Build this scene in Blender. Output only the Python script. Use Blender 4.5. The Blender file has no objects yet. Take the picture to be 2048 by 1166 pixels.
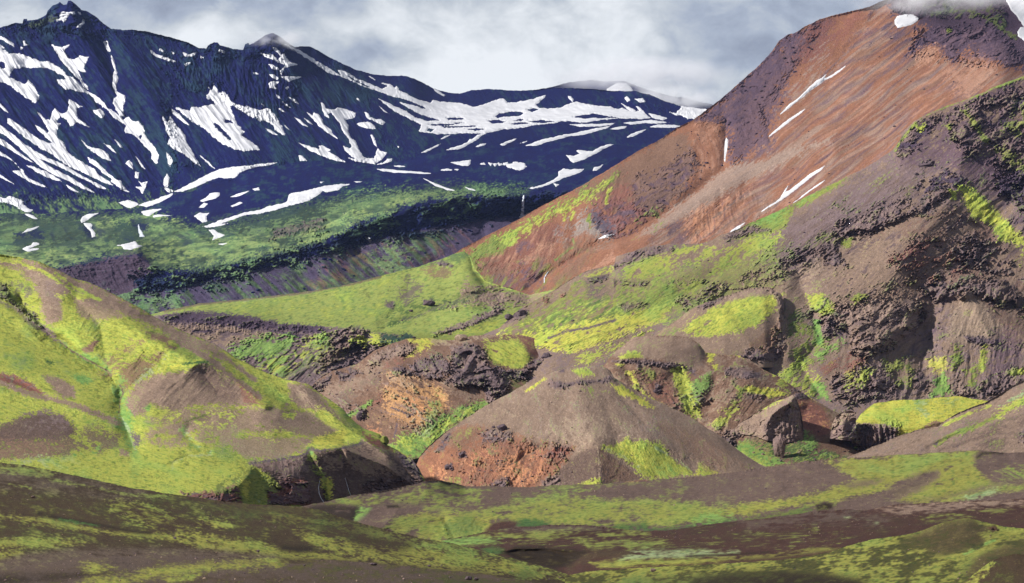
import bpy, math
import numpy as np

# ------------------------------------------------------------------ camera, sky, sun
STEP = 1.25                 # mesh grid spacing, in image pixels
FPX, CU, HV = 4818.0, 1024.0, 905.0     # focal length in px, centre pixel column, eye level pixel row
ZC = 60.0                   # camera height above the valley datum, metres

scene = bpy.context.scene
scene.cycles.volume_bounces = 6
cam_d = bpy.data.cameras.new("camera")
cam = bpy.data.objects.new("camera", cam_d)
scene.collection.objects.link(cam)
scene.camera = cam
cam.location = (0, 0, ZC)
cam.rotation_euler = (math.radians(90), 0, 0)
cam_d.sensor_fit = 'HORIZONTAL'
cam_d.sensor_width = 36.0
cam_d.lens = 36.0 * FPX / 2048.0
cam_d.shift_y = (HV - 583.0) / 2048.0
cam_d.clip_start = 1.0
cam_d.clip_end = 90000.0

SUN_DIR = np.array([-0.84, -0.24, 0.62]); SUN_DIR = SUN_DIR / np.linalg.norm(SUN_DIR)
SUN_EL = math.asin(SUN_DIR[2])
SUN_AZ = math.atan2(SUN_DIR[0], SUN_DIR[1])

vs = scene.view_settings
vs.view_transform = 'Standard'
vs.look = 'None'
vs.gamma = 1.0
vs.use_curve_mapping = False
vs.exposure = 0.8

world = bpy.data.worlds.new("World")
scene.world = world
world.use_nodes = True
nt = world.node_tree
nt.nodes.clear()
def NN(tree, typ, **kw):
    n = tree.nodes.new(typ)
    for k, v in kw.items():
        setattr(n, k, v)
    return n
w_out = NN(nt, 'ShaderNodeOutputWorld')
w_bg = NN(nt, 'ShaderNodeBackground')
w_bg.inputs['Strength'].default_value = 0.1
w_sky = NN(nt, 'ShaderNodeTexSky')
w_sky.sky_type = 'NISHITA'
w_sky.sun_disc = False
w_sky.sun_elevation = SUN_EL
w_sky.sun_rotation = SUN_AZ
w_tc = NN(nt, 'ShaderNodeTexCoord')
L = nt.links.new
def wmath(op, a, b=None, c=None, clamp=False):
    n = NN(nt, 'ShaderNodeMath', operation=op)
    n.use_clamp = clamp
    for i, x in enumerate((a, b, c)):
        if x is None: continue
        if isinstance(x, (int, float)): n.inputs[i].default_value = x
        else: L(x, n.inputs[i])
    return n.outputs[0]
def wmix(f, a, b):
    n = NN(nt, 'ShaderNodeMix', data_type='RGBA')
    for s, x in ((0, f), (6, a), (7, b)):
        if isinstance(x, (int, float)): n.inputs[s].default_value = x
        elif isinstance(x, tuple): n.inputs[s].default_value = x + (1,)
        else: L(x, n.inputs[s])
    return n.outputs[2]
def s2l(c):
    c = np.asarray(c, float) / 255.0
    return np.where(c <= 0.04045, c / 12.92, ((c + 0.055) / 1.055) ** 2.4)
# cloud deck: layered noise over the direction of view, brighter towards the gap in the cloud
def wnoise(scale, detail, rough, dist=0.0, loc=(0, 0, 0), sc=(1, 1, 1)):
    m = NN(nt, 'ShaderNodeMapping')
    m.inputs['Location'].default_value = loc
    m.inputs['Scale'].default_value = sc
    L(w_tc.outputs['Generated'], m.inputs['Vector'])
    n = NN(nt, 'ShaderNodeTexNoise')
    n.inputs['Scale'].default_value = scale
    n.inputs['Detail'].default_value = detail
    n.inputs['Roughness'].default_value = rough
    n.inputs['Distortion'].default_value = dist
    L(m.outputs['Vector'], n.inputs['Vector'])
    return n.outputs['Fac']
def wblob(u, v, ru, rv):
    # soft bank of cloud around the view direction of an image pixel
    d = np.array([(u - CU) / FPX, 1.0, (HV - v) / FPX]); d /= np.linalg.norm(d)
    s = NN(nt, 'ShaderNodeVectorMath', operation='SUBTRACT')
    L(w_tc.outputs['Generated'], s.inputs[0]); s.inputs[1].default_value = tuple(d)
    q = NN(nt, 'ShaderNodeVectorMath', operation='MULTIPLY')
    L(s.outputs[0], q.inputs[0]); q.inputs[1].default_value = (FPX / ru, 1.0, FPX / rv)
    ln = NN(nt, 'ShaderNodeVectorMath', operation='LENGTH')
    L(q.outputs[0], ln.inputs[0])
    e = wmath('MULTIPLY', ln.outputs['Value'], ln.outputs['Value'])
    return wmath('POWER', 2.718, wmath('MULTIPLY', e, -1.0))
EXPF = 2 ** vs.exposure
def skyc(*c):
    return tuple(s2l(c) / EXPF / 0.1)
n_big = wnoise(9.0, 7, 0.55, 0.4, (3.1, 0, 1.7), (1, 1, 1.9))
n_mid = wnoise(26.0, 6, 0.58, 0.6, (0.4, 0, 5.2), (1, 1, 1.5))
bright = wmath('ADD', wmath('MULTIPLY', wblob(930, 185, 330, 75), 0.85),
               wmath('MULTIPLY', wblob(360, 75, 150, 45), 0.75))
bright = wmath('ADD', bright, wmath('MULTIPLY', wblob(720, 45, 260, 60), 0.42))
bright = wmath('ADD', bright, wmath('MULTIPLY', wblob(1180, 70, 220, 120), 0.40))
bright = wmath('ADD', bright, wmath('MULTIPLY', wblob(1400, 190, 110, 60), 0.35))
bright = wmath('ADD', bright, wmath('MULTIPLY', wblob(20, 40, 90, 40), 0.3))
bright = wmath('SUBTRACT', bright, wmath('MULTIPLY', wblob(1450, 85, 110, 90), 0.45))
bright = wmath('SUBTRACT', bright, wmath('MULTIPLY', wblob(780, 105, 70, 26), 0.45))
fac = wmath('ADD', bright, wmath('MULTIPLY', wmath('SUBTRACT', n_big, 0.5), 1.5))
fac = wmath('ADD', fac, wmath('MULTIPLY', wmath('SUBTRACT', n_mid, 0.5), 1.3))
n_fin = wnoise(70.0, 6, 0.62, 0.5, (2.4, 0, 0.2), (1, 1, 1.4))
fac = wmath('ADD', fac, wmath('MULTIPLY', wmath('SUBTRACT', n_fin, 0.5), 0.7))
fac = wmath('ADD', fac, 0.24, clamp=True)
ramp = NN(nt, 'ShaderNodeValToRGB')
cr = ramp.color_ramp
cr.elements[0].position = 0.0; cr.elements[0].color = skyc(150, 158, 175) + (1,)
cr.elements[1].position = 1.0; cr.elements[1].color = skyc(244, 247, 250) + (1,)
for p_, c_ in ((0.25, (172, 181, 197)), (0.5, (200, 206, 213)), (0.75, (226, 230, 234))):
    e_ = cr.elements.new(p_); e_.color = skyc(*c_) + (1,)
L(fac, ramp.inputs['Fac'])
# high above the frame the overcast is an even grey; the clear sky tints it
sep = NN(nt, 'ShaderNodeSeparateXYZ'); L(w_tc.outputs['Generated'], sep.inputs[0])
up = NN(nt, 'ShaderNodeMapRange'); L(sep.outputs['Z'], up.inputs['Value'])
up.inputs['From Min'].default_value = 0.2; up.inputs['From Max'].default_value = 0.5
col = wmix(up.outputs['Result'], ramp.outputs['Color'], skyc(132, 138, 152))
tint = wmix(0.06, col, w_sky.outputs['Color'])
L(tint, w_bg.inputs['Color'])
L(w_bg.outputs[0], w_out.inputs['Surface'])

sun_d = bpy.data.lights.new("sun", 'SUN')
sun_d.energy = 4.5
sun_d.angle = math.radians(2.0)
sun_d.color = (1.0, 0.97, 0.92)
sun = bpy.data.objects.new("sun", sun_d)
scene.collection.objects.link(sun)
from mathutils import Vector
sun.rotation_euler = Vector(tuple(SUN_DIR)).to_track_quat('Z', 'Y').to_euler()
sun.location = (-500, -300, 900)

# ------------------------------------------------------------------ noise
_ga = np.linspace(0, 2 * np.pi, 32, endpoint=False)
_GX = np.cos(_ga).astype(np.float32); _GY = np.sin(_ga).astype(np.float32)
def _hash(xi, yi, seed):
    h = (xi.astype(np.uint32) * np.uint32(374761393) + yi.astype(np.uint32) * np.uint32(668265263)
         + np.uint32((seed * 2246822519) & 0xffffffff))
    h = (h ^ (h >> np.uint32(13))) * np.uint32(1274126177)
    return h ^ (h >> np.uint32(16))
def gnoise(x, y, seed=0):
    """gradient noise, about -0.7..0.7"""
    x = np.asarray(x, np.float32); y = np.asarray(y, np.float32)
    fx = np.floor(x); fy = np.floor(y)
    xi = fx.astype(np.int64); yi = fy.astype(np.int64)
    dx = x - fx; dy = y - fy
    def g(ox, oy):
        k = (_hash(xi + ox, yi + oy, seed) & np.uint32(31)).astype(np.int32)
        return _GX[k] * (dx - ox) + _GY[k] * (dy - oy)
    wx = dx * dx * dx * (dx * (dx * 6 - 15) + 10)
    wy = dy * dy * dy * (dy * (dy * 6 - 15) + 10)
    a = g(0, 0); a = a + wx * (g(1, 0) - a)
    b = g(0, 1); b = b + wx * (g(1, 1) - b)
    return a + wy * (b - a)
def fbm(x, y, seed=0, octs=4, gain=0.5):
    s = 0.0; a = 1.0
    for o in range(octs):
        s = s + a * gnoise(x * 2 ** o + 17.3 * o, y * 2 ** o - 9.1 * o, seed + o); a *= gain
    return s
def ridged(x, y, seed=0, octs=4, gain=0.5):
    s = 0.0; a = 1.0
    for o in range(octs):
        s = s + a * (0.5 - np.abs(gnoise(x * 2 ** o + 5.7 * o, y * 2 ** o + 3.3 * o, seed + o)) * 1.6); a *= gain
    return s
def worley(x, y, seed=0):
    """distance to nearest cell point, and that cell's random number"""
    x = np.asarray(x, np.float32); y = np.asarray(y, np.float32)
    xi = np.floor(x).astype(np.int64); yi = np.floor(y).astype(np.int64)
    best = np.full(x.shape, 9.0, np.float32); cid = np.zeros(x.shape, np.float32)
    for ox in (-1, 0, 1):
        for oy in (-1, 0, 1):
            h = _hash(xi + ox, yi + oy, seed)
            px = (xi + ox) + (h & np.uint32(1023)).astype(np.float32) / 1023.0
            py = (yi + oy) + ((h >> np.uint32(10)) & np.uint32(1023)).astype(np.float32) / 1023.0
            d = (x - px) ** 2 + (y - py) ** 2
            m = d < best
            best = np.where(m, d, best)
            cid = np.where(m, ((h >> np.uint32(20)) & np.uint32(1023)).astype(np.float32) / 1023.0, cid)
    return np.sqrt(best), cid
def facets(x, y, seed=0):
    """broken-plane noise: every cell is a flat face with its own height and tilt"""
    x = np.asarray(x, np.float32); y = np.asarray(y, np.float32)
    xi = np.floor(x).astype(np.int64); yi = np.floor(y).astype(np.int64)
    best = np.full(x.shape, 9.0, np.float32); out = np.zeros(x.shape, np.float32); cid = np.zeros(x.shape, np.float32)
    for ox in (-1, 0, 1):
        for oy in (-1, 0, 1):
            h = _hash(xi + ox, yi + oy, seed)
            h2 = _hash(xi + ox, yi + oy, seed + 991)
            dx = x - (xi + ox) - (h & np.uint32(1023)).astype(np.float32) / 1023.0
            dy = y - (yi + oy) - ((h >> np.uint32(10)) & np.uint32(1023)).astype(np.float32) / 1023.0
            d = dx * dx + dy * dy
            m = d < best
            best = np.where(m, d, best)
            i_ = ((h >> np.uint32(20)) & np.uint32(1023)).astype(np.float32) / 1023.0
            gx = (h2 & np.uint32(1023)).astype(np.float32) / 511.5 - 1; gy = ((h2 >> np.uint32(10)) & np.uint32(1023)).astype(np.float32) / 511.5 - 1
            out = np.where(m, (i_ - 0.5) * 0.8 + dx * gx * 1.1 + dy * (gy * 0.8 - 0.45), out)
            cid = np.where(m, i_, cid)
    return out, cid
def sstep(a, b, x):
    t = np.clip((x - a) / (b - a), 0, 1)
    return t * t * (3 - 2 * t)

# ------------------------------------------------------------------ outline helpers, in image pixel coordinates
def seg_dist(u, v, pts, closed):
    pts = np.asarray(pts, np.float32)
    a = pts if closed else pts[:-1]
    b = np.roll(pts, -1, 0) if closed else pts[1:]
    best = np.full(u.shape, 1e9, np.float32)
    for (ax, ay), (bx, by) in zip(a, b):
        ex, ey = bx - ax, by - ay
        l2 = ex * ex + ey * ey + 1e-9
        t = np.clip(((u - ax) * ex + (v - ay) * ey) / l2, 0, 1)
        d = (u - ax - t * ex) ** 2 + (v - ay - t * ey) ** 2
        best = np.minimum(best, d)
    return np.sqrt(best)
def inside(u, v, pts):
    c = np.zeros(u.shape, bool)
    n = len(pts)
    for i in range(n):
        x1, y1 = pts[i]; x2, y2 = pts[(i + 1) % n]
        if y1 == y2: continue
        m = ((v < y1) != (v < y2)) & (u < (x2 - x1) * (v - y1) / (y2 - y1) + x1)
        c ^= m
    return c
def sdist(u, v, pts):
    d = seg_dist(u, v, pts, True)
    return np.where(inside(u, v, pts), d, -d)
def PT(*a):
    """flat list of numbers -> list of points"""
    return [(a[i], a[i + 1]) for i in range(0, len(a), 2)]

# ------------------------------------------------------------------ ground covers (surface colours, some with shadow and haze tone put in)
KALB = 0.80
CLS = {}
DESAT = 0.07
def cls(name, rgb, kind):
    c = s2l(rgb); c = c + (c @ [0.3, 0.6, 0.1] - c) * DESAT
    CLS[name] = ((c * KALB).astype(np.float32), kind)
for n_, c_, k_ in (
    ('moss', (162, 166, 62), 'm'), ('moss_y', (182, 177, 62), 'm'), ('moss_d', (128, 134, 58), 'm'),
    ('moss_dark', (96, 104, 48), 'm'), ('grass', (118, 146, 68), 'm'), ('grass_d', (70, 94, 46), 'm'),
    ('bench', (102, 124, 78), 'm'), ('bench_l', (132, 148, 86), 'm'), ('bench_d', (54, 72, 60), 'm'),
    ('plat', (148, 158, 74), 'm'), ('lichen', (146, 154, 106), 'm'),
    ('grav', (138, 115, 98), 'g'), ('grav_d', (100, 81, 72), 'g'), ('grav_p', (116, 97, 98), 'g'),
    ('grav_l', (152, 130, 110), 'g'), ('brown', (122, 94, 77), 'g'), ('brown_r', (128, 82, 70), 'g'),
    ('rust', (144, 98, 74), 'g'), ('rust_l', (168, 124, 100), 'g'), ('rust_r', (126, 84, 70), 'g'),
    ('rust_g', (150, 128, 114), 'g'), ('ochre', (184, 138, 90), 'g'), ('orange', (196, 134, 92), 'g'),
    ('grey_b', (138, 150, 148), 'g'), ('purple', (98, 77, 86), 'r'), ('purple_d', (76, 62, 78), 'r'),
    ('crag', (126, 104, 98), 'r'), ('crag_d', (96, 81, 86), 'r'), ('crag_l', (142, 119, 104), 'r'),  # crag_d: dark rock, with the shadow on crags put into the colour
    ('basalt', (12, 19, 74), 'r'), ('basalt_g', (30, 50, 68), 'm'), ('cliff_d', (26, 36, 64), 'r'),  # basalt: blue of shadow and distance put into the rock colour
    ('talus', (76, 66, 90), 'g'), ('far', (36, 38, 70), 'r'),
    ('fore', (70, 56, 40), 'g'), ('fore_d', (44, 35, 26), 'g'), ('fore_r', (72, 49, 42), 'g'),  # fore covers and moss_f darkened: cloud shadow put into their colour
    ('fore_m', (76, 73, 36), 'm'), ('fore_g', (90, 75, 66), 'g'), ('moss_f', (136, 134, 54), 'm'), ('snow', (226, 227, 234), 'g'),
):
    cls(n_, c_, k_)

# ------------------------------------------------------------------ materials
def terrain_material(name, fine):
    m = bpy.data.materials.new(name); m.use_nodes = True
    t = m.node_tree; t.nodes.clear()
    out = NN(t, 'ShaderNodeOutputMaterial'); b = NN(t, 'ShaderNodeBsdfPrincipled')
    at = NN(t, 'ShaderNodeAttribute'); at.attribute_name = 'cover'
    ge = NN(t, 'ShaderNodeNewGeometry')
    n1 = NN(t, 'ShaderNodeTexNoise'); n1.inputs['Scale'].default_value = fine; n1.inputs['Detail'].default_value = 5
    n1.inputs['Roughness'].default_value = 0.65
    t.links.new(ge.outputs['Position'], n1.inputs['Vector'])
    mr = NN(t, 'ShaderNodeMapRange'); t.links.new(n1.outputs['Fac'], mr.inputs['Value'])
    mr.inputs['From Min'].default_value = 0.25; mr.inputs['From Max'].default_value = 0.75
    mr.inputs['To Min'].default_value = 0.74; mr.inputs['To Max'].default_value = 1.26
    mx = NN(t, 'ShaderNodeMix', data_type='RGBA', blend_type='MULTIPLY'); mx.inputs[0].default_value = 1.0
    t.links.new(at.outputs['Color'], mx.inputs[6]); t.links.new(mr.outputs['Result'], mx.inputs[7])
    t.links.new(mx.outputs[2], b.inputs['Base Color'])
    b.inputs['Roughness'].default_value = 0.95
    b.inputs['Specular IOR Level'].default_value = 0.08
    n2 = NN(t, 'ShaderNodeTexNoise'); n2.inputs['Scale'].default_value = fine * 1.6; n2.inputs['Detail'].default_value = 4
    t.links.new(ge.outputs['Position'], n2.inputs['Vector'])
    bp = NN(t, 'ShaderNodeBump'); bp.inputs['Strength'].default_value = 0.7; bp.inputs['Distance'].default_value = 0.5 / fine
    t.links.new(n2.outputs['Fac'], bp.inputs['Height']); t.links.new(bp.outputs[0], b.inputs['Normal'])
    t.links.new(b.outputs[0], out.inputs['Surface'])
    return m
MAT_T = {}
def tmat(D):
    k = 'near' if D < 1700 else 'middle' if D < 4500 else 'distant'
    if k not in MAT_T:
        MAT_T[k] = terrain_material('ground_cover_' + k, {'near': 1.4, 'middle': 0.5, 'distant': 0.2}[k])
    return MAT_T[k]
def simple_material(name, c1, c2, scale, rough, bump, spec=0.1, mask=None):
    m = bpy.data.materials.new(name); m.use_nodes = True
    t = m.node_tree; b = t.nodes['Principled BSDF']
    ge = NN(t, 'ShaderNodeNewGeometry')
    n1 = NN(t, 'ShaderNodeTexNoise'); n1.inputs['Scale'].default_value = scale; n1.inputs['Detail'].default_value = 6
    n1.inputs['Roughness'].default_value = 0.6
    t.links.new(ge.outputs['Position'], n1.inputs['Vector'])
    rp = NN(t, 'ShaderNodeValToRGB')
    rp.color_ramp.elements[0].position = 0.32; rp.color_ramp.elements[0].color = tuple(c1) + (1,)
    rp.color_ramp.elements[1].position = 0.68; rp.color_ramp.elements[1].color = tuple(c2) + (1,)
    t.links.new(n1.outputs['Fac'], rp.inputs['Fac'])
    t.links.new(rp.outputs['Color'], b.inputs['Base Color'])
    b.inputs['Roughness'].default_value = rough
    b.inputs['Specular IOR Level'].default_value = spec
    bp = NN(t, 'ShaderNodeBump'); bp.inputs['Strength'].default_value = 0.6; bp.inputs['Distance'].default_value = bump
    t.links.new(n1.outputs['Fac'], bp.inputs['Height']); t.links.new(bp.outputs[0], b.inputs['Normal'])
    return m
MAT_SNOW = simple_material('old_snow', (0.46, 0.46, 0.48), (0.58, 0.58, 0.60), 0.02, 0.7, 2.0)
MAT_WATER = simple_material('white_water', (0.45, 0.5, 0.58), (0.8, 0.82, 0.86), 0.4, 0.4, 0.4, 0.3)

# ------------------------------------------------------------------ objects
def link_mesh(name, co, quads, mat, colors=None, smooth=True, parent=None):
    me = bpy.data.meshes.new(name)
    nv, nf = len(co), len(quads)
    k = quads.shape[1]
    me.vertices.add(nv); me.vertices.foreach_set('co', np.ascontiguousarray(co, np.float32).ravel())
    me.loops.add(nf * k); me.loops.foreach_set('vertex_index', np.ascontiguousarray(quads, np.int32).ravel())
    me.polygons.add(nf)
    me.polygons.foreach_set('loop_start', np.arange(0, nf * k, k, dtype=np.int32))
    me.polygons.foreach_set('use_smooth', np.full(nf, smooth))
    me.update(calc_edges=True)
    me.validate()
    if colors is not None:
        a = me.attributes.new('cover', 'FLOAT_COLOR', 'POINT')
        c4 = np.ones((nv, 4), np.float32); c4[:, :3] = colors
        a.data.foreach_set('color', c4.ravel())
    me.materials.append(mat)
    o = bpy.data.objects.new(name, me)
    scene.collection.objects.link(o)
    if parent: o.parent = parent
    return o
def tag(o, label, cat, group=None, kind=None):
    o['label'] = label; o['category'] = cat
    if group: o['group'] = group
    if kind: o['kind'] = kind
    return o
def ray_point(u, v, D):
    return np.stack([(u - CU) / FPX * D, D + 0 * u, ZC + (HV - v) / FPX * D], -1)

def blur(A, r, ax):
    if r < 1: return A
    for _ in range(2):
        pad = [(0, 0), (0, 0)]; pad[ax] = (r + 1, r)
        c = np.cumsum(np.pad(A, pad, mode='edge'), axis=ax)
        n = A.shape[ax]; k = 2 * r + 1
        hi = np.take(c, np.arange(k, k + n), axis=ax); lo = np.take(c, np.arange(0, n), axis=ax)
        A = (hi - lo) / k
    return A

GRID = {}
# surface operations -------------------------------------------------
def P(c, pts, soft=1.5, rag=7.0, cover=1.0, op=1.0): return ('P', c, pts, soft, rag, cover, op)
def S(c, pts, w, rag=3.0, soft=1.2, cover=1.0, op=1.0): return ('S', c, pts, w, rag, soft, cover, op)
def ALL(c, cover, op=1.0, scale=1.0): return ('A', c, cover, op, scale)
def STK(c, pts, cover, ang, wl=7.0, st=9.0, op=0.8, rag=14): return ('K', c, pts, cover, ang, wl, st, op, rag)
def RL(pts, w, amp): return ('RL', pts, w, amp)
def DOME(pts, w, amp): return ('DM', pts, w, amp)
def FL(pts, amp, wl, ang, st=6.0): return ('FL', pts, amp, wl, ang, st)
def CR(pts, amp, size, c=None, rag=8, cover=1.0, c2=None): return ('CR', pts, amp, size, c, rag, cover, c2)
def LG(c, pts, thr=0.75, op=0.9): return ('LG', c, pts, thr, op)

def terrain(name, ridge, contours, base, ops, label, cat, jit=1.0, an=(0.0, 1.6), rk=1.0, sm=8, seed=1,
            rough=1.0, back=0.75, kind='structure', ext=0, step=None, mosstex=1.0, nscale=1.0, csoft=0.16, spkc='moss_d', fold=9.0, spk=0.5, gtex=1.0, ragk=1.0, cn=1.0, softk=1.0):
    st = step or STEP
    ridge = np.array(ridge, np.float64)
    cons = [np.array(c, np.float64) for c in contours]
    u0, u1 = ridge[0, 0], ridge[-1, 0]
    if u0 <= -60: u0 -= 240 if ridge[0, 2] > 1700 else 640    # the land goes on beyond both sides of the view
    if u1 >= 2100: u1 += 240 if ridge[-1, 2] > 1700 else 640
    us = np.arange(u0, u1 + st * 0.5, st)
    fade = np.ones_like(us)
    rv = np.interp(us, ridge[:, 0], ridge[:, 1]); rd = np.interp(us, ridge[:, 0], ridge[:, 2])
    rv = rv + jit * (1.6 * fbm(us / 23.0, us * 0 + seed * 3.7, seed, 3) + 1.1 * gnoise(us / 4.5, us * 0 + 8.1, seed + 3))
    cv = [rv]; cd = [rd]
    for c in cons:
        v = np.interp(us, c[:, 0], c[:, 1]); d = np.interp(us, c[:, 0], c[:, 2])
        cv.append(np.maximum(v, cv[-1] + 0.4)); cd.append(d)
    bv = cv[-1]
    n = max(6, int(np.ceil((bv - rv).max() / st)) + 1)
    t = np.linspace(0, 1, n)[:, None]
    V = rv[None] + (bv - rv)[None] * t
    U = np.broadcast_to(us[None], V.shape).copy()
    # distance of the slope behind each image row, from smoothed lines traced in pixels
    def smooth1(a, w):
        k = max(1, int(w / st)); ker = np.hanning(2 * k + 3)[1:-1]; ker /= ker.sum()
        return np.convolve(np.pad(a, k, mode='edge'), ker, 'valid')
    sv = [smooth1(c, sm * 2.2) for c in cv]; sd_ = [smooth1(c, sm * 2.2) for c in cd]
    for k in range(1, len(sv)): sv[k] = np.maximum(sv[k], sv[k - 1] + 1.0)
    D = np.broadcast_to(sd_[0][None], V.shape).copy()
    for k in range(len(sv) - 1):
        f = (V - sv[k]) / (sv[k + 1] - sv[k])
        f = np.clip(f, -0.5 if k == 0 else 0.0, 1.5 if k == len(sv) - 2 else 1.0)
        d = sd_[k] + (sd_[k + 1] - sd_[k]) * f
        D = np.where((V >= sv[k]) | (k == 0), d, D)
    D = blur(D, int(sm / st), 0)
    U32 = U.astype(np.float32); V32 = V.astype(np.float32)
    ca, sa = math.cos(math.radians(an[0])), math.sin(math.radians(an[0]))
    A = (U32 * ca + V32 * sa) / an[1]; B = -U32 * sa + V32 * ca
    ns = nscale
    N1 = gnoise(A / (60 * ns), B / (60 * ns), seed + 11); N2 = gnoise(A / (20 * ns), B / (20 * ns), seed + 12)
    N3 = gnoise(A / (8 * ns), B / (8 * ns), seed + 13); N4 = gnoise(A / (3.4 * ns), B / (3.4 * ns), seed + 14)
    N5 = gnoise(A / (1.7 * ns), B / (1.7 * ns), seed + 17)
    E = 1.35 * ragk * (0.9 * N2 + 1.05 * N3 + 1.35 * N4 + 0.6 * N1 + 1.5 * N5)
    CV = 0.8 * N1 + 0.9 * N2 + 0.9 * N3 + 0.8 * N4 + 0.4 * N5
    MS = gnoise((U32 * ca + V32 * sa) / (10.0 * ns), B / (2.6 * ns), seed + 15)
    MS2 = gnoise((U32 * ca + V32 * sa) / (26.0 * ns), B / (6.0 * ns), seed + 16)
    N0 = fbm(A / (190 * ns), B / (150 * ns), seed + 19, 2, 0.5)
    R = fold * 2.2 * N0 + (2.2 * N1 * 3 + 1.1 * N2 * 2 + 0.55 * N3) * rough      # gentle undulation
    c0, k0 = CLS[base]
    col = np.empty(V.shape + (3,), np.float32); col[:] = c0
    mo = np.full(V.shape, 1.0 if k0 == 'm' else 0.0, np.float32)
    ledge = []
    def box(pts, mar):
        p = np.asarray(pts); lo = p.min(0) - mar; hi = p.max(0) + mar
        j0 = max(0, int((lo[0] - u0) / st)); j1 = min(len(us), int((hi[0] - u0) / st) + 2)
        if j1 <= j0: return None
        sub = V[:, j0:j1]
        rows = np.where(((sub >= lo[1]) & (sub <= hi[1])).any(1))[0]
        if len(rows) == 0: return None
        return np.s_[rows[0]:rows[-1] + 1, j0:j1]
    def lay(sl, c, m):
        cc, k = CLS[c]
        m = m.astype(np.float32)
        col[sl] += (cc - col[sl]) * m[..., None]
        mo[sl] += ((1.0 if k == 'm' else 0.0) - mo[sl]) * m
    def covm(sl, cover):
        if cover >= 1: return 1.0
        return sstep(-csoft, csoft, CV[sl] + (cover - 0.5) * 1.9)
    for o in ops:
        T = o[0]
        if T == 'P':
            _, c, pts, soft, rag, cover, opa = o
            soft *= softk
            sl = box(pts, 1.6 * rag + soft + 2)
            if sl is None: continue
            d = sdist(U32[sl], V32[sl], pts) + rag * E[sl]
            lay(sl, c, sstep(-soft, soft, d) * covm(sl, cover) * opa)
        elif T == 'S':
            _, c, pts, w, rag, soft, cover, opa = o
            soft *= softk
            sl = box(pts, w + 1.6 * rag + soft + 2)
            if sl is None: continue
            d = w - seg_dist(U32[sl], V32[sl], pts, False) + rag * E[sl]
            lay(sl, c, sstep(-soft, soft, d) * covm(sl, cover) * opa)
        elif T == 'A':
            _, c, cover, opa, scl = o
            nz = CV if scl == 1.0 else fbm(A / (30 * scl), B / (30 * scl), seed + 77, 4, 0.6) * 1.3
            lay(np.s_[:, :], c, sstep(-csoft, csoft, nz + (cover - 0.5) * 1.9) * opa)
        elif T == 'K':
            _, c, pts, cover, ang, wl, stv, opa, rag = o
            sl = box(pts, rag + 4)
            if sl is None: continue
            x, y = math.cos(math.radians(ang)), math.sin(math.radians(ang))
            p = U32[sl] * x + V32[sl] * y; q = -U32[sl] * y + V32[sl] * x + 14 * N1[sl] + 5 * N2[sl]
            nz = fbm(p / (wl * stv), q / wl, seed + 31 + int(ang) % 7, 3, 0.6) * 1.3 + 0.35 * N2[sl] + 0.25 * N3[sl]
            d = sdist(U32[sl], V32[sl], pts) + rag * E[sl]
            lay(sl, c, sstep(-3, 8, d) * sstep(-0.3, 0.4, nz + (cover - 0.5) * 1.5) * opa)
        elif T == 'RL':
            _, pts, w, amp = o
            sl = box(pts, w * 3)
            if sl is None: continue
            d = seg_dist(U32[sl], V32[sl], pts, False) + min(w * 0.25, 7.0) * (1.5 * N1[sl] + N2[sl] + 0.5 * N3[sl])
            g = np.exp(-np.abs(d / w) ** 1.4)
            R[sl] += 1.9 * amp * g
        elif T == 'DM':
            _, pts, w, amp = o
            sl = box(pts, 4)
            if sl is None: continue
            d = sdist(U32[sl], V32[sl], pts) + 3.0 * (N1[sl] + N2[sl])
            R[sl] += 1.5 * amp * sstep(0, w, d)
        elif T == 'FL':
            _, pts, amp, wl, ang, stv = o
            sl = box(pts, 12)
            if sl is None: continue
            x, y = math.cos(math.radians(ang)), math.sin(math.radians(ang))
            p = U32[sl] * x + V32[sl] * y; q = -U32[sl] * y + V32[sl] * x + 5 * N1[sl] + 2 * N2[sl]
            nz = ridged(p / (wl * stv), q / wl, seed + 41, 3, 0.55)
            d = sdist(U32[sl], V32[sl], pts) + 10 * E[sl]
            R[sl] += 1.6 * amp * nz * sstep(-6, 14, d)
        elif T == 'CR':
            _, pts, amp, size, c, rag, cover, c2 = o
            sl = box(pts, rag + 6)
            if sl is None: continue
            u, v = U32[sl], V32[sl]
            d = sdist(u, v, pts) + rag * E[sl]
            m = sstep(-2, 3, d) * covm(sl, cover)
            # fractured lava: warped cells of several sizes, leaning beds and sharp ribs
            sz = size * (1.0 + 0.9 * N1[sl] + 0.5 * N2[sl])
            wx = gnoise(u / (size * 3.1) + 7, v / (size * 2.7), seed + 57); wy = gnoise(u / (size * 2.9) + 3, v / (size * 2.5) + 5, seed + 59)
            wu = u + size * (1.6 * wx + 0.7 * gnoise(u / size, v / size, seed + 51) + 0.35 * gnoise(u / size * 2.6, v / size * 2.6, seed + 61))
            wv = v * 1.1 + 0.35 * u + size * (1.5 * wy + 0.7 * gnoise(u / size + 40, v / size, seed + 52) + 0.35 * gnoise(u / size * 2.6, v / size * 2.6 + 9, seed + 62))
            ca_, sa_ = 0.86, 0.5
            fu, fv = wu * ca_ + wv * sa_, -wu * sa_ + wv * ca_
            h1, i1 = facets(fu / (size * 2.6), fv / (size * 1.5), seed + 53)
            h2, i2 = facets(fu / (size * 1.0) + 3, fv / (size * 0.6), seed + 58)
            rg = ridged(u / (size * 3.0) + 0.35 * v / size + 0.8 * wx, v / (size * 2.3) + 0.8 * wy, seed + 55, 4, 0.5)
            q_ = fv / (size * 1.9) + 0.9 * N1[sl]
            stt = q_ - np.floor(q_)
            i3 = i1
            h = 0.8 * (stt - 0.5) * (0.4 + 1.2 * sstep(-0.2, 0.3, N2[sl])) + 1.0 * h1 + 0.32 * h2 + 1.7 * rg + 0.12 * N5[sl]
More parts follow.
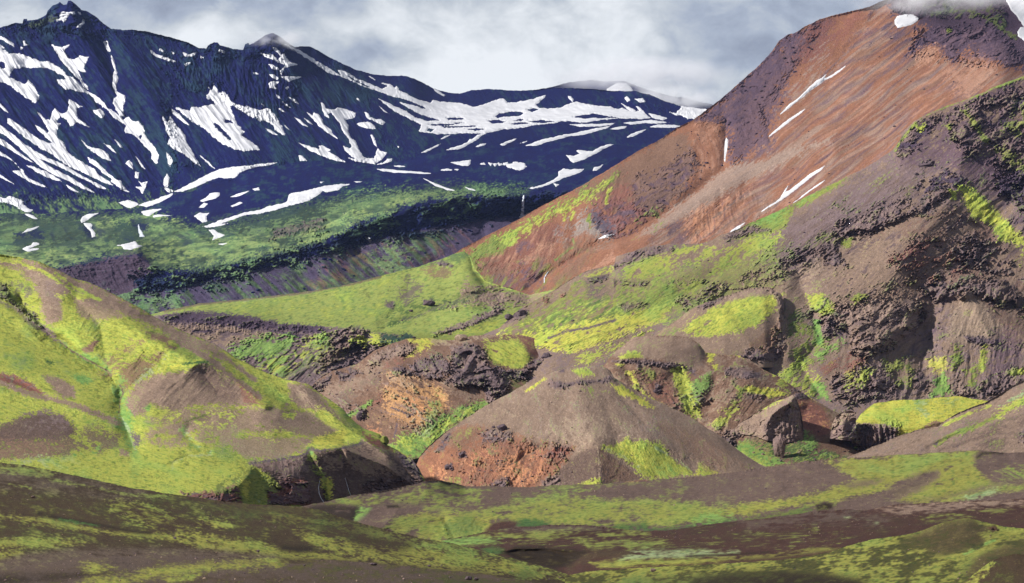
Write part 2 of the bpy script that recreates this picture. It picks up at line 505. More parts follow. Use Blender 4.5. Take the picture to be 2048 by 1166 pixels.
            R[sl] += 1.5 * amp * (h + 0.2) * sstep(-2, 6, d) * np.clip(m + 0.15, 0, 1)
            if c:
                lay(sl, c, m)
                if c2: lay(sl, c2, m * sstep(0.0, 0.5, rg + 0.5 * (i2 - 0.5) + 0.4 * N2[sl]) * 0.75)
                col[sl] *= (1 + m * (0.18 * (i2 - 0.5) + 0.18 * (i3 - 0.5)))[..., None]
        elif T == 'LG':
            ledge.append(o)
    if spk:
        # tufts on bare ground, bare spots in the moss
        tz = 0.9 * N2 + 0.8 * N3 + 1.0 * N4 + 1.2 * N5
        a_ = sstep(0.45, 0.8, tz) * (1 - mo) * spk * (0.35 + 0.65 * sstep(-0.1, 0.3, N1 + N2))
        lay(np.s_[:, :], spkc, a_)
        b_ = sstep(0.5, 0.85, -tz) * mo * spk * 0.8
        lay(np.s_[:, :], 'moss_dark', b_)
    # moss hummocks and gravel have their own small relief
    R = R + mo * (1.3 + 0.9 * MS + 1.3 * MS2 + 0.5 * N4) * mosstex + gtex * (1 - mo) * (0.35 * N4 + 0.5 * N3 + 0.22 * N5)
    fe = np.minimum(1.0, np.arange(n) / 3.0)[:, None]
    D = D - R * rk * D / FPX * (0.3 + 0.7 * fe)
    X = ray_point(U, V, D)
    # growth on ledges: only where the ground lies flat enough
    if ledge:
        gu = np.gradient(X, axis=1); gv = np.gradient(X, axis=0)
        nr = np.cross(gu, gv); nr /= np.linalg.norm(nr, axis=-1, keepdims=True) + 1e-9
        nz = np.abs(nr[..., 2])
        nz = blur(nz, 1, 0)
        for _, c, pts, thr, opa in ledge:
            sl = box(pts, 60)
            if sl is None: continue
            d = sdist(U32[sl], V32[sl], pts) + 22 * E[sl]
            lay(sl, c, sstep(-14, 26, d) * sstep(thr - 0.08, thr + 0.08, nz[sl] + 0.12 * E[sl]) * opa)
    # natural variation of the covers, then hummock shadow painted into the moss
    g = 1 + cn * (0.16 * N1 + 0.20 * N2 + 0.22 * N3 + 0.28 * N4 + 0.25 * N5)
    rnd = (_hash(np.arange(V.size).reshape(V.shape), np.full(V.shape, seed), seed + 5) & np.uint32(4095)).astype(np.float32) / 4095.0
    stone = (1 - mo) * (0.9 * (rnd > 0.988) - 0.45 * (rnd < 0.02))      # single pale and dark stones
    g = g + cn * stone
    col *= g[..., None]
    mv = mo * sstep(0.02, 0.42, MS + 0.35 * MS2)  # dark strokes: gaps in the moss plus painted hummock shadow
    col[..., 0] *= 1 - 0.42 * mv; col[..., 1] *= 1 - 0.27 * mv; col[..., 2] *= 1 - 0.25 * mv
    mg = mo * sstep(0.0, 0.5, N1 + 0.6 * N2)
    col[..., 0] *= 1 - 0.16 * mg; col[..., 1] *= 1 - 0.02 * mg
    np.clip(col, 0.004, 0.85, out=col)
    GRID[name] = dict(u0=u0, st=st, us=us, rv=rv, bv=bv, n=n, X=X)
    # far side of the crest, falling away from the camera
    rowsB = []; colB = []
    hmax = max(20.0, float((X[0, :, 2].max() + 55)))
    dirh = np.stack([(us - CU) / FPX, np.ones_like(us)], -1)
    for q in (0.012, 0.05, 0.14, 0.3, 0.6, 1.0):
        s = q * hmax / back
        b = X[0].copy()
        drop = np.minimum(s * back * (0.35 + 0.65 * min(1, q * 8)), np.maximum(X[0, :, 2] + 55, 1.0) * min(1.0, q * 1.0 + 0.0001) if q == 1.0 else 1e9)
        b[:, :2] += dirh * s
        b[:, 2] -= drop
        rowsB.insert(0, b); colB.insert(0, col[0])
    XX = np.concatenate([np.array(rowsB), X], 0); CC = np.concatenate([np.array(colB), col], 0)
    rN, cN = XX.shape[:2]
    idx = np.arange(rN * cN).reshape(rN, cN)
    q = np.stack([idx[1:, :-1], idx[1:, 1:], idx[:-1, 1:], idx[:-1, :-1]], -1).reshape(-1, 4)
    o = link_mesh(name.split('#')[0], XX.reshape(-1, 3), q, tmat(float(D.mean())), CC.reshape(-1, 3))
    tag(o, label, cat, kind=kind if kind else None)
    return o

def surf(name, u, v):
    """world point of a hillside mesh at image pixel column u, row v"""
    g = GRID[name]
    u = np.asarray(u, np.float64); v = np.asarray(v, np.float64)
    ci = np.clip((u - g['u0']) / g['st'], 0, len(g['us']) - 1.001)
    i = ci.astype(int); fu = ci - i
    rv = g['rv'][i] * (1 - fu) + g['rv'][i + 1] * fu; bv = g['bv'][i] * (1 - fu) + g['bv'][i + 1] * fu
    rr = (v - rv) / np.maximum(bv - rv, 1e-3) * (g['n'] - 1)
    ok = (rr >= 0) & (rr <= g['n'] - 1)
    ri = np.clip(rr, 0, g['n'] - 1.001); j = ri.astype(int); fv = ri - j
    X = g['X']
    w = lambda a: a[..., None]
    p = (X[j, i] * w((1 - fu) * (1 - fv)) + X[j, i + 1] * w(fu * (1 - fv))
         + X[j + 1, i] * w((1 - fu) * fv) + X[j + 1, i + 1] * w(fu * fv))
    return p, ok
# ------------------------------------------------------------------ the land, from the valley datum and the far summits to the near hills
bm_ = np.array([[-12000, -600, -75], [12000, -600, -75], [12000, 13500, -75], [-12000, 13500, -75]], np.float32)
g_ = link_mesh("ground", bm_, np.array([[0, 1, 2, 3]]), tmat(9000), np.tile(CLS['talus'][0], (4, 1)))
tag(g_, "dark gravel plain under the hills, running to the horizon", "ground", kind='structure')

terrain("mountain#back",
    ridge=[(1040,195,10400),(1080,180,10400),(1110,172,10400),(1140,164,10450),(1180,160,10500),(1215,163,10500),(1245,161,10500),
           (1262,167,10500),(1290,178,10400),(1330,189,10300),(1370,196,10200),(1410,206,10100),(1460,218,10000),(1520,230,9900)],
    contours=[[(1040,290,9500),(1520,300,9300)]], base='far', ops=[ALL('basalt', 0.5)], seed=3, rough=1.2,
    spk=0, label="far summit dome half lost in cloud behind the snowy ridge", cat="mountain")

CHUTE = [(60,130),(110,140),(150,165),(200,205),(250,250),(290,275),(312,318)]
terrain("mountain#dark",
    ridge=[(-80,70,8600),(-40,62,8600),(0,55,8600),(8,52,8600),(25,48,8600),(33,45,8600),(45,47,8600),(47,38,8600),(54,38,8600),(55,42,8600),
      (75,38,8600),(92,30,8650),(95,22,8650),(105,12,8650),(120,4,8650),(127,9,8650),(134,8,8650),(136,1,8650),(141,1,8650),(147,6,8650),
      (155,12,8650),(163,20,8650),(172,21,8650),(190,32,8640),(205,45,8630),(222,57,8620),(245,60,8600),(262,59,8600),(290,62,8600),
      (330,72,8600),(355,78,8600),(377,85,8600),(395,95,8600),(413,97,8600),(416,91,8600),(428,84,8600),(436,86,8600),(440,91,8600),
      (465,97,8650),(486,100,8700),(490,88,8700),(497,84,8700),(499,89,8700),(510,85,8750),(520,78,8750),(530,71,8750),(540,67,8750),
      (546,66,8750),(552,69,8750),(565,77,8750),(580,88,8750),(590,94,8750),(600,92,8900),(620,93,8950),(635,100,8950),(660,115,9000),
      (685,127,9000),(710,139,9050),(740,147,9100),(775,152,9150),(800,151,9200),(813,152,9200),(830,158,9200),(850,168,9250),(875,180,9250),
      (900,186,9300),(920,187,9300),(940,181,9350),(975,178,9400),(1000,179,9400),(1040,182,9400),(1090,177,9450),(1110,176,9450),
      (1170,177,9450),(1225,182,9450),(1270,182,9400),(1300,190,9400),(1330,202,9350),(1360,212,9300),(1420,220,9300),(1500,232,9300)],
    contours=[[(-80,230,8150),(150,200,8150),(350,210,8050),(500,210,8100),(700,230,8250),(850,240,8500),(1000,225,8950),(1200,215,9150),(1500,250,9100)],
              [(-80,400,7550),(200,395,7500),(340,375,7450),(480,325,7450),(700,325,7500),(850,280,8000),(1000,250,8500),(1200,245,8700),(1500,280,8600)],
              [(-80,470,7200),(200,450,7150),(340,430,7150),(480,380,7200),(700,360,7250),(850,330,7500),(1000,330,7600),(1200,340,7600),(1500,330,7600)]],
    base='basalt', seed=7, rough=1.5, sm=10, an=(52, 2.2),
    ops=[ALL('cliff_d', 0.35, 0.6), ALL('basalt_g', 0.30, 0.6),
      P('basalt_g', PT(215,80,240,90,260,140,290,200,330,270,350,330,340,380,310,340,290,280,255,240,250,200,240,150), 3, 12, 0.62, 0.9),
      P('basalt_g', PT(300,95,360,120,420,150,400,190,340,200,300,170), 3, 14, 0.5, 0.8),
      P('basalt_g', PT(40,45,110,38,130,60,120,95,70,110,30,80), 3, 10, 0.55, 0.8),
      P('basalt_g', PT(90,240,200,230,300,300,330,380,250,400,160,330), 3, 14, 0.5, 0.85),
      P('basalt_g', PT(520,140,640,140,760,190,700,210,600,220,540,250,520,200), 3, 14, 0.5, 0.75),
      P('basalt_g', PT(-60,230,60,220,160,260,140,330,60,290,-60,260), 3, 14, 0.42, 0.8),
      P('basalt_g', PT(740,250,830,240,880,270,830,310,770,320), 3, 14, 0.45, 0.7),
      P('basalt_g', PT(540,280,600,260,700,330,560,330), 3, 12, 0.5, 0.7),
      S('moss_dark', PT(60,52,95,42,110,36), 4, 3, 2, 1, 0.5),
      P('bench_d', PT(-80,400,60,395,160,390,260,395,340,392,420,360,420,400,250,425,-80,440), 6, 14, 0.6, 0.9), P('bench', PT(-80,415,100,408,230,405,300,410,250,425,-80,440), 5, 14, 0.4, 0.8),
      RL(CHUTE, 26, -16), RL(PT(210,90,232,140,232,190,250,235), 14, -12), RL(PT(105,90,140,125,175,178), 12, -10),
      RL(PT(222,57,262,120,300,190,335,260,370,330), 22, 18), RL(PT(140,12,160,70,190,120,215,170,245,220), 18, 14),
      RL(PT(80,130,110,180,150,240,190,300,240,370), 16, 10), RL(PT(550,80,600,150,660,220,720,300), 22, 12),
      RL(PT(505,95,480,150,470,200), 20, 12), RL(PT(340,235,380,290,420,335), 24, -10), RL(PT(440,190,470,260,520,300), 26, -12),
      RL(PT(690,220,710,270,740,310), 20, -14), RL(PT(755,230,850,280), 30, 10),
      FL(PT(350,120,420,100,560,130,600,180,560,240,480,230,430,170,350,190), 9, 9, 84, 5),
      FL(PT(-80,60,200,60,330,80,350,380,-80,420), 8, 17, 52, 6), FL(PT(340,80,700,130,800,330,350,330), 7, 16, 55, 6),
      FL(PT(800,160,1480,230,1480,300,800,320), 4, 14, 20, 6),
      CR(PT(90,-5,165,-5,215,50,190,70,120,60,60,55,30,60,30,40), 5, 14), CR(PT(480,60,600,60,600,100,500,115,410,110,410,85), 5, 12),
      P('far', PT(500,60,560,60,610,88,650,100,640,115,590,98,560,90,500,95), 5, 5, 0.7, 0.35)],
    spk=0, fold=14, label="dark blue-black basalt mountain range streaked with old snow", cat="mountain")

terrain("hill#shoulder",
    ridge=[(-80,424,7050),(0,427,7050),(100,427,7050),(180,420,7050),(240,418,7050),(285,416,7050),(310,410,7050),(347,390,7080),(385,382,7080),(425,362,7080),
      (470,358,7100),(497,342,7100),(540,334,7100),(600,324,7120),(640,321,7120),(700,325,7150),(745,331,7150),(790,325,7250),(840,311,7350),(880,303,7400),
      (930,297,7500),(1000,297,7550),(1060,293,7600),(1120,285,7650),(1180,285,7700),(1260,292,7700),(1420,305,7700)],
    contours=[[(-80,470,6350),(150,470,6300),(300,455,6300),(420,440,6300),(600,400,6400),(800,370,6550),(1000,355,6750),(1200,345,6900),(1420,350,6900)],
              [(-80,540,5500),(115,533,5480),(200,516,5480),(275,508,5460),(305,530,5440),(360,545,5420),(420,535,5450),(500,520,5500),(580,502,5580),(660,482,5650),
               (713,446,5760),(808,423,5850),(830,405,5950),(937,392,6100),(1050,391,6200),(1200,376,6300),(1420,360,6300)],
              [(-80,580,5450),(115,560,5450),(200,572,5440),(290,580,5420),(360,572,5400),(420,562,5430),(500,543,5470),(590,522,5550),(654,504,5620),(718,486,5730),
               (770,469,5800),(834,459,5830),(911,446,5980),(976,435,6100),(1050,434,6180),(1200,420,6280),(1420,400,6280)],
              [(-80,680,5200),(400,680,5150),(500,660,5150),(800,620,5350),(1000,540,5600),(1200,490,5800),(1420,470,5800)]],
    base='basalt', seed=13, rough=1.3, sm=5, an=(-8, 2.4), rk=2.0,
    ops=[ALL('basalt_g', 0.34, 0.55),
      P('basalt_g', PT(470,350,560,330,720,330,760,345,700,365,620,360,560,395,500,400), 3, 12, 0.3, 0.7),
      P('bench_d', PT(-80,425,100,425,250,420,330,430,420,455,560,410,700,385,820,370,940,365,1060,380,1060,395,930,395,820,410,713,450,650,490,520,525,400,550,300,545,280,505,200,520,110,540,-80,545), 3, 10, 1, 1),
      P('bench', PT(-80,445,60,440,200,440,330,445,430,465,560,435,700,398,800,383,940,382,1050,388,1050,393,930,397,822,410,713,450,650,488,520,522,400,545,300,540,280,508,200,518,110,536,-80,540), 3, 14, 0.72, 1),
      P('bench_l', PT(230,500,330,480,470,480,560,470,640,450,700,430,760,405,830,392,900,390,810,412,720,445,660,480,560,503,450,528,340,535,290,510), 3, 10, 0.62, 0.9),
      P('bench_l', PT(200,440,300,430,360,445,300,460,240,460,190,470), 2, 8, 0.5, 0.8),
      P('bench_l', PT(-80,500,60,505,180,505,120,525,-80,530), 2, 8, 0.5, 0.8),
      P('bench_d', PT(60,450,140,440,180,470,150,490,80,480), 3, 10, 0.7, 0.8),
      P('cliff_d', PT(160,450,185,455,195,480,175,478), 2, 4), P('cliff_d', PT(262,440,280,440,300,455,275,470,262,462), 2, 5),
      P('bench_d', PT(240,445,275,455,290,480,260,490,215,480), 2, 8, 0.6), P('cliff_d', PT(30,470,70,455,90,470,50,490,30,485), 2, 6, 0.7),
      STK('basalt_g', PT(400,470,700,375,900,365,700,400,560,440,430,480), 0.5, -14, 5, 8, 0.8), 
      STK('bench_d', PT(-80,430,330,430,560,430,900,380,820,420,650,490,400,550,120,540,-80,540), 0.45, -8, 12, 4, 0.8), STK('cliff_d', PT(20,440,330,440,430,470,330,500,60,500), 0.25, 30, 14, 3, 0.7), P('purple', PT(545,462,600,448,645,440,640,455,580,468,545,478), 2, 8, 0.8, 0.7),
      # headland and talus below the cliff
      P('talus', PT(-80,580,115,558,200,570,290,580,360,570,500,540,590,520,654,502,718,484,834,457,976,433,1200,420,1200,500,1000,560,800,640,400,700,-80,700), 3, 6, 1, 1),
      P('purple_d', PT(112,541,200,520,276,507,300,522,306,545,280,560,270,600,220,600,130,575), 2, 6, 1, 1),
      STK('grass_d', PT(270,590,360,575,500,545,590,525,654,505,718,488,834,462,900,455,900,560,700,640,400,700,260,640), 0.42, 42, 11, 6, 0.8),
      STK('bench', PT(500,545,590,525,654,505,718,488,834,462,870,470,760,560,640,620,420,640), 0.28, 42, 8, 6, 0.8),
      STK('brown_r', PT(600,560,700,500,800,480,940,450,960,490,800,560,700,600), 0.36, 44, 10, 6, 0.45),
      P('bench', PT(745,505,790,490,830,500,820,530,780,545,760,530), 2, 12, 0.6, 0.8),
      P('cliff_d', PT(270,560,360,550,420,540,500,524,560,507,660,484,713,450,808,426,830,408,937,394,1050,393,1200,378,1200,422,1050,436,976,436,911,446,834,459,770,470,718,486,654,504,590,522,500,543,420,562,360,574,290,582), 2, 16, 0.72, 1), P('bench', PT(290,535,420,545,520,525,660,478,760,440,850,405,1000,388,1000,400,850,425,740,460,640,500,520,535,400,560), 2, 14, 0.42, 0.9),
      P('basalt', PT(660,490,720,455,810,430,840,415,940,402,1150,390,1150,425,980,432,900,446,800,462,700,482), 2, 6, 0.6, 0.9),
      P('grass_d', PT(840,425,880,405,960,412,940,428,880,440), 2, 8, 0.5, 0.7), P('grass_d', PT(700,470,760,440,800,445,760,465), 2, 8, 0.5, 0.6),
      P('bench', PT(-80,640,200,590,280,590,360,600,300,660,-80,700), 2, 10, 0.45, 0.8),
      CR(PT(270,555,420,538,560,505,713,450,808,424,937,393,1200,378,1200,420,976,434,834,458,718,486,590,522,420,562,290,580), 3.0, 17, None, 14, 0.8),
     RL(PT(560,500,590,545,640,600), 16, -5), RL(PT(690,465,720,510,770,570), 16, -5), RL(PT(820,415,840,470,880,530), 16, -5), RL(PT(450,535,480,580,520,630), 16, -5), RL(PT(620,490,660,540,700,590), 16, 4), RL(PT(760,445,800,500,830,560), 16, 4), RL(PT(930,400,960,450,980,500), 14, -8), FL(PT(280,560,700,490,980,440,900,560,400,690), 1.8, 18, 42, 6), FL(PT(112,541,276,507,306,545,270,600,130,575), 1.6, 14, 60, 4),
      CR(PT(540,460,650,440,650,460,545,480), 4, 10),
      RL(PT(170,430,185,460,190,480), 10, -6), RL(PT(400,400,410,440,440,480), 12, -5), RL(PT(270,440,280,470,265,495), 9, -6),
      DOME(PT(285,425,330,430,420,470,400,500,300,500,280,460), 30, 3)],
    spk=0.4, spkc='bench_d', fold=5, label="broad dark shoulder with a mossy green bench and basalt cliff edge", cat="hill")

RUSTFACE = PT(1250,500,1330,440,1450,350,1540,270,1640,150,1760,10,1850,100,2050,150,2050,180,1850,235,1750,330,1640,390,1500,450,1400,500)
terrain("mountain#rust",
    ridge=[(890,523,4250),(905,511,4300),(925,497,4320),(960,478,4380),(1000,458,4440),(1040,437,4500),(1080,414,4560),(1120,394,4600),(1160,373,4650),(1200,349,4700),
      (1240,324,4760),(1280,300,4820),(1310,285,4860),(1335,268,4900),(1362,251,4930),(1385,241,4960),(1410,222,5020),(1440,200,5080),(1460,182,5120),(1480,165,5150),
      (1500,146,5200),(1512,137,5200),(1530,118,5240),(1545,102,5260),(1558,82,5300),(1575,70,5320),(1590,66,5320),(1610,52,5340),(1640,38,5380),(1680,27,5400),
      (1715,20,5400),(1740,12,5400),(1768,0,5420),(1800,-18,5450),(1850,-35,5480),(1950,-42,5480),(1995,-46,5450),(2050,-40,5420),(2108,-30,5400)],
    contours=[[(890,545,4180),(1000,520,4220),(1100,470,4300),(1200,420,4420),(1300,380,4520),(1400,330,4680),(1500,280,4830),(1600,200,5000),(1700,140,5120),(1850,90,5250),(2000,80,5200),(2108,150,5150)],
              [(890,570,4100),(1000,575,4080),(1100,530,4120),(1200,480,4200),(1300,440,4300),(1400,400,4450),(1500,360,4570),(1600,300,4700),(1700,240,4800),(1850,170,4950),(2000,130,5000),(2108,180,5000)],
              [(890,640,3950),(1000,660,3900),(1100,620,3880),(1200,580,3900),(1300,540,3950),(1500,500,4000),(1700,420,4150),(1850,290,4350),(2000,230,4500),(2108,210,4700)]],
    base='rust', seed=21, rough=1.3, sm=12, an=(-38, 2.5),
    ops=[
      STK('rust_r', RUSTFACE, 0.42, 143, 10, 14, 0.7), STK('rust_l', RUSTFACE, 0.34, 143, 8, 15, 0.75), STK('rust_g', RUSTFACE, 0.40, 143, 9, 16, 0.7), STK('brown', RUSTFACE, 0.35, 143, 14, 9, 0.6),
      STK('purple', RUSTFACE, 0.30, 143, 8, 12, 0.55), STK('purple_d', PT(1560,380,1700,250,1800,200,1850,230,1700,340,1600,400), 0.3, 143, 9, 10, 0.5), STK('purple', PT(1640,150,1760,20,1850,90,1760,150,1660,230), 0.35, 143, 8, 10, 0.6),
      # steep purple-brown north face
      P('purple', PT(1390,243,1440,198,1500,140,1560,78,1620,40,1670,40,1660,75,1610,120,1580,160,1570,200,1540,240,1535,285,1500,305,1460,330,1452,290,1452,262,1425,245), 4, 16, 1, 0.95),
      P('purple_d', PT(1400,243,1500,145,1560,80,1600,60,1560,130,1530,190,1480,250,1465,300,1452,262), 4, 14, 0.5, 0.7),
      P('brown_r', PT(1620,60,1720,25,1700,60,1660,110,1610,150,1590,180,1600,120), 6, 16, 0.6, 0.8),
      STK('rust_g', PT(1560,225,1600,150,1660,90,1640,150,1600,200,1570,235), 0.5, 140, 6, 8, 0.7),
      # orange pocket and the left block
      P('rust', PT(1365,256,1400,246,1440,250,1448,300,1444,345,1405,370,1385,335,1382,290), 3, 6, 1, 1),
      STK('rust_l', PT(1365,256,1400,246,1440,250,1448,300,1444,345,1405,370,1385,335,1382,290), 0.45, 78, 8, 6, 0.7),
      P('brown', PT(1150,382,1200,352,1280,302,1340,268,1378,262,1386,300,1388,340,1370,385,1330,420,1290,440,1240,440,1190,410,1160,395), 3, 8, 1, 0.9),
      P('brown_r', PT(1190,395,1260,350,1300,420,1240,450,1200,440), 3, 14, 0.6, 0.8),
      CR(PT(1262,360,1300,340,1345,328,1378,300,1390,325,1385,360,1350,400,1300,432,1275,425), 2.6, 13, 'purple', 10, 0.6, 'brown'),
      CR(PT(1180,420,1230,400,1290,425,1300,450,1240,480,1215,470,1190,450), 2.4, 12, 'purple', 8, 0.6, 'brown_r'),
      P('rust_r', PT(930,520,960,505,1000,495,1050,455,1110,440,1130,455,1115,500,1090,540,1060,580,1010,575,960,565,935,545), 3, 10, 1, 0.9),
      STK('rust_l', PT(935,530,1050,460,1110,450,1130,500,1060,580,960,560), 0.4, 118, 8, 6, 0.7),
      P('purple', PT(1040,520,1075,510,1095,530,1075,575,1050,570), 3, 8, 0.7, 0.8), P('purple', PT(1030,490,1060,480,1070,495,1040,510), 2, 6, 0.6, 0.8),
      P('rust_l', PT(1045,520,1085,488,1110,484,1120,500,1085,510,1060,530), 3, 6, 0.8, 0.9),
      P('grey_b', PT(1115,462,1150,440,1175,430,1205,445,1220,465,1200,480,1170,470,1140,485,1118,478), 6, 16, 0.7, 0.5),
      P('purple_d', PT(1180,428,1205,432,1220,450,1225,468,1205,470,1190,450), 3, 8, 0.7, 0.75),
      P('rust', PT(1140,480,1170,468,1195,482,1170,500,1140,510), 2, 6, 1, 0.9),
      P('moss_d', PT(920,516,960,490,1000,472,1050,447,1100,420,1150,395,1200,366,1238,345,1225,365,1180,395,1140,415,1100,438,1060,455,1030,480,1010,500,985,508,960,520), 2, 9, 0.72, 0.95),
      P('moss', PT(1000,480,1050,450,1130,412,1210,368,1180,395,1120,425,1060,455,1020,490), 2, 9, 0.5, 0.9),
      S('moss', PT(1212,405,1216,385,1225,375), 3, 2), S('moss', PT(1128,440,1132,425,1140,420), 2.5, 2), S('moss', PT(1142,440,1148,422), 2.5, 2), S('moss_d', PT(1175,440,1178,430,1180,455), 2, 2),
      S('grass', PT(1145,478,1150,492,1130,505,1110,520), 2.2, 2),
      P('brown', PT(930,545,960,520,1000,525,1060,560,1090,580,1060,600,1000,590,950,565), 4, 14, 0.7, 0.8), P('moss_d', PT(925,505,950,510,960,545,985,570,960,575,940,545), 3, 12, 0.75, 0.9), P('purple', PT(985,560,1050,545,1090,560,1080,595,1020,595), 3, 12, 0.55, 0.8),
      P('moss_d', PT(1085,600,1120,570,1180,545,1240,520,1230,545,1160,585,1110,610), 3, 12, 0.7, 0.9), STK('brown_r', PT(950,560,1040,490,1120,450,1180,480,1140,560,1060,600,980,590), 0.4, 125, 10, 5, 0.7), STK('moss_d', PT(940,560,1040,520,1160,500,1240,510,1200,560,1080,610,980,600), 0.25, 128, 9, 5, 0.8), P('brown', PT(1060,520,1140,480,1230,490,1180,560,1110,570), 5, 16, 0.5, 0.7),
      # spur of rust, its lit left-facing side painted pale grey
      P('rust_g', PT(1200,500,1260,480,1330,428,1400,378,1450,335,1520,322,1590,295,1660,280,1600,310,1530,345,1490,365,1440,395,1400,420,1360,440,1300,470,1250,500), 3, 6, 1, 0.85),
      P('rust', PT(1160,548,1200,505,1260,475,1300,470,1290,490,1240,520,1190,548), 3, 6, 1, 0.9), P('rust_l', PT(1170,545,1215,510,1228,500,1232,520,1195,540), 2, 4, 1, 0.8),
      P('orange', PT(1405,420,1450,400,1480,400,1450,440,1410,470,1390,475,1370,450), 5, 10, 0.6, 0.5),
      STK('purple', PT(1300,480,1400,430,1500,370,1490,420,1430,470,1330,490), 0.3, 80, 10, 5, 0.6),
      STK('rust_l', PT(1370,440,1500,370,1480,430,1400,480), 0.45, 82, 9, 5, 0.7),
      P('purple_d', PT(1330,455,1362,440,1362,455,1340,470), 2, 5, 1, 0.6),
      P('moss_d', PT(1280,440,1320,425,1330,440,1290,465,1255,475), 2, 9, 0.35, 0.8),
      P('purple', PT(1270,290,1300,300), 2, 2),
      # dark summit rocks
      P('purple_d', PT(1762,-20,1785,25,1800,40,1850,55,1830,80,1815,108,1845,100,1865,95,1890,110,1905,125,1945,105,1965,120,2000,128,2048,140,2120,160,2120,-60,1800,-60), 3, 10, 1, 0.95),
      P('purple', PT(1880,70,1960,60,2000,90,2060,130,1980,125,1900,110), 4, 12, 0.6, 0.8),
      P('rust_l', PT(1830,120,1850,95,1880,92,1870,115,1840,130), 3, 8, 0.8, 0.9), P('rust_l', PT(1900,150,1960,120,1990,135,1960,175,1920,180), 6, 14, 0.7, 0.6),
      STK('purple_d', PT(1765,10,1850,60,1840,90,1760,80,1720,110,1750,60), 0.4, 142, 7, 8, 0.8),
      S('moss_dark', PT(1862,27,1900,22,1935,20,1962,30), 2.2, 3, 1.2, 0.8, 0.8), S('moss_dark', PT(1962,30,1985,42,2005,58,2030,75), 3, 3, 1.2, 0.9, 0.8),
      P('moss_dark', PT(1850,10,1980,5,2010,50,1960,30,1870,25), 3, 8, 0.4, 0.7), P('moss_d', PT(1894,58,1906,56,1905,64,1896,65), 1, 2),
      P('purple', PT(1790,60,1840,50,1800,80), 4, 8, 0.7, 0.5),
      RL(PT(1452,245,1450,310,1445,340,1400,378,1330,428,1260,472,1200,484,1130,525,1060,575), 13, -17),
      RL(PT(1660,282,1590,300,1520,330,1450,368,1400,400,1330,448,1250,495), 38, 26),
      RL(PT(1400,250,1385,300,1388,350,1350,410), 14, 7), RL(PT(1230,345,1200,380,1215,420,1180,440), 14, 5), RL(PT(1110,420,1120,450,1110,485), 10, -5),
      RL(PT(1060,455,1085,490,1060,540), 12, 5), RL(PT(1140,420,1150,455,1145,490), 9, -5),
      RL(PT(1440,380,1440,430,1400,470), 9, -4), RL(PT(1490,372,1480,420,1450,460), 10, -4), RL(PT(1400,405,1395,440,1370,475), 9, 4),
      RL(PT(1765,5,1700,100,1640,180,1560,260), 22, -7), RL(PT(1850,100,1760,200,1640,330), 40, 7),
      CR(PT(1395,243,1500,143,1560,80,1640,42,1620,100,1570,160,1530,220,1535,280,1460,330,1452,262), 2.2, 17), 
      CR(PT(1830,60,1990,50,2050,130,1960,130,1900,120,1820,110), 4, 14), CR(PT(1760,-20,1990,-20,2010,40,1850,30,1780,20), 3, 12),
      FL(RUSTFACE, 1.3, 18, 143, 12), FL(PT(900,530,1100,430,1240,340,1300,420,1100,560), 3.5, 13, 110, 4),
      FL(PT(1370,440,1500,370,1560,420,1400,490), 4, 17, 84, 5)],
    spk=0, gtex=0.3, cn=0.55, label="rust-red rhyolite mountain rising into cloud on the right", cat="mountain")

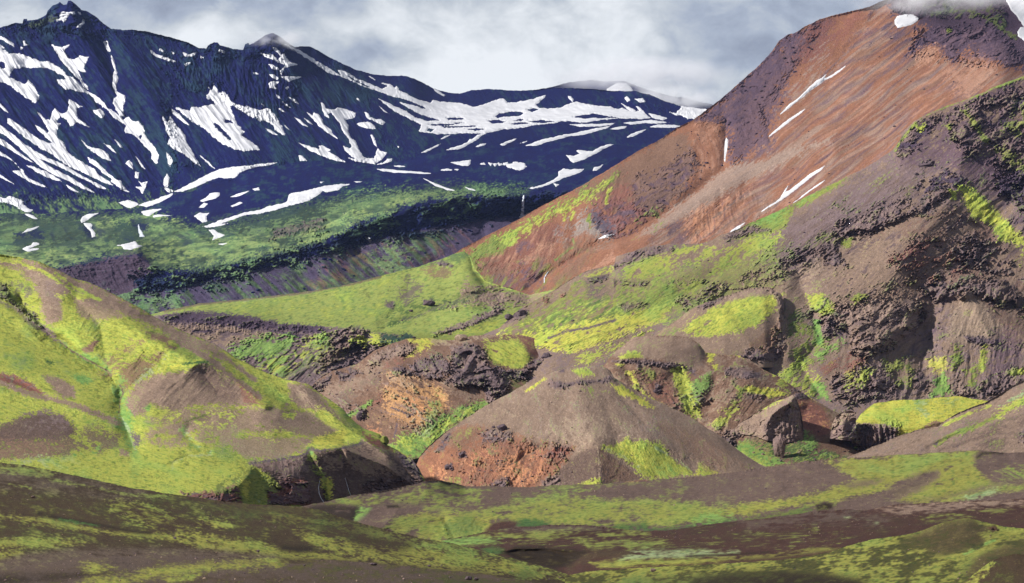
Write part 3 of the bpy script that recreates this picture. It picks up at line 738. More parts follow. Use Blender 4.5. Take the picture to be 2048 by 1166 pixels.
terrain("plateau",
    ridge=[(290,632,3720),(340,619,3740),(400,607,3760),(500,597,3800),(600,585,3840),(650,578,3870),(700,568,3900),(760,552,3950),(830,535,4000),(880,519,4030),(905,509,4050),
      (928,502,4050),(940,512,4000),(950,538,3900),(970,560,3840),(1000,572,3820),(1030,580,3800),(1060,590,3780),(1100,580,3700),(1150,575,3650),(1300,590,3500)],
    contours=[[(290,637,3300),(325,626,3300),(360,620,3300),(400,621,3300),(450,626,3300),(500,631,3300),(560,645,3280),(640,650,3280),(700,656,3270),(760,663,3250),(860,682,3220),(960,690,3200),(1300,720,3150)],
              [(290,660,3280),(325,640,3280),(400,648,3280),(500,655,3280),(640,672,3260),(700,690,3240),(860,712,3150),(1300,760,3050)],
              [(290,800,2980),(500,830,2950),(700,860,2900),(900,800,2950),(1300,810,2900)]],
    base='plat', seed=33, rough=1.3, sm=4, an=(-12, 2.6), rk=1.8,
    ops=[ALL('moss_d', 0.42, 0.8), ALL('moss', 0.30, 0.6),
      P('bench_d', PT(800,520,870,505,935,505,945,540,900,560,850,570,830,590,790,590), 4, 12, 0.30, 0.7),
      P('grass_d', PT(770,640,830,600,900,590,960,600,1000,590,960,630,880,660,800,670), 3, 12, 0.45, 0.8),
      P('purple', PT(795,580,820,560,845,570,830,590,812,605), 3, 8, 0.7, 0.8), P('brown', PT(845,540,880,530,905,545,870,560), 3, 8, 0.6, 0.8),
      CR(PT(843,598,865,600,870,610,850,610), 4, 8, 'crag_d', 3), CR(PT(868,525,895,522,905,532,880,533), 4, 7, 'crag_d', 3, 0.7),
      CR(PT(770,600,790,605,785,618,772,612), 3, 7, 'crag_d', 3, 0.8),
      P('grav', PT(930,560,960,575,1000,585,1060,590,1100,590,1060,610,1000,610,930,605,900,610), 3, 10, 0.8, 0.9),
      CR(PT(930,570,960,570,1010,580,1060,600,1010,620,940,605,890,620), 3, 8, 'crag', 8, 0.5, 'grav'),
      S('crag', PT(800,640,830,635,850,625,880,612,900,605), 3, 4, 1, 0.7), S('grass_d', PT(760,650,800,640,850,625,900,605,950,590), 6, 6, 2, 0.6, 0.7),
      P('plat', PT(780,660,840,640,900,625,960,620,1000,625,980,650,900,668,820,668), 3, 8, 0.9, 0.9), P('moss', PT(880,660,940,640,1000,640,1000,660,940,670,880,672), 3, 6, 0.7, 0.8),
      CR(PT(865,665,900,655,940,640,980,622,1010,610,1000,628,960,645,910,665,870,672), 4, 9, 'crag', 5, 0.8, 'grav_p'),
      S('lichen', PT(395,609,450,603,520,597,600,587,680,572), 1.2, 2, 1, 0.7, 0.8), S('grav_d', PT(330,622,400,608,500,597,600,586,700,568,760,553), 3, 1.2, 1, 1, 0.8),
      # front cliff and its talus
      P('grav_p', PT(285,640,325,628,400,622,500,632,560,646,640,651,700,657,760,664,800,668,800,900,285,900), 1.5, 3, 1, 1),
      P('purple_d', PT(318,632,400,622,500,631,560,645,640,651,660,660,620,668,560,662,480,655,400,648,330,645), 1.5, 4, 1, 0.95),
      P('grav', PT(330,648,400,650,480,656,560,664,600,672,560,680,480,690,420,690,350,660), 2, 5, 0.8, 0.9),
      S('purple_d', PT(480,652,540,660,600,672), 4, 4), S('purple_d', PT(385,663,420,662), 3, 2),
      P('grass', PT(470,690,500,672,545,668,590,672,580,700,540,720,490,725,460,715), 3, 10, 0.75, 0.95),
      P('moss', PT(560,720,620,680,680,672,720,690,680,720,640,745,600,755,560,740,500,740,480,725,540,720), 3, 12, 0.55, 0.9),
      STK('grass', PT(480,735,600,690,700,670,660,730,600,765,520,750), 0.5, -38, 7, 8, 0.85),
      STK('grav_p', PT(560,770,620,700,720,690,740,720,640,790), 0.5, -38, 7, 8, 0.8),
      P('crag_d', PT(665,690,690,660,720,655,705,685,690,700), 2, 6), 
      CR(PT(660,680,690,658,740,660,720,690,690,700,670,700), 5, 9, 'crag_d', 5, 0.85, 'crag'),
      CR(PT(700,700,740,690,790,690,800,700,730,720,710,730), 4, 9, 'crag_d', 8, 0.55, 'crag'),
      CR(PT(620,740,660,700,700,690,730,700,690,740,640,770), 4, 10, 'crag', 10, 0.45, 'grav_d'),
      CR(PT(665,735,700,720,715,730,700,750,680,760,668,745), 6, 10, 'crag_d', 4, 0.9),
      P('moss', PT(700,675,760,665,800,670,800,690,760,690,720,688), 2, 6, 0.6), P('bench_d', PT(760,668,820,668,850,678,800,684,760,680), 2, 6, 0.7),
      P('moss_d', PT(830,670,960,668,1000,672,900,690,830,688), 3, 6, 0.8),
      FL(PT(300,640,640,655,640,680,400,670), 3, 8, 88, 4), FL(PT(460,680,720,670,700,790,500,790), 4, 16, -40, 5),
      RL(PT(770,655,830,632,880,610,940,590,1000,585), 7, -6), RL(PT(820,560,815,590,790,620,760,650), 8, -4), RL(PT(940,510,945,540,965,565), 6, -6),
      DOME(PT(790,660,900,628,1000,625,990,655,890,672), 16, 4)],
    label="flat green moss plateau with a dark cut bank on its near edge", cat="plateau")

FACE6 = PT(1480,520,1560,440,1640,390,1760,330,1850,260,1900,300,1800,420,1640,520,1560,560)
terrain("mountain#crag",
    ridge=[(930,700,3000),(960,672,3030),(1000,655,3060),(1030,625,3100),(1060,606,3140),(1100,585,3180),(1130,566,3200),(1158,549,3220),(1175,541,3230),(1228,529,3250),(1232,513,3260),(1262,504,3270),(1290,494,3290),(1340,488,3310),(1400,487,3330),
      (1425,480,3340),(1440,470,3350),(1462,464,3360),(1500,446,3420),(1530,434,3450),(1560,420,3470),(1600,400,3500),(1640,379,3520),(1690,355,3540),(1730,336,3560),
      (1760,317,3570),(1785,300,3580),(1800,280,3580),(1808,262,3590),(1830,242,3600),(1850,230,3610),(1885,215,3630),(1900,210,3640),(1935,198,3660),(1965,185,3680),
      (1985,176,3690),(2010,166,3700),(2048,152,3720),(2108,138,3740)],
    contours=[[(930,720,2900),(1000,676,2930),(1100,640,3000),(1200,600,3050),(1300,570,3090),(1400,540,3130),(1500,520,3180),(1600,480,3250),(1700,430,3320),(1800,380,3380),(1900,330,3450),(2000,300,3500),(2108,290,3520)],
              [(930,745,2840),(1000,710,2830),(1100,690,2830),(1200,670,2830),(1300,660,2850),(1400,640,2880),(1500,620,2930),(1600,590,3000),(1700,560,3060),(1800,520,3120),(1900,500,3180),(2000,500,3220),(2108,500,3240)],
              [(930,780,2780),(1100,740,2720),(1300,740,2700),(1400,700,2720),(1500,700,2760),(1600,690,2800),(1700,680,2840),(1800,680,2880),(1900,680,2900),(2000,690,2920),(2108,690,2940)],
              [(930,850,2650),(1100,830,2560),(1300,840,2540),(1500,840,2560),(1700,850,2580),(1900,850,2600),(2108,850,2640)]],
    base='grav', seed=43, rough=1.6, sm=7, an=(-30, 2.2),
    ops=[ALL('brown', 0.35, 0.6), ALL('grav_p', 0.55, 0.8), ALL('purple', 0.28, 0.6),
      STK('purple_d', PT(1560,560,1700,430,1850,240,2110,150,2110,640,1900,720,1660,700), 0.36, 138, 14, 5, 0.6),
      FL(PT(1480,540,1700,400,1830,260,2110,160,2110,480,1900,520,1650,640,1560,580), 4.5, 30, 140, 5), FL(PT(1640,640,1850,560,2110,520,2110,800,1680,800), 5, 26, 105, 4),
      P('grav_p', FACE6, 5, 16, 0.9, 0.8), STK('grav_d', FACE6, 0.4, 143, 7, 10, 0.6),
      P('purple', PT(1800,280,1850,232,1960,190,2060,150,2120,140,2120,480,2050,400,1950,360,1900,330,1850,330,1790,330), 5, 16, 0.75, 0.85),
      P('purple_d', PT(1920,220,2060,170,2120,170,2120,420,2060,380,1990,330,1940,300), 5, 16, 0.6, 0.75),
      P('brown', PT(1700,480,1850,420,1960,420,2060,560,2060,700,1900,600,1750,640,1650,640), 6, 16, 0.6, 0.7),
      P('grav', PT(1560,560,1700,500,1800,470,1850,500,1760,600,1660,640,1580,620), 6, 14, 0.6, 0.8), P('grav_l', PT(1550,570,1660,500,1760,440,1740,470,1640,540,1580,580), 5, 10, 0.6, 0.6),
      P('grav_l', PT(1905,620,1938,580,1970,610,2010,660,1985,690,1930,690,1895,680), 4, 6, 1, 0.8),
      # grass strip against the rust slope, left flanks
      P('moss_d', PT(1440,480,1500,444,1560,418,1640,378,1700,350,1680,370,1640,395,1590,420,1570,450,1560,462,1500,478), 2, 5, 1, 1), P('grass', PT(1500,450,1640,380,1600,410,1540,440), 3, 8, 0.5, 0.7),
      P('moss', PT(1420,540,1450,500,1500,475,1560,470,1556,485,1510,510,1440,545,1410,560), 2, 8, 0.75, 0.95), P('grass', PT(1400,560,1440,530,1500,500,1450,540), 2, 8, 0.6, 0.8),
      P('moss', PT(1250,535,1300,510,1345,505,1360,525,1340,545,1290,560,1255,560), 2, 10, 0.7, 0.9), P('moss', PT(1345,500,1420,490,1450,495,1420,520,1360,520), 2, 10, 0.6, 0.9),
      P('moss', PT(1170,552,1225,530,1225,545,1180,560), 1.5, 4, 0.9, 0.9),
      P('moss_d', PT(1000,670,1060,610,1130,575,1165,560,1280,580,1400,560,1420,590,1300,640,1150,680,1040,700), 3, 10, 0.62, 0.95),
      P('moss', PT(1010,668,1100,640,1200,610,1320,590,1340,610,1240,650,1150,690,1060,690), 3, 12, 0.4, 0.8), P('grass', PT(1250,570,1330,545,1350,560,1300,600,1250,620), 3, 12, 0.5, 0.8),
      STK('brown', PT(1050,620,1130,580,1200,570,1280,580,1200,640,1100,660), 0.33, -32, 9, 5, 0.8), STK('grass_d', PT(1100,640,1250,560,1400,560,1300,640,1150,680), 0.35, -32, 8, 5, 0.7),
      P('purple', PT(1170,560,1200,556,1240,570,1200,600,1175,590), 3, 8, 0.7, 0.8),
      P('moss_y', PT(1000,672,1100,662,1200,642,1300,615,1340,610,1330,640,1260,665,1200,690,1150,705,1100,700,1040,680), 3, 6, 0.85, 0.9),
      P('moss', PT(1150,712,1230,690,1300,660,1280,680,1220,705,1180,725,1150,725), 2, 8, 0.7, 0.9),
      S('crag_d', PT(1099,676,1130,663,1180,655,1230,640), 2.2, 2), S('moss_dark', PT(1140,690,1200,668,1260,652,1300,640), 1, 2, 1, 0.7, 0.7),
      # streaky gravel slope with a line of crags
      STK('moss_d', PT(1540,530,1660,470,1720,420,1680,470,1600,520,1560,545), 0.5, 148, 6, 9, 0.8), STK('moss_d', PT(1730,380,1790,340,1760,380), 0.5, 148, 5, 8, 0.7),
      CR(PT(1665,455,1690,440,1740,430,1790,400,1840,405,1835,425,1770,450,1740,470,1690,475,1680,480), 7, 13, 'crag_d', 7, 0.8, 'crag'),
      CR(PT(1840,420,1850,395,1880,370,1900,385,1870,420,1845,432), 7, 12, 'crag_d', 5, 0.9, 'crag'),
      CR(PT(1835,325,1865,320,1870,330,1838,335), 5, 8, 'crag_d', 2), CR(PT(1830,400,1900,370,1930,360,1890,340,1880,350,1840,370), 5, 12, 'purple_d', 8, 0.6),
      CR(PT(1790,290,1830,250,1850,232,1890,225,1850,270,1830,300,1800,320), 6, 13, 'purple_d', 6, 0.8, 'crag'),
      CR(PT(1900,225,2060,170,2110,170,2110,400,2040,370,1980,320,1930,300,1900,260), 7, 20, 'purple_d', 10, 0.55, 'crag'),
      CR(PT(1560,520,1600,500,1660,490,1680,500,1690,530,1650,535,1640,510,1600,520,1560,530), 6, 12, 'crag', 7, 0.7, 'crag_d'),
      CR(PT(1480,560,1500,545,1560,535,1580,540,1540,560,1500,580,1470,580,1430,590,1395,600,1420,570), 6, 12, 'crag', 6, 0.75, 'crag_l'),
      CR(PT(1395,590,1410,560,1430,570,1420,610,1400,620,1370,615,1350,600,1370,590), 7, 11, 'crag_d', 5, 0.8, 'crag'),
      P('crag_l', PT(1420,600,1440,580,1500,570,1540,575,1500,590,1450,600,1425,605), 2, 5, 0.8, 0.8),
      CR(PT(1640,640,1680,610,1760,600,1830,600,1850,620,1830,660,1790,690,1760,700,1720,715,1705,700,1700,660,1680,650), 8, 17, 'crag', 10, 0.72, 'crag_l'),
      CR(PT(1840,560,1880,540,1900,580,1940,560,2010,560,2050,600,2050,620,1980,600,1940,580,1900,600,1870,610,1845,590), 7, 15, 'crag_d', 10, 0.7, 'crag'),
      CR(PT(1780,520,1840,480,1900,490,1960,480,1980,520,1920,540,1860,560), 6, 15, 'crag', 12, 0.5, 'brown_r'),
      CR(PT(1890,440,1920,430,1960,480,2050,520,2050,560,1960,540,1900,500), 6, 15, 'crag', 12, 0.5, 'crag_d'),
      CR(PT(1990,350,2060,330,2060,430,2030,400,2000,390), 6, 13, 'purple_d', 8, 0.7),
      CR(PT(1925,670,1960,672,1998,680,1998,688,1960,690,1930,680), 5, 9, 'crag_d', 3),
      P('moss', PT(1918,375,1938,372,1960,390,1995,420,2020,450,2045,470,2060,500,2040,490,2000,480,1985,450,1945,430,1925,400), 2, 5, 0.95, 1), P('moss_y', PT(1925,385,1950,395,2000,440,1980,445,1940,420), 2, 6, 0.7, 0.8),
      P('moss', PT(2020,470,2060,480,2060,530,2040,530,2030,500), 2, 8, 0.7),
      P('moss', PT(1900,380,1915,385,1912,400,1902,398), 1, 3), S('moss_d', PT(1930,225,1950,250,1975,285), 4, 4, 1.5, 0.8, 0.9), S('moss_d', PT(1838,236,1870,222,1905,208,1950,192,1985,176,2020,164,2060,150), 2.5, 2.5, 1, 0.85),
      P('moss_d', PT(2010,250,2060,200,2080,230,2040,270), 2, 10, 0.5, 0.8), P('moss', PT(1835,255,1850,245,1850,258,1838,265), 1, 4, 0.8), P('moss_d', PT(1885,250,1905,248,1900,262), 1, 3, 0.9), S('moss_d', PT(1790,300,1815,265,1830,245), 2, 3, 1, 0.7),
      P('moss_d', PT(1990,290,2060,320,2060,345,2000,320), 2, 8, 0.5, 0.8), P('moss_d', PT(1680,478,1705,475,1700,492,1682,495), 1.5, 4, 0.8),
      # moss field of the middle spur and slopes below
      P('moss', PT(1370,660,1420,620,1470,597,1520,588,1570,585,1560,610,1530,640,1480,662,1420,670,1380,672), 2, 7, 0.9, 1), P('moss_y', PT(1385,660,1440,625,1530,595,1560,595,1520,635,1450,665), 2, 8, 0.6, 0.8),
      P('moss', PT(1610,590,1640,585,1665,610,1668,625,1640,628,1618,610), 2, 5, 0.9, 1), P('moss_d', PT(1700,595,1720,585,1735,590,1705,610), 2, 5, 0.6),
      P('grav', PT(1300,680,1340,650,1390,620,1400,630,1370,660,1380,690,1500,690,1560,620,1570,680,1570,710,1500,715,1430,690,1330,690), 3, 6, 1, 0.9), P('brown', PT(1500,690,1560,640,1575,680,1572,715,1540,715), 3, 6, 0.8, 0.7),
      P('moss_y', PT(1400,685,1440,680,1500,690,1510,705,1470,712,1440,705,1430,725,1415,720,1410,700), 1.5, 3, 1, 1),
      P('moss_dark', PT(1565,625,1590,620,1610,640,1620,680,1610,720,1580,710,1565,670), 3, 10, 0.55, 0.85), P('moss_d', PT(1590,650,1640,660,1690,690,1650,720,1620,740,1590,730), 3, 10, 0.5, 0.85),
      CR(PT(1555,620,1575,625,1575,660,1570,705,1540,705,1530,695), 5, 12, 'crag_l', 4, 0.7, 'crag'), P('grass', PT(1628,640,1640,640,1645,680,1640,690,1632,680), 2, 4, 0.9, 1), P('grass', PT(1630,710,1660,690,1690,680,1680,695,1640,720), 2, 6, 0.6, 0.9),
      CR(PT(1645,640,1665,635,1680,655,1670,670,1650,675,1643,660), 8, 14, 'crag', 3, 1, 'crag_d'),
      CR(PT(1660,760,1680,740,1730,740,1790,740,1800,770,1760,790,1700,800,1665,795), 7, 14, 'crag_d', 8, 0.65, 'crag'), P('moss', PT(1690,750,1740,740,1730,765,1690,775), 2, 8, 0.5, 0.9),
      CR(PT(1815,745,1840,740,1860,760,1860,785,1830,780), 7, 12, 'crag_d', 5, 0.8, 'crag'), CR(PT(1890,760,1920,750,1930,775,1950,790,1900,790), 6, 12, 'crag_d', 6, 0.7, 'crag_l'),
      CR(PT(1965,760,2000,740,2048,735,2100,735,2100,780,2020,780,1990,790,1960,790), 8, 14, 'crag_d', 5, 0.8, 'crag'), P('moss', PT(2015,742,2050,736,2080,738,2060,748,2020,750), 1.5, 4, 0.9),
      P('moss_d', PT(1770,720,1800,715,1830,740,1820,770,1790,760,1775,740), 3, 10, 0.55, 0.9), P('moss_y', PT(1855,722,1890,715,1895,735,1880,750,1862,740), 3, 6, 0.8, 0.8), P('grass', PT(1870,760,1890,745,1900,770,1905,790,1860,792), 2, 6, 0.9, 1),
      P('moss_d', PT(1905,690,1920,690,1920,720,1905,740), 2, 8, 0.6), P('moss', PT(1962,700,1975,690,1970,740,1955,745), 2, 5, 0.7), P('moss_d', PT(1930,740,1955,730,1950,770,1935,770), 2, 6, 0.6),
      P('purple', PT(1980,660,2040,655,2050,700,2020,740,1975,760,1985,710), 4, 10, 0.6, 0.6), P('grav_d', PT(2000,560,2060,600,2060,660,2010,640), 4, 10, 0.7, 0.7),
      P('moss', PT(1560,735,1600,725,1640,755,1650,790,1600,790,1570,770), 3, 10, 0.5, 0.9), P('grass', PT(1620,770,1650,765,1660,800,1640,795), 2, 6, 0.7),
      P('brown_r', PT(1640,735,1700,710,1730,720,1700,740,1650,750), 3, 8, 0.6, 0.8), P('lichen', PT(1780,690,1810,680,1800,700), 2, 6, 0.4, 0.5),
      LG('moss_d', PT(1180,560,1560,480,1560,640,1300,640), 0.80, 0.7),
      CR(PT(1228,530,1262,505,1340,490,1350,498,1290,515,1250,530,1232,536), 5, 10, 'crag', 3, 0.9, 'grav_p'), CR(PT(1170,556,1220,546,1215,560,1195,568,1178,565), 7, 12, 'crag_d', 2, 1),
      CR(PT(1222,556,1260,562,1300,560,1300,572,1270,575,1230,568), 5, 9, 'crag', 3, 0.9, 'crag_d'), CR(PT(1440,475,1462,464,1500,452,1540,460,1500,468,1450,482), 5, 9, 'crag_d', 4, 0.8, 'crag'),
      CR(PT(1240,610,1280,600,1290,612,1250,622), 4, 8, 'crag_d', 5, 0.6, 'crag'), CR(PT(1000,640,1020,620,1060,615,1050,635,1010,650), 5, 10, 'crag', 4, 0.8, 'crag_d'),
      CR(PT(1050,620,1100,590,1140,575,1130,590,1080,615), 4, 8, 'crag', 5, 0.5, 'brown_r'),
      CR(PT(1600,640,1900,440,1980,560,1760,720), 3.5, 8, 'crag_d', 10, 0.16), CR(PT(1500,500,1700,400,1800,400,1640,520,1540,560), 3, 6, 'crag_d', 10, 0.10),
      CR(PT(1560,560,1700,440,1830,330,1960,200,2110,150,2110,800,1700,800,1600,760), 1.2, 34, None, 20, 0.35), CR(PT(1100,700,1300,560,1560,500,2110,300,2110,800,1500,700), 0.6, 10, None, 20, 0.22),
      DOME(PT(1690,640,1740,600,1830,592,1850,620,1825,680,1760,712,1700,700), 26, 26), DOME(PT(1845,580,1900,545,2000,550,2060,590,2040,620,1960,600,1880,610), 18, 20), DOME(PT(1480,700,1540,650,1575,625,1576,700,1560,714), 20, 14), RL(PT(1840,640,1850,690,1845,740), 16, -16), DOME(PT(1665,470,1740,425,1845,395,1890,365,1905,385,1850,430,1740,470), 14, 14), DOME(PT(1660,760,1700,735,1790,738,1800,775,1700,800), 16, 14), RL(PT(1700,350,1640,430,1560,500,1480,545), 40, 14), RL(PT(1760,470,1680,520,1600,560), 34, -12), RL(PT(1850,440,1760,520,1700,580,1640,620), 40, 14), RL(PT(2040,360,1990,440,1960,520,1900,560), 36, -14), RL(PT(1940,600,2000,640,2080,690), 36, 14), RL(PT(1850,650,1840,720,1850,790), 30, -14), RL(PT(1400,500,1340,560,1240,620,1120,680), 30, 10), RL(PT(1965,185,1930,260,1920,340,1900,400,1850,470,1780,560,1700,640), 45, 22), RL(PT(1850,230,1790,330,1700,420,1560,520), 30, 8), RL(PT(1920,390,1980,440,2050,500), 18, -8),
      RL(PT(1600,560,1620,620,1640,680,1600,730,1640,790), 16, -16), RL(PT(1570,580,1572,640,1575,710), 16, 12), RL(PT(1870,600,1860,680,1880,760), 22, -14), RL(PT(1800,600,1760,660,1740,720), 28, 10),
      RL(PT(1940,585,1960,640,1990,690), 25, 10), RL(PT(1440,560,1400,610,1340,650), 16, 10), RL(PT(1540,470,1450,540,1380,580,1280,630), 12, -9), RL(PT(1460,480,1400,530,1300,590), 12, 6),
      FL(PT(1480,540,1640,400,1760,340,1800,380,1640,520), 3, 12, 146, 8), FL(PT(1700,740,1900,690,2040,690,2000,800,1760,790), 5, 18, 95, 4), FL(PT(1000,680,1240,560,1400,560,1300,660,1100,700), 3, 14, -30, 5)],
    label="dark craggy mountainside of purple-brown lava and scattered moss on the right", cat="mountain")

terrain("ridge#spur",
    ridge=[(1255,705,2765),(1290,688,2790),(1320,664,2830),(1345,645,2860),(1372,626,2890),(1395,611,2910),(1420,602,2925),(1445,594,2940),(1470,584,2950),(1500,577,2960),(1528,574,2965),(1548,577,2960),(1562,588,2950),(1572,604,2930),(1580,628,2905),(1583,655,2880),(1580,685,2855),(1574,708,2835),(1568,722,2825)],
    contours=[[(1255,710,2740),(1350,668,2780),(1450,635,2820),(1530,620,2850),(1562,640,2850),(1570,725,2810)],
              [(1255,716,2715),(1350,695,2720),(1450,685,2735),(1530,680,2770),(1562,690,2800),(1570,728,2800)],
              [(1255,740,2660),(1350,735,2640),(1450,735,2650),(1530,735,2690),(1570,735,2780)]],
    base='grav', seed=171, rough=1.2, sm=3, an=(-30, 2.0), jit=1.6,
    ops=[ALL('brown', 0.35, 0.6), ALL('grav_l', 0.25, 0.5),
      P('moss', PT(1366,662,1385,640,1420,618,1450,605,1480,597,1520,590,1560,588,1555,612,1530,640,1490,660,1440,672,1385,674), 2, 6, 0.92, 1), P('moss_y', PT(1385,660,1440,625,1530,598,1555,596,1520,632,1450,662), 2, 8, 0.5, 0.7), P('moss_d', PT(1400,668,1460,640,1530,615,1500,650,1440,672), 2, 6, 0.35, 0.7),
      P('crag_l', PT(1395,612,1445,590,1500,575,1550,575,1545,588,1500,590,1450,602,1405,615), 2, 4, 0.8, 0.8),
      CR(PT(1395,615,1420,600,1450,592,1440,602,1410,618), 5, 9, 'crag', 3, 0.8, 'crag_d'), CR(PT(1530,572,1565,585,1584,620,1586,690,1572,725,1555,715,1540,700,1545,660,1562,625,1552,595), 7, 11, 'crag_l', 3, 0.9, 'crag'), CR(PT(1490,700,1540,690,1570,700,1572,725,1520,722,1480,715), 6, 10, 'crag', 4, 0.8, 'crag_d'), P('moss_d', PT(1290,705,1330,670,1350,660,1330,690,1300,712), 2, 8, 0.4, 0.8),
      P('brown', PT(1500,690,1545,650,1560,640,1555,690,1530,708), 3, 6, 0.8, 0.8), RL(PT(1400,620,1460,640,1500,690), 20, 6), RL(PT(1560,600,1566,650,1560,710), 10, 10), FL(PT(1370,660,1540,590,1550,610,1450,670), 1.5, 9, -28, 6)],
    label="mossy brown spur ending in a low broken cliff", cat="ridge")
terrain("ridge#crag",
    ridge=[(600,800,2800),(612,780,2820),(640,757,2840),(665,742,2850),(690,735,2860),(715,728,2860),(735,712,2870),(750,700,2870),(775,690,2880),(795,684,2880),(812,678,2890),(850,676,2900),
      (880,679,2900),(905,681,2890),(925,676,2890),(945,671,2890),(1000,669,2890),(1040,669,2890),(1062,674,2880),(1085,684,2870),(1105,695,2860),(1120,712,2850),(1150,720,2830),(1200,735,2800),(1280,770,2750)],
    contours=[[(600,820,2770),(700,770,2780),(800,705,2800),(880,700,2790),(950,690,2790),(1050,695,2790),(1150,750,2770),(1280,790,2720)],
              [(600,830,2720),(700,800,2690),(800,760,2680),(900,750,2680),(970,760,2690),(1050,770,2700),(1280,810,2680)],
              [(600,840,2660),(700,900,2540),(800,925,2500),(900,900,2520),(1000,850,2580),(1280,850,2600)]],
    base='brown', seed=53, rough=1.3, sm=4, an=(28, 2.0),
    ops=[ALL('grav', 0.35, 0.6), ALL('grav_d', 0.3, 0.5),
      P('grav', PT(640,770,700,745,760,720,800,700,780,740,740,780,700,800,660,810), 3, 10, 0.7, 0.8), P('grav_d', PT(660,800,720,770,780,730,760,770,700,810), 3, 8, 0.5, 0.7),
      P('brown_r', PT(700,820,760,790,770,800,740,820,710,835), 2, 8, 0.7, 0.8), P('brown_r', PT(770,715,840,690,850,700,800,730,770,735), 3, 8, 0.6, 0.8),
      P('ochre', PT(775,752,830,752,870,770,900,790,890,820,860,845,830,860,790,850,760,830,770,790), 4, 12, 0.72, 0.9), P('brown', PT(740,810,800,840,860,860,800,880,740,870,720,830), 5, 12, 0.8, 0.8), P('orange', PT(735,855,755,850,760,865,745,870), 2, 6, 0.7, 0.7), P('orange', PT(805,790,850,795,870,820,840,825,810,815), 3, 10, 0.5, 0.7),
      P('grav_l', PT(770,755,820,755,850,765,810,775,775,770), 3, 8, 0.6, 0.7),
      S('crag', PT(770,765,830,790,870,805), 2, 4, 1.5, 0.6, 0.9), S('crag', PT(790,808,830,820,825,830), 2.5, 3, 1.5, 0.7, 0.9), S('crag_d', PT(782,815,822,830,815,833), 2, 2, 1, 0.8), S('crag', PT(760,820,795,832), 1, 1.5), S('crag_d', PT(795,840,792,860,788,880), 1.5, 2, 1, 0.8),
      P('moss_y', PT(808,676,850,675,885,678,895,682,870,690,850,695,840,705,825,712,812,716,818,700,835,690), 2, 5, 0.85, 0.95), P('grav_l', PT(860,680,930,672,1000,670,980,676,900,690,870,692), 2, 4, 0.7, 0.8),
      P('moss', PT(965,683,1000,676,1035,676,1050,690,1062,720,1050,735,1020,738,990,730,975,712), 2, 6, 0.88, 1), P('brown_r', PT(1038,674,1062,676,1090,690,1110,705,1115,720,1080,715,1060,705), 2, 5, 0.9, 0.8), P('moss_d', PT(1085,684,1120,700,1150,720,1140,728,1110,715), 2, 5, 0.8, 0.9),
      P('moss', PT(1050,755,1110,740,1120,755,1080,770,1060,775), 2, 6, 0.7, 0.9),
      P('moss_dark', PT(985,745,1040,740,1060,760,1010,800,985,785), 3, 8, 0.5, 0.7),
      P('grass', PT(690,830,740,800,752,793,745,808,712,830,700,838), 1.5, 4, 0.9, 1), P('grass', PT(780,905,800,870,850,858,865,840,880,830,900,825,960,800,980,803,985,812,950,830,920,850,880,880,850,910,800,920), 3, 8, 0.85, 1),
      P('moss', PT(790,880,840,860,920,830,960,810,940,830,860,880,800,900), 3, 8, 0.5, 0.8), P('grass', PT(855,805,870,795,880,810,870,850,855,860,850,840), 2, 6, 0.5, 0.7), P('lichen', PT(840,850,870,820,868,850,845,880,830,880), 2, 6, 0.35, 0.7),
      STK('brown', PT(850,860,920,820,980,800,960,830,870,890), 0.3, -42, 6, 8, 0.7),
      P('grav', PT(880,760,940,770,970,790,950,800,900,790), 3, 8, 0.7, 0.7),
      CR(PT(900,695,935,685,958,690,970,705,975,725,1000,745,1020,765,1012,790,990,800,975,790,968,775,940,772,920,775,890,765,900,740,905,720), 10, 15, 'crag', 4, 0.95, 'crag_d'),
      CR(PT(835,720,880,712,905,730,900,750,870,760,850,755,830,748,790,745,785,735,810,730), 7, 12, 'crag', 7, 0.75, 'crag_d'),
      CR(PT(965,770,1000,780,1015,795,1010,810,985,812,972,800), 9, 12, 'crag_d', 3, 1, 'crag'),
      CR(PT(733,725,750,705,790,688,815,686,830,692,835,700,810,712,790,715,770,722,740,735), 8, 12, 'crag', 5, 0.85, 'crag_l'),
      CR(PT(1085,710,1105,705,1120,712,1118,735,1090,740,1060,740,1050,750,1040,742,1060,725), 9, 13, 'crag_d', 4, 0.9, 'crag'), CR(PT(1120,720,1150,718,1160,728,1130,735), 7, 10, 'crag_d', 4, 0.8, 'crag'),
      CR(PT(970,728,1000,735,1060,745,1060,760,1020,755,985,745), 6, 11, 'crag_d', 5, 0.8),
      CR(PT(670,745,700,735,720,745,700,760,680,765), 6, 10, 'crag', 5, 0.7, 'crag_d'), CR(PT(620,775,650,755,665,745,660,765,640,780,625,790), 6, 10, 'crag_d', 4, 0.85, 'crag'),
      CR(PT(712,830,722,815,730,820,728,835,735,838,720,842), 9, 8, 'crag_d', 2, 1), CR(PT(690,820,760,790,760,800,700,830), 4, 8, 'crag', 6, 0.4),
      CR(PT(790,768,860,800,880,830,840,860,780,850), 3, 9, 'crag_l', 8, 0.25), CR(PT(660,780,800,740,880,770,760,790,680,820), 3, 7, 'crag', 10, 0.2),
      FL(PT(760,760,900,790,890,860,780,860), 3.5, 9, 20, 5), FL(PT(640,780,780,720,800,760,700,860), 3, 12, -35, 5), FL(PT(800,880,960,800,985,810,900,880), 3, 9, -42, 6),
      DOME(PT(970,676,1050,676,1090,690,1060,738,990,732), 20, 6), RL(PT(985,800,1000,770,975,725,950,695), 12, 8), RL(PT(820,715,860,760,900,830,880,870), 18, -7)],
    label="low rocky ridge with a jagged dark crag and banded ochre slope", cat="ridge")

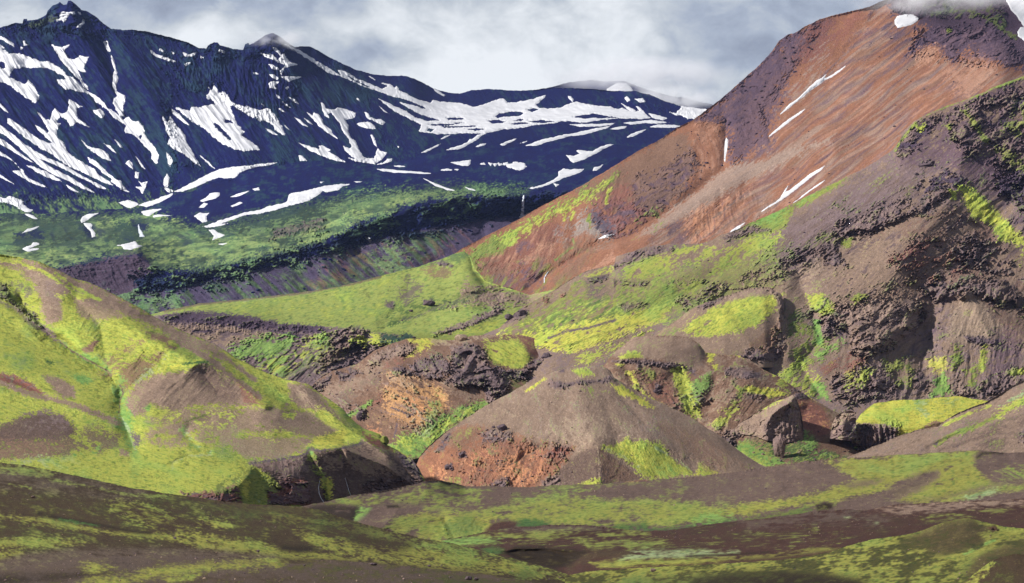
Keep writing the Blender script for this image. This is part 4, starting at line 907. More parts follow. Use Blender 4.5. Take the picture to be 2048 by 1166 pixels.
terrain("hill#hummocks",
    ridge=[(1150,800,2560),(1175,770,2600),(1195,745,2640),(1212,725,2660),(1222,708,2670),(1240,697,2680),(1256,682,2690),(1268,674,2690),(1300,671,2690),(1340,671,2690),(1376,674,2690),(1398,688,2680),(1412,706,2670),
      (1440,708,2670),(1480,712,2670),(1500,724,2660),(1530,740,2650),(1560,755,2640),(1590,775,2630),(1620,795,2620),(1650,812,2610),(1680,828,2600),(1720,845,2600),(1760,860,2600)],
    contours=[[(1150,810,2530),(1220,722,2580),(1250,712,2580),(1280,718,2580),(1330,722,2575),(1390,742,2570),(1420,738,2580),(1500,752,2580),(1600,800,2560),(1760,870,2550)],
              [(1150,815,2515),(1220,735,2555),(1270,733,2550),(1300,738,2550),(1390,756,2545),(1430,750,2560),(1500,770,2550),(1600,820,2530),(1760,880,2530)],
              [(1150,830,2480),(1300,860,2440),(1400,880,2420),(1500,870,2420),(1600,890,2400),(1760,910,2450)],
              [(1150,960,2350),(1300,970,2330),(1450,960,2300),(1600,945,2300),(1760,940,2330)]],
    base='brown', seed=61, rough=1.4, sm=4, an=(-20, 1.9),
    ops=[ALL('grav', 0.5, 0.8), ALL('grav_d', 0.3, 0.5),
      P('grav', PT(1215,715,1256,680,1300,670,1376,672,1412,704,1405,735,1390,742,1330,722,1270,718), 2, 4, 1, 0.9), P('grav_d', PT(1350,700,1400,695,1405,735,1380,735), 5, 8, 0.8, 0.6),
      P('moss', PT(1238,712,1262,703,1280,705,1286,716,1262,718,1240,717), 1.5, 3, 1), P('grass', PT(1195,732,1222,705,1225,710,1205,735), 1.5, 3, 0.9), P('moss_y', PT(1228,725,1250,728,1245,732,1232,730), 1, 2),
      P('moss_y', PT(1392,678,1430,685,1470,690,1495,715,1470,712,1440,700,1430,705,1424,725,1415,725,1412,705), 2, 3, 1, 1), P('moss_y', PT(1425,730,1436,728,1433,740,1426,738), 1, 2),
      CR(PT(1220,718,1235,722,1260,718,1290,718,1320,722,1360,728,1392,740,1393,755,1375,742,1330,736,1290,730,1275,735,1270,728,1225,725), 8, 11, 'crag_d', 2, 1, 'crag'),
      P('moss', PT(1340,738,1358,732,1375,745,1385,760,1388,790,1400,800,1402,830,1385,835,1370,830,1362,800,1350,770), 2, 6, 0.82, 1), P('grass', PT(1385,760,1420,750,1425,765,1405,790,1395,810,1385,790), 2, 7, 0.65, 0.9), P('moss_y', PT(1250,738,1265,742,1278,770,1272,775,1258,755), 2, 5, 0.8, 0.9),
      P('moss_y', PT(1200,760,1222,770,1260,785,1290,800,1310,820,1290,812,1250,795,1230,790), 2, 4, 0.95, 1), P('moss', PT(1270,770,1300,790,1350,825,1390,835,1380,850,1330,830,1290,800), 2, 5, 0.8, 0.9),
      P('brown_r', PT(1290,760,1330,745,1350,790,1360,815,1310,800), 4, 10, 0.7, 0.7), P('moss_d', PT(1280,742,1310,740,1312,760,1290,765), 2, 6, 0.6, 0.8),
      P('moss', PT(1425,850,1445,820,1470,805,1485,812,1465,835,1440,855), 2, 7, 0.6, 0.9), P('moss_y', PT(1475,778,1500,772,1550,778,1575,788,1540,795,1520,790,1490,782), 1.5, 3, 0.9, 1), P('moss_d', PT(1470,775,1490,770,1480,800), 2, 5, 0.6),
      P('moss', PT(1520,720,1560,730,1600,770,1640,800,1600,800,1560,770), 3, 8, 0.55, 0.9), P('moss_d', PT(1430,735,1470,730,1490,745,1450,750), 2, 8, 0.4, 0.7),
      P('brown_r', PT(1580,800,1610,790,1650,820,1665,860,1640,880,1600,850), 3, 6, 1, 0.9), P('orange', PT(1600,800,1640,830,1650,850,1610,830), 3, 8, 0.4, 0.5),
      P('grass_d', PT(1490,880,1560,885,1620,880,1660,895,1690,915,1600,930,1500,910), 3, 9, 0.8, 0.9), P('grass', PT(1400,900,1450,895,1490,880,1520,895,1560,915,1580,930,1500,945,1420,945), 3, 6, 0.9, 1), P('moss', PT(1440,920,1490,900,1540,930,1470,945), 2, 8, 0.6, 0.8), P('moss_d', PT(1480,885,1560,890,1680,910,1600,930,1500,915), 2, 9, 0.45, 0.9), P('brown', PT(1500,880,1600,885,1660,905,1560,915), 2, 9, 0.28, 0.9), P('grass', PT(1600,860,1625,870,1640,895,1660,905,1620,910,1605,890), 2, 6, 0.6, 0.9),
      P('brown', PT(1630,870,1670,880,1700,890,1690,905,1650,900), 3, 6, 0.8, 0.8), P('moss_d', PT(1380,882,1430,885,1470,880,1470,900,1400,895), 2, 6, 0.6, 0.9),
      CR(PT(1450,735,1490,735,1520,745,1530,755,1500,760,1470,755,1450,748), 7, 11, 'crag', 3, 0.85, 'crag_d'), CR(PT(1310,765,1325,770,1320,785,1308,783), 7, 8, 'crag_d', 2), CR(PT(1500,790,1525,790,1530,800,1500,802), 6, 8, 'crag', 3, 0.8, 'crag_d'),
      CR(PT(1365,885,1380,876,1430,875,1468,870,1475,890,1465,900,1440,897,1400,896), 8, 10, 'crag', 3, 0.9, 'crag_d'), CR(PT(1440,865,1470,855,1490,870,1470,880), 6, 10, 'crag_l', 3, 0.8, 'crag'), CR(PT(1385,790,1410,785,1420,800,1400,820,1390,830), 4, 7, 'crag_d', 6, 0.35),
      CR(PT(1580,770,1620,790,1610,800,1585,795), 6, 10, 'crag', 4, 0.7, 'crag_d'), CR(PT(1260,740,1380,770,1400,830,1300,800), 3, 6, 'crag_d', 8, 0.14), CR(PT(1420,830,1480,760,1540,800,1460,880), 3, 6, 'crag_d', 8, 0.15), CR(PT(1620,870,1690,880,1690,920,1600,915), 3, 6, 'crag_d', 8, 0.2),
      RL(PT(1360,745,1375,790,1395,840,1400,880), 22, -14), RL(PT(1250,735,1270,780,1320,830), 10, -5), RL(PT(1225,735,1270,790,1340,840,1420,880), 16, 7), RL(PT(1500,760,1460,800,1425,850), 18, 8), RL(PT(1430,760,1420,800,1415,850), 12, -8), RL(PT(1620,800,1600,850,1570,900), 18, -9),
      FL(PT(1200,740,1400,760,1420,860,1260,820), 3, 12, 60, 4), FL(PT(1420,760,1560,760,1600,880,1420,880), 3, 12, 125, 4)],
    label="cluster of brown hummocks with a mossy gully below an overhanging ledge", cat="hill")

terrain("rock_bluff",
    ridge=[(1452,868,2435),(1466,858,2440),(1484,843,2450),(1505,830,2460),(1525,818,2465),(1545,806,2475),(1560,800,2477),(1572,796,2477),(1585,790,2475),(1592,794,2465),(1598,812,2445),(1604,835,2440),(1607,860,2437),(1606,878,2435)],
    contours=[[(1452,870,2427),(1484,855,2430),(1525,838,2427),(1560,815,2427),(1585,803,2435),(1598,825,2435),(1606,882,2430)],
              [(1452,874,2423),(1484,868,2421),(1510,872,2413),(1530,880,2405),(1560,885,2405),(1590,884,2413),(1606,886,2425)]],
    base='crag_l', seed=71, rough=1.0, sm=2, jit=0.7, kind=None,
    ops=[P('crag', PT(1525,850,1560,815,1590,795,1610,830,1610,890,1530,890), 2, 4, 1, 0.9), P('grav', PT(1460,862,1520,822,1570,798,1550,815,1510,845,1480,860), 2, 4, 0.7, 0.8), P('moss_y', PT(1520,818,1555,800,1570,797,1540,812), 1.5, 3, 0.7, 0.8),  # right face painted darker than the top: side shade put into colour
      CR(PT(1450,850,1590,785,1612,830,1610,895,1450,895), 2.2, 9, None, 2), FL(PT(1520,800,1610,800,1610,890,1520,890), 3.5, 8, 86, 6), RL(PT(1535,880,1530,855,1545,828,1590,795), 8, 12)],
    label="square-faced brown lava bluff standing behind the pale pinnacle", cat="rock bluff", step=1.0)
terrain("rock_block",
    ridge=[(1660,870,2435),(1664,848,2437),(1672,832,2440),(1684,824,2445),(1700,821,2447),(1714,825,2445),(1720,833,2440),(1716,850,2435),(1712,868,2433)],
    contours=[[(1660,874,2425),(1685,850,2421),(1712,872,2425)], [(1660,877,2421),(1685,880,2410),(1700,882,2411),(1712,876,2421)]],
    base='crag', seed=73, rough=1.0, sm=2, jit=0.6, kind=None,
    ops=[P('crag_l', PT(1660,850,1685,825,1715,823,1700,840,1675,850,1668,870), 2, 3, 0.9), P('crag_d', PT(1690,850,1722,830,1722,885,1690,885), 2, 4, 0.8, 0.7), CR(PT(1655,815,1725,815,1725,890,1655,890), 4, 11, None, 2)],  # paler left and top, darker right: fall of sunlight painted on
    label="small rounded lava block beside the columned cliff", cat="rock block", step=1.0)
terrain("cliff_terrace",
    ridge=[(1698,885,2475),(1700,870,2480),(1704,855,2487),(1712,842,2500),(1722,828,2525),(1735,816,2555),(1748,808,2565),(1775,803,2575),(1800,800,2575),(1850,798,2575),(1890,794,2575),(1915,792,2575),(1960,800,2565),(2010,805,2555)],
    contours=[[(1698,888,2469),(1704,862,2465),(1712,850,2463),(1740,848,2459),(1770,852,2457),(1800,858,2455),(1840,856,2457),(1870,846,2465),(1900,842,2475),(2010,840,2485)],
              [(1698,893,2463),(1704,895,2451),(1720,900,2445),(1760,900,2443),(1800,890,2447),(1840,880,2451),(1900,870,2465),(2010,860,2475)],
              [(1698,906,2451),(1760,925,2420),(1850,900,2425),(2010,880,2455)]],
    base='moss_y', seed=79, rough=1.0, sm=2, jit=0.8, kind=None,
    ops=[ALL('moss', 0.45, 0.8), P('moss_d', PT(1830,800,1915,795,1918,820,1840,830), 3, 8, 0.55, 0.7), P('lichen', PT(1830,810,1910,800,1900,830,1850,830), 2, 8, 0.35, 0.6),
      P('crag', PT(1695,850,1712,846,1740,846,1770,850,1795,858,1800,900,1700,910), 1.5, 4, 1, 1), P('crag_d', PT(1722,855,1740,852,1745,900,1722,905), 1.5, 3, 0.9, 0.7), P('crag_d', PT(1755,858,1790,860,1790,895,1755,895), 1.5, 3, 0.7, 0.7), P('crag_l', PT(1698,850,1712,845,1720,860,1708,905,1698,905), 1.5, 3, 0.8, 0.8),
      P('brown', PT(1840,852,1870,840,1890,845,1880,860,1850,865), 2, 4, 0.9), FL(PT(1695,846,1800,852,1800,905,1695,905), 12, 11, 88, 6), CR(PT(1695,846,1800,855,1800,905,1695,905), 3, 9, None, 2),
      P('grass', PT(1700,900,1720,890,1700,915,1690,915), 1.5, 3, 0.9), DOME(PT(1720,830,1780,803,1915,793,1920,840,1800,855,1715,845), 16, 4)],
    label="bright yellow moss terrace ending in a dark columned cliff", cat="cliff", step=1.1)

terrain("hill#cone",
    ridge=[(805,1000,2120),(820,965,2140),(830,935,2150),(838,915,2160),(850,900,2170),(870,880,2190),(900,857,2230),(940,832,2280),(960,818,2300),(980,806,2320),(1000,796,2340),(1020,786,2350),(1050,768,2370),(1080,757,2380),
      (1092,750,2385),(1105,744,2390),(1125,739,2395),(1160,734,2400),(1190,732,2400),(1212,735,2395),(1222,743,2385),(1228,756,2370),(1240,762,2360),(1262,776,2350),(1300,796,2330),(1340,814,2310),(1380,833,2290),
      (1400,847,2270),(1425,862,2255),(1450,878,2240),(1480,903,2215),(1520,928,2190),(1570,950,2160)],
    contours=[[(805,1004,2100),(900,890,2140),(1000,830,2220),(1100,765,2320),(1160,762,2320),(1225,765,2320),(1300,820,2240),(1400,880,2180),(1480,920,2140),(1570,960,2120)],
              [(805,1006,2090),(900,960,2060),(1000,900,2080),(1100,870,2080),(1200,870,2080),(1300,880,2080),(1400,920,2090),(1570,965,2090)],
              [(805,1010,2080),(900,1010,2010),(1000,1000,1990),(1200,990,1970),(1400,980,1990),(1570,975,2060)]],
    base='grav', seed=83, rough=1.3, sm=7, an=(60, 1.5),
    ops=[ALL('grav_l', 0.3, 0.6), ALL('grav_p', 0.3, 0.5),
      P('grav_l', PT(1100,860,1180,830,1240,850,1280,880,1200,890,1150,900), 6, 14, 0.6, 0.7),
      P('rust', PT(805,1000,830,930,850,900,870,885,900,862,930,850,960,850,1000,865,1040,870,1060,885,1100,895,1145,893,1135,925,1100,960,1080,985,990,1000,860,1005), 3, 8, 1, 1),
      P('brown', PT(880,875,950,850,1010,860,1040,880,980,900,920,900,880,890), 4, 12, 0.7, 0.8), STK('brown', PT(840,960,1000,870,1130,895,1080,985,860,1000), 0.5, 118, 9, 5, 0.75), STK('brown_r', PT(840,960,1000,870,1130,895,1080,985,860,1000), 0.4, 20, 8, 5, 0.6), P('orange', PT(1000,920,1040,900,1080,900,1110,910,1090,940,1060,970,1020,980,1000,950), 3, 12, 0.6, 0.75), P('orange', PT(930,915,990,890,1000,905,940,950,920,940), 3, 10, 0.5, 0.7), P('orange', PT(840,960,880,930,900,950,870,975), 3, 10, 0.45, 0.6),
      P('rust_r', PT(1060,910,1110,895,1145,895,1130,925,1090,940), 3, 10, 0.5, 0.8), P('moss_d', PT(870,985,900,960,920,955,910,975,890,985), 2, 8, 0.5, 0.8), P('moss_d', PT(920,870,950,860,980,870,960,890), 2, 8, 0.35, 0.7),
      P('grav_d', PT(1195,893,1215,905,1250,930,1290,958,1200,975,1080,980,1110,950,1140,920,1170,900), 2, 4, 1, 0.9), P('brown', PT(1195,895,1230,920,1285,958,1210,965,1200,930), 3, 6, 0.8, 0.7), S('grav_l', PT(1195,895,1200,930,1198,960), 1.3, 2, 1, 0.9), P('moss', PT(1155,968,1175,960,1200,955,1204,965,1180,975), 1.5, 3, 0.9),
      P('moss', PT(1198,890,1240,888,1245,877,1290,885,1330,895,1350,920,1390,945,1350,955,1300,960,1285,955,1260,930,1220,905), 2, 5, 1, 1), P('moss_y', PT(1240,890,1290,895,1310,930,1330,950,1280,940), 3, 10, 0.5, 0.7), P('grass', PT(1310,920,1350,930,1380,945,1340,955,1310,945), 2, 10, 0.5, 0.7),
      P('moss', PT(1270,880,1320,885,1330,890,1320,900,1340,920,1400,950,1380,950,1320,910,1290,890), 2, 5, 0.6, 0.8), S('lichen', PT(1215,898,1260,920,1290,945), 1.5, 3, 1, 0.6, 0.9), S('lichen', PT(1310,895,1345,915,1390,945), 1.3, 2, 1, 0.6, 0.8), P('moss_y', PT(1400,930,1440,945,1420,955,1390,950), 2, 4, 0.6),
      P('brown', PT(1320,850,1400,870,1450,900,1500,940,1420,940,1370,900), 5, 10, 0.6, 0.7), 
      P('moss', PT(1145,740,1170,738,1188,750,1160,752), 1.5, 4, 0.9), P('moss_d', PT(1160,770,1220,765,1230,780,1180,785), 2, 8, 0.4, 0.8), P('moss_y', PT(1222,768,1250,775,1290,800,1312,818,1290,812,1260,795,1235,790), 1.5, 4, 0.9, 1), S('moss_y', PT(1052,783,1090,757), 2, 2, 1, 0.8),
      CR(PT(1092,768,1100,758,1130,765,1160,760,1200,760,1222,750,1230,758,1215,766,1180,768,1150,770,1120,778,1100,775), 6, 9, 'crag', 2.5, 0.9, 'crag_d'), CR(PT(1118,740,1130,735,1130,745,1118,746), 4, 6, 'crag_d', 2),
      CR(PT(870,905,890,870,905,862,890,900), 6, 8, 'crag_d', 3, 0.8, 'crag'), CR(PT(960,870,990,855,1020,865,1025,880,990,885,965,885), 6, 10, 'crag_d', 5, 0.75, 'crag'), CR(PT(915,905,930,900,935,915,918,918), 6, 8, 'crag_d', 2), CR(PT(890,930,905,925,905,940,890,940), 6, 8, 'crag_d', 2), CR(PT(970,975,1000,955,1020,955,1020,985,975,985), 6, 10, 'crag', 4, 0.8, 'crag_d'),
      CR(PT(920,900,1060,880,1130,900,1080,975,940,980), 2.6, 14, 'rust_r', 10, 0.35, 'brown'), CR(PT(1080,960,1120,950,1120,975,1085,980), 4, 7, 'crag', 3, 0.7), CR(PT(1110,895,1140,890,1130,915,1080,915), 4, 9, 'brown_r', 5, 0.6, 'crag'),
      S('grav_d', PT(1105,865,1060,910,1020,930), 1, 1.5, 1, 0.7, 0.8), S('grav_d', PT(1010,815,1030,830), 1, 1, 1, 0.7, 0.7), S('grav_l', PT(1030,830,1000,860,980,870), 2, 3, 1.5, 0.6, 0.7),
      RL(PT(1160,765,1150,820,1190,890,1198,960), 28, 9), RL(PT(1230,770,1290,840,1360,900,1420,950), 22, -6), RL(PT(1225,765,1300,815,1400,870,1480,930), 16, 6), RL(PT(1100,865,1060,910,1030,960), 10, -5), RL(PT(1120,780,1060,830,980,880,900,940), 22, 5), RL(PT(1090,800,1030,870), 7, -3), RL(PT(960,860,930,910,880,980), 12, -4),
      FL(PT(840,960,1000,870,1130,900,1060,985,850,1000), 4, 14, 118, 4), FL(PT(1000,820,1160,780,1300,860,1250,960,1100,950,1000,880), 2.0, 24, 112, 6), RL(PT(1105,865,1070,900,1030,925), 7, -5), RL(PT(1050,790,1015,830,985,865), 8, -5), RL(PT(1240,790,1290,850,1330,905), 9, -5), RL(PT(1140,805,1125,850,1118,900), 8, -4), RL(PT(1210,800,1225,850,1235,890), 9, -4), FL(PT(1220,760,1300,800,1480,905,1500,940,1360,920,1240,860), 2.0, 18, 40, 6), RL(PT(1165,740,1175,820,1195,890,1198,965), 55, 16), RL(PT(1100,760,1010,830,930,920), 40, 10), RL(PT(1130,790,1090,850,1060,900), 26, -9)],
    label="smooth conical gravel hill with a rust-orange lower left side", cat="hill")

terrain("hill#left",
    ridge=[(-90,502,2350),(-40,505,2350),(0,509,2350),(40,515,2345),(80,524,2335),(120,541,2320),(150,557,2310),(180,566,2300),(215,582,2285),(250,600,2270),(275,612,2260),(300,628,2250),(330,645,2235),(360,660,2220),(400,676,2200),
      (430,688,2190),(470,715,2160),(500,730,2140),(540,748,2110),(570,758,2095),(590,762,2085),(615,768,2070),(635,782,2055),(660,800,2035),(685,818,2015),(700,835,2000),(715,848,1990),(730,858,1985),(760,868,1970),(775,890,1955),(800,902,1940),(825,918,1920),(840,940,1900),(850,960,1880),(856,985,1870)],
    contours=[[(-90,560,2240),(100,620,2170),(250,680,2120),(400,720,2080),(550,790,2010),(680,850,1940),(775,905,1900),(856,988,1860)],
              [(-90,760,1950),(100,780,1930),(240,800,1900),(400,820,1880),(550,850,1850),(680,890,1840),(775,930,1840),(856,990,1850)],
              [(-90,870,1740),(100,880,1720),(260,900,1700),(400,905,1690),(500,925,1690),(560,918,1720),(640,900,1760),(715,888,1800),(780,925,1820),(856,991,1845)],
              [(-90,950,1500),(100,955,1480),(300,980,1450),(430,985,1440),(480,970,1480),(510,935,1660),(560,925,1710),(640,907,1750),(715,893,1795),(780,930,1815),(856,992,1840)],
              [(-90,1040,1280),(300,1040,1300),(430,1020,1390),(530,1040,1480),(640,1040,1680),(750,1020,1760),(856,1004,1832)]],
    base='moss', seed=91, rough=1.5, sm=6, an=(14, 2.0),
    ops=[ALL('moss_d', 0.38, 0.8), ALL('moss_y', 0.28, 0.5), ALL('moss_dark', 0.2, 0.45), ALL('brown', 0.12, 0.7), ALL('grass', 0.18, 0.5),
      # bare gravel crests
      P('grav', PT(55,520,110,533,160,558,215,582,300,627,360,660,470,714,540,748,500,745,430,715,380,690,320,660,270,640,240,625,200,620,150,610,140,590,125,610,130,640,110,650,90,645,80,610,70,570,40,540,-90,525,-90,510), 2, 6, 1, 1),
      P('grav_l', PT(60,545,110,560,120,600,110,640,88,640,78,600), 4, 8, 0.6, 0.6), P('grav_p', PT(90,565,125,570,135,600,120,610,95,590), 4, 8, 0.6, 0.6), P('grav_l', PT(410,680,440,690,450,705,430,700), 2, 4, 0.8),
      P('grav', PT(148,605,170,593,200,600,240,620,250,635,235,640,215,640,165,635,150,625), 2, 6, 1, 0.9),
      S('moss', PT(-90,515,0,520,40,525,90,545,130,570,165,600), 3, 2.5, 1, 0.9), S('moss', PT(110,545,150,575,200,600), 2.5, 2, 1, 0.9), S('moss', PT(150,590,165,595,175,593), 5, 4),
      P('moss', PT(110,585,140,590,150,620,160,660,160,690,130,700,110,690,115,660,125,640,130,610), 2, 6, 1, 1), P('moss', PT(-90,560,0,530,40,560,60,585,75,600,72,620,50,605,25,590,0,575,-90,590), 2, 6, 0.6, 1),
      CR(PT(-10,565,15,570,20,600,40,610,75,630,80,650,60,640,35,620,10,600,-10,590), 5, 10, 'moss_dark', 6, 0.7, 'crag_d'), P('crag_d', PT(20,560,60,580,70,620,78,645,60,630,40,600), 2, 8, 0.4, 0.8),
      S('grav_p', PT(0,603,30,618,60,645,90,660,115,680,130,690), 5, 4, 1.5, 0.95),
      S('grav', PT(345,675,390,700,430,725,470,760,500,780,520,795), 6, 3, 1.5, 0.95), P('moss', PT(440,690,470,712,510,735,590,765,585,800,560,800,520,775,490,755,460,730), 2, 4, 0.9, 1), S('grav', PT(420,690,470,730,510,760), 4, 3, 1.5, 0.9),
      P('brown', PT(295,665,320,668,340,680,335,685,310,680), 1.5, 4), P('brown', PT(330,685,355,695,350,700,335,695), 1, 3), P('brown', PT(165,700,190,680,198,682,185,700,170,708), 1.5, 3),
      STK('brown', PT(210,725,240,700,290,675,270,700,240,735,215,760,200,750), 0.75, -32, 8, 6, 0.9), P('brown', PT(240,735,270,720,285,710,300,712,325,705,322,720,300,740,270,765,245,790,235,770), 3, 6, 0.8, 0.9), S('lichen', PT(330,720,300,745,265,780), 5, 5, 2, 0.4, 0.8),
      # brown bowl and smooth dome
      P('grav', PT(245,810,270,770,310,750,340,742,370,745,390,735,400,725,420,728,440,742,470,760,500,790,520,810,480,815,430,810,380,815,340,830,300,810,290,830,270,830), 2, 5, 1, 1), P('grav_d', PT(380,750,420,730,460,755,480,790,470,805,440,795,400,770), 4, 8, 0.7, 0.8), P('brown_r', PT(475,765,520,800,530,812,490,810), 3, 5, 0.7, 0.7),
      P('grav_d', PT(368,757,390,748,388,752,372,762), 1.5, 2), S('moss_y', PT(330,738,360,730,400,722), 3, 3, 1, 0.9), S('grass_d', PT(365,728,400,724,415,724), 1.5, 2, 1, 0.8),
      P('grav', PT(300,838,360,815,430,815,520,815,600,820,640,840,660,850,720,870,700,860,690,880,640,880,580,865,520,870,480,860,440,870,400,860,370,870,330,860), 3, 6, 0.9, 0.95), P('grav', PT(500,825,560,818,620,825,650,850,590,855,540,850,505,845), 3, 5, 1, 0.9),
      P('moss', PT(565,825,590,828,585,838,565,835), 1.5, 4, 0.8), P('moss', PT(310,820,340,812,360,830,340,855,320,850), 2, 8, 0.6, 0.9), P('moss', PT(380,830,430,825,470,830,440,860,400,850), 2, 10, 0.45, 0.9),
      P('grav', PT(575,768,600,764,620,772,650,800,690,845,720,870,690,850,650,825,600,815,570,810,580,790), 2, 4, 1, 1), P('grav_l', PT(590,770,610,770,630,800,600,800), 3, 4, 0.7, 0.7), P('moss', PT(635,810,660,825,690,850,720,870,690,870,660,850,640,830), 2, 6, 0.7, 0.9), S('moss', PT(560,790,575,800,590,812), 4, 3),
      P('brown_r', PT(725,865,760,880,790,905,770,900,740,890), 2, 4, 0.8), P('moss_dark', PT(757,872,775,868,780,890,765,890), 1, 3),
      # left gravel tongues
      P('brown_r', PT(-90,740,0,745,30,750,60,765,80,780,95,795,70,790,40,775,0,765,-90,760), 2, 4, 0.9, 1), P('crag_d', PT(10,748,50,760,85,785,60,782,20,765), 2, 6, 0.4, 0.7), P('grav', PT(88,750,110,755,140,765,152,785,150,795,125,797,105,780), 2, 4, 1, 1),
      S('grav', PT(-60,760,0,765,50,785,90,795,150,810,200,830,250,850), 5, 3, 1.5, 0.9), P('grav_d', PT(-90,870,0,850,50,828,90,822,130,830,150,850,155,870,120,880,60,885,-90,890), 3, 6, 1, 1), P('grav_p', PT(40,830,100,822,140,840,145,860,60,860), 4, 8, 0.6, 0.6),
      P('grav_d', PT(-90,880,0,870,100,865,200,858,240,870,230,890,200,905,150,900,130,910,60,915,0,920,-90,920), 3, 9, 0.68, 0.9), P('brown', PT(0,880,80,880,140,890,100,910,0,915), 4, 12, 0.5, 0.7),
      P('grav', PT(290,865,340,850,380,870,380,890,340,895,300,890), 3, 8, 0.7, 0.9), P('grav', PT(240,900,262,902,260,915,240,912), 2, 4, 0.9), P('grav', PT(460,880,520,870,560,870,600,880,610,900,560,918,500,915,470,900), 3, 6, 0.85, 0.9), P('grav', PT(600,875,640,880,620,895,605,890), 2, 5, 0.8), P('grav', PT(380,860,460,865,470,880,420,890,390,880), 3, 8, 0.5, 0.8),
      P('moss', PT(520,865,560,858,580,868,560,878,530,875), 2, 6, 0.6), P('moss_y', PT(615,893,630,875,680,858,715,862,718,885,680,890,640,895), 2, 4, 1, 1),
      # little stream lines
      S('grass', PT(120,685,150,705,190,725,215,740), 5, 5, 2, 0.7, 0.9), S('grass', PT(240,760,240,800,250,840,262,880,268,910,270,950), 9, 7, 2, 0.7, 0.9), S('grav_d', PT(118,683,150,706,190,728,215,742,222,752), 1.4, 1.2, 1, 0.85), S('grav_d', PT(240,770,247,785,240,800,238,825), 1.3, 1, 1, 0.9), S('lichen', PT(238,830,255,855,265,880,270,900), 1.5, 2, 1, 0.6),
      P('crag_d', PT(262,865,280,870,278,890,270,890), 1.5, 4, 0.6), S('grass', PT(375,840,365,860,380,885,420,905), 4, 4, 1.5, 0.6), S('lichen', PT(370,862,385,885,420,903), 1.5, 3, 1, 0.6), S('moss_dark', PT(370,845,385,838,410,830), 2, 2, 1, 0.8), P('grass', PT(150,752,165,748,182,762,170,768), 2, 4), P('grass_d', PT(90,720,105,722,108,730,95,728), 1.5, 3), P('grass', PT(290,815,302,805,305,815,295,822), 1.5, 3),
      S('moss_dark', PT(345,925,352,918,375,910), 2, 1.5, 1, 0.8), S('lichen', PT(345,940,345,925,380,912,420,910), 1.5, 2, 1, 0.7), P('lichen', PT(30,925,150,918,170,925,60,940), 2, 8, 0.4, 0.7), S('grass', PT(150,910,190,905,200,890), 2, 3, 1, 0.6),
      P('moss', PT(100,925,200,918,300,910,420,920,500,935,440,965,400,985,250,960), 4, 10, 0.6, 0.6), P('grass_d', PT(270,955,330,950,340,970,300,965), 2, 8, 0.3, 0.6),
      # dark cut at the lower right
      P('grav_d', PT(500,926,560,917,612,908,618,895,640,899,690,893,716,889,725,880,775,905,800,903,830,925,850,960,850,975,800,985,740,1000,700,1005,640,1010,600,1012,560,1010,560,985,545,960,520,940), 1.5, 4, 1, 1), P('crag', PT(500,926,612,906,620,935,600,960,560,965,540,950), 3, 8, 0.6, 0.8), P('grav', PT(640,905,715,893,760,905,800,940,780,955,700,940,650,935), 4, 8, 0.7, 0.7), P('grav', PT(725,880,790,925,835,960,820,965,760,930), 3, 4, 0.7, 0.8),
      CR(PT(530,980,545,965,580,955,615,960,622,985,625,1010,580,1012,535,1010), 9, 14, 'brown_r', 4, 1, 'crag_d'), CR(PT(730,970,760,955,800,955,840,955,850,970,800,985,760,990,735,985), 6, 10, 'crag', 5, 0.7, 'crag_d'), CR(PT(795,905,830,920,852,958,830,950,805,930), 6, 10, 'crag_d', 3, 0.9),
      CR(PT(362,985,390,985,430,982,460,968,470,965,480,975,490,1010,440,1010,380,1000), 7, 11, 'crag_d', 4, 0.95, 'brown_r'), P('moss_dark', PT(430,985,440,965,470,955,500,950,490,965,460,985), 2, 6, 0.6, 0.9),
      P('moss_d', PT(485,960,500,935,520,945,545,955,560,970,555,985,535,990,530,1005,490,1010,480,985), 3, 9, 0.75, 0.9), P('grass', PT(488,950,540,955,530,1000,500,1005), 3, 10, 0.35, 0.7), CR(PT(470,960,500,930,560,960,560,1010,480,1010), 3, 9), P('moss_y', PT(484,960,500,965,495,1000,487,990), 1.5, 4, 0.9), P('lichen', PT(500,980,530,970,530,1000,505,1005), 2, 7, 0.4, 0.7), P('moss_d', PT(612,905,630,910,640,950,625,950), 2, 5, 0.6), P('moss_y', PT(643,960,660,955,668,970,660,1005,652,1005), 1.5, 4, 0.8), S('grass', PT(618,897,622,905), 3, 2), S('moss_d', PT(640,935,650,960,655,1000), 2, 3, 1, 0.7), S('moss_d', PT(682,895,680,920), 1.2, 2, 1, 0.6),
      P('grav_d', PT(640,1000,700,1000,800,980,870,970,880,1050,640,1060), 2, 3),
      S('crag_d', PT(500,927,560,919,612,909,620,898,640,901,690,895,718,888,724,885), 2, 1.5),
      LG('moss_d', PT(-20,560,80,640,60,650,-20,600), 0.8, 0.8),
      RL(PT(40,600,100,670,170,720,215,745,240,775,242,830,265,890), 16, -34.0), RL(PT(-20,620,60,680,140,735,220,790,250,850), 75, -44.2), RL(PT(130,600,240,650,340,700,430,760,520,815), 55, 30.6), RL(PT(250,640,300,690,240,770), 30, 17.0), RL(PT(330,690,390,730,340,780,300,840), 40, 23.8), RL(PT(-60,720,60,740,170,800), 40, 20.4), RL(PT(150,600,200,650,215,740), 14, -10.2), RL(PT(80,530,150,590,240,630,330,690,400,725,470,765,560,810), 24, 20.4), RL(PT(290,675,350,705,410,728), 14, 11.9), RL(PT(400,728,340,745,290,790,250,830), 16, 13.6), RL(PT(400,740,440,790,480,815), 24, -17.0), RL(PT(420,725,470,760,530,812), 12, 13.6),
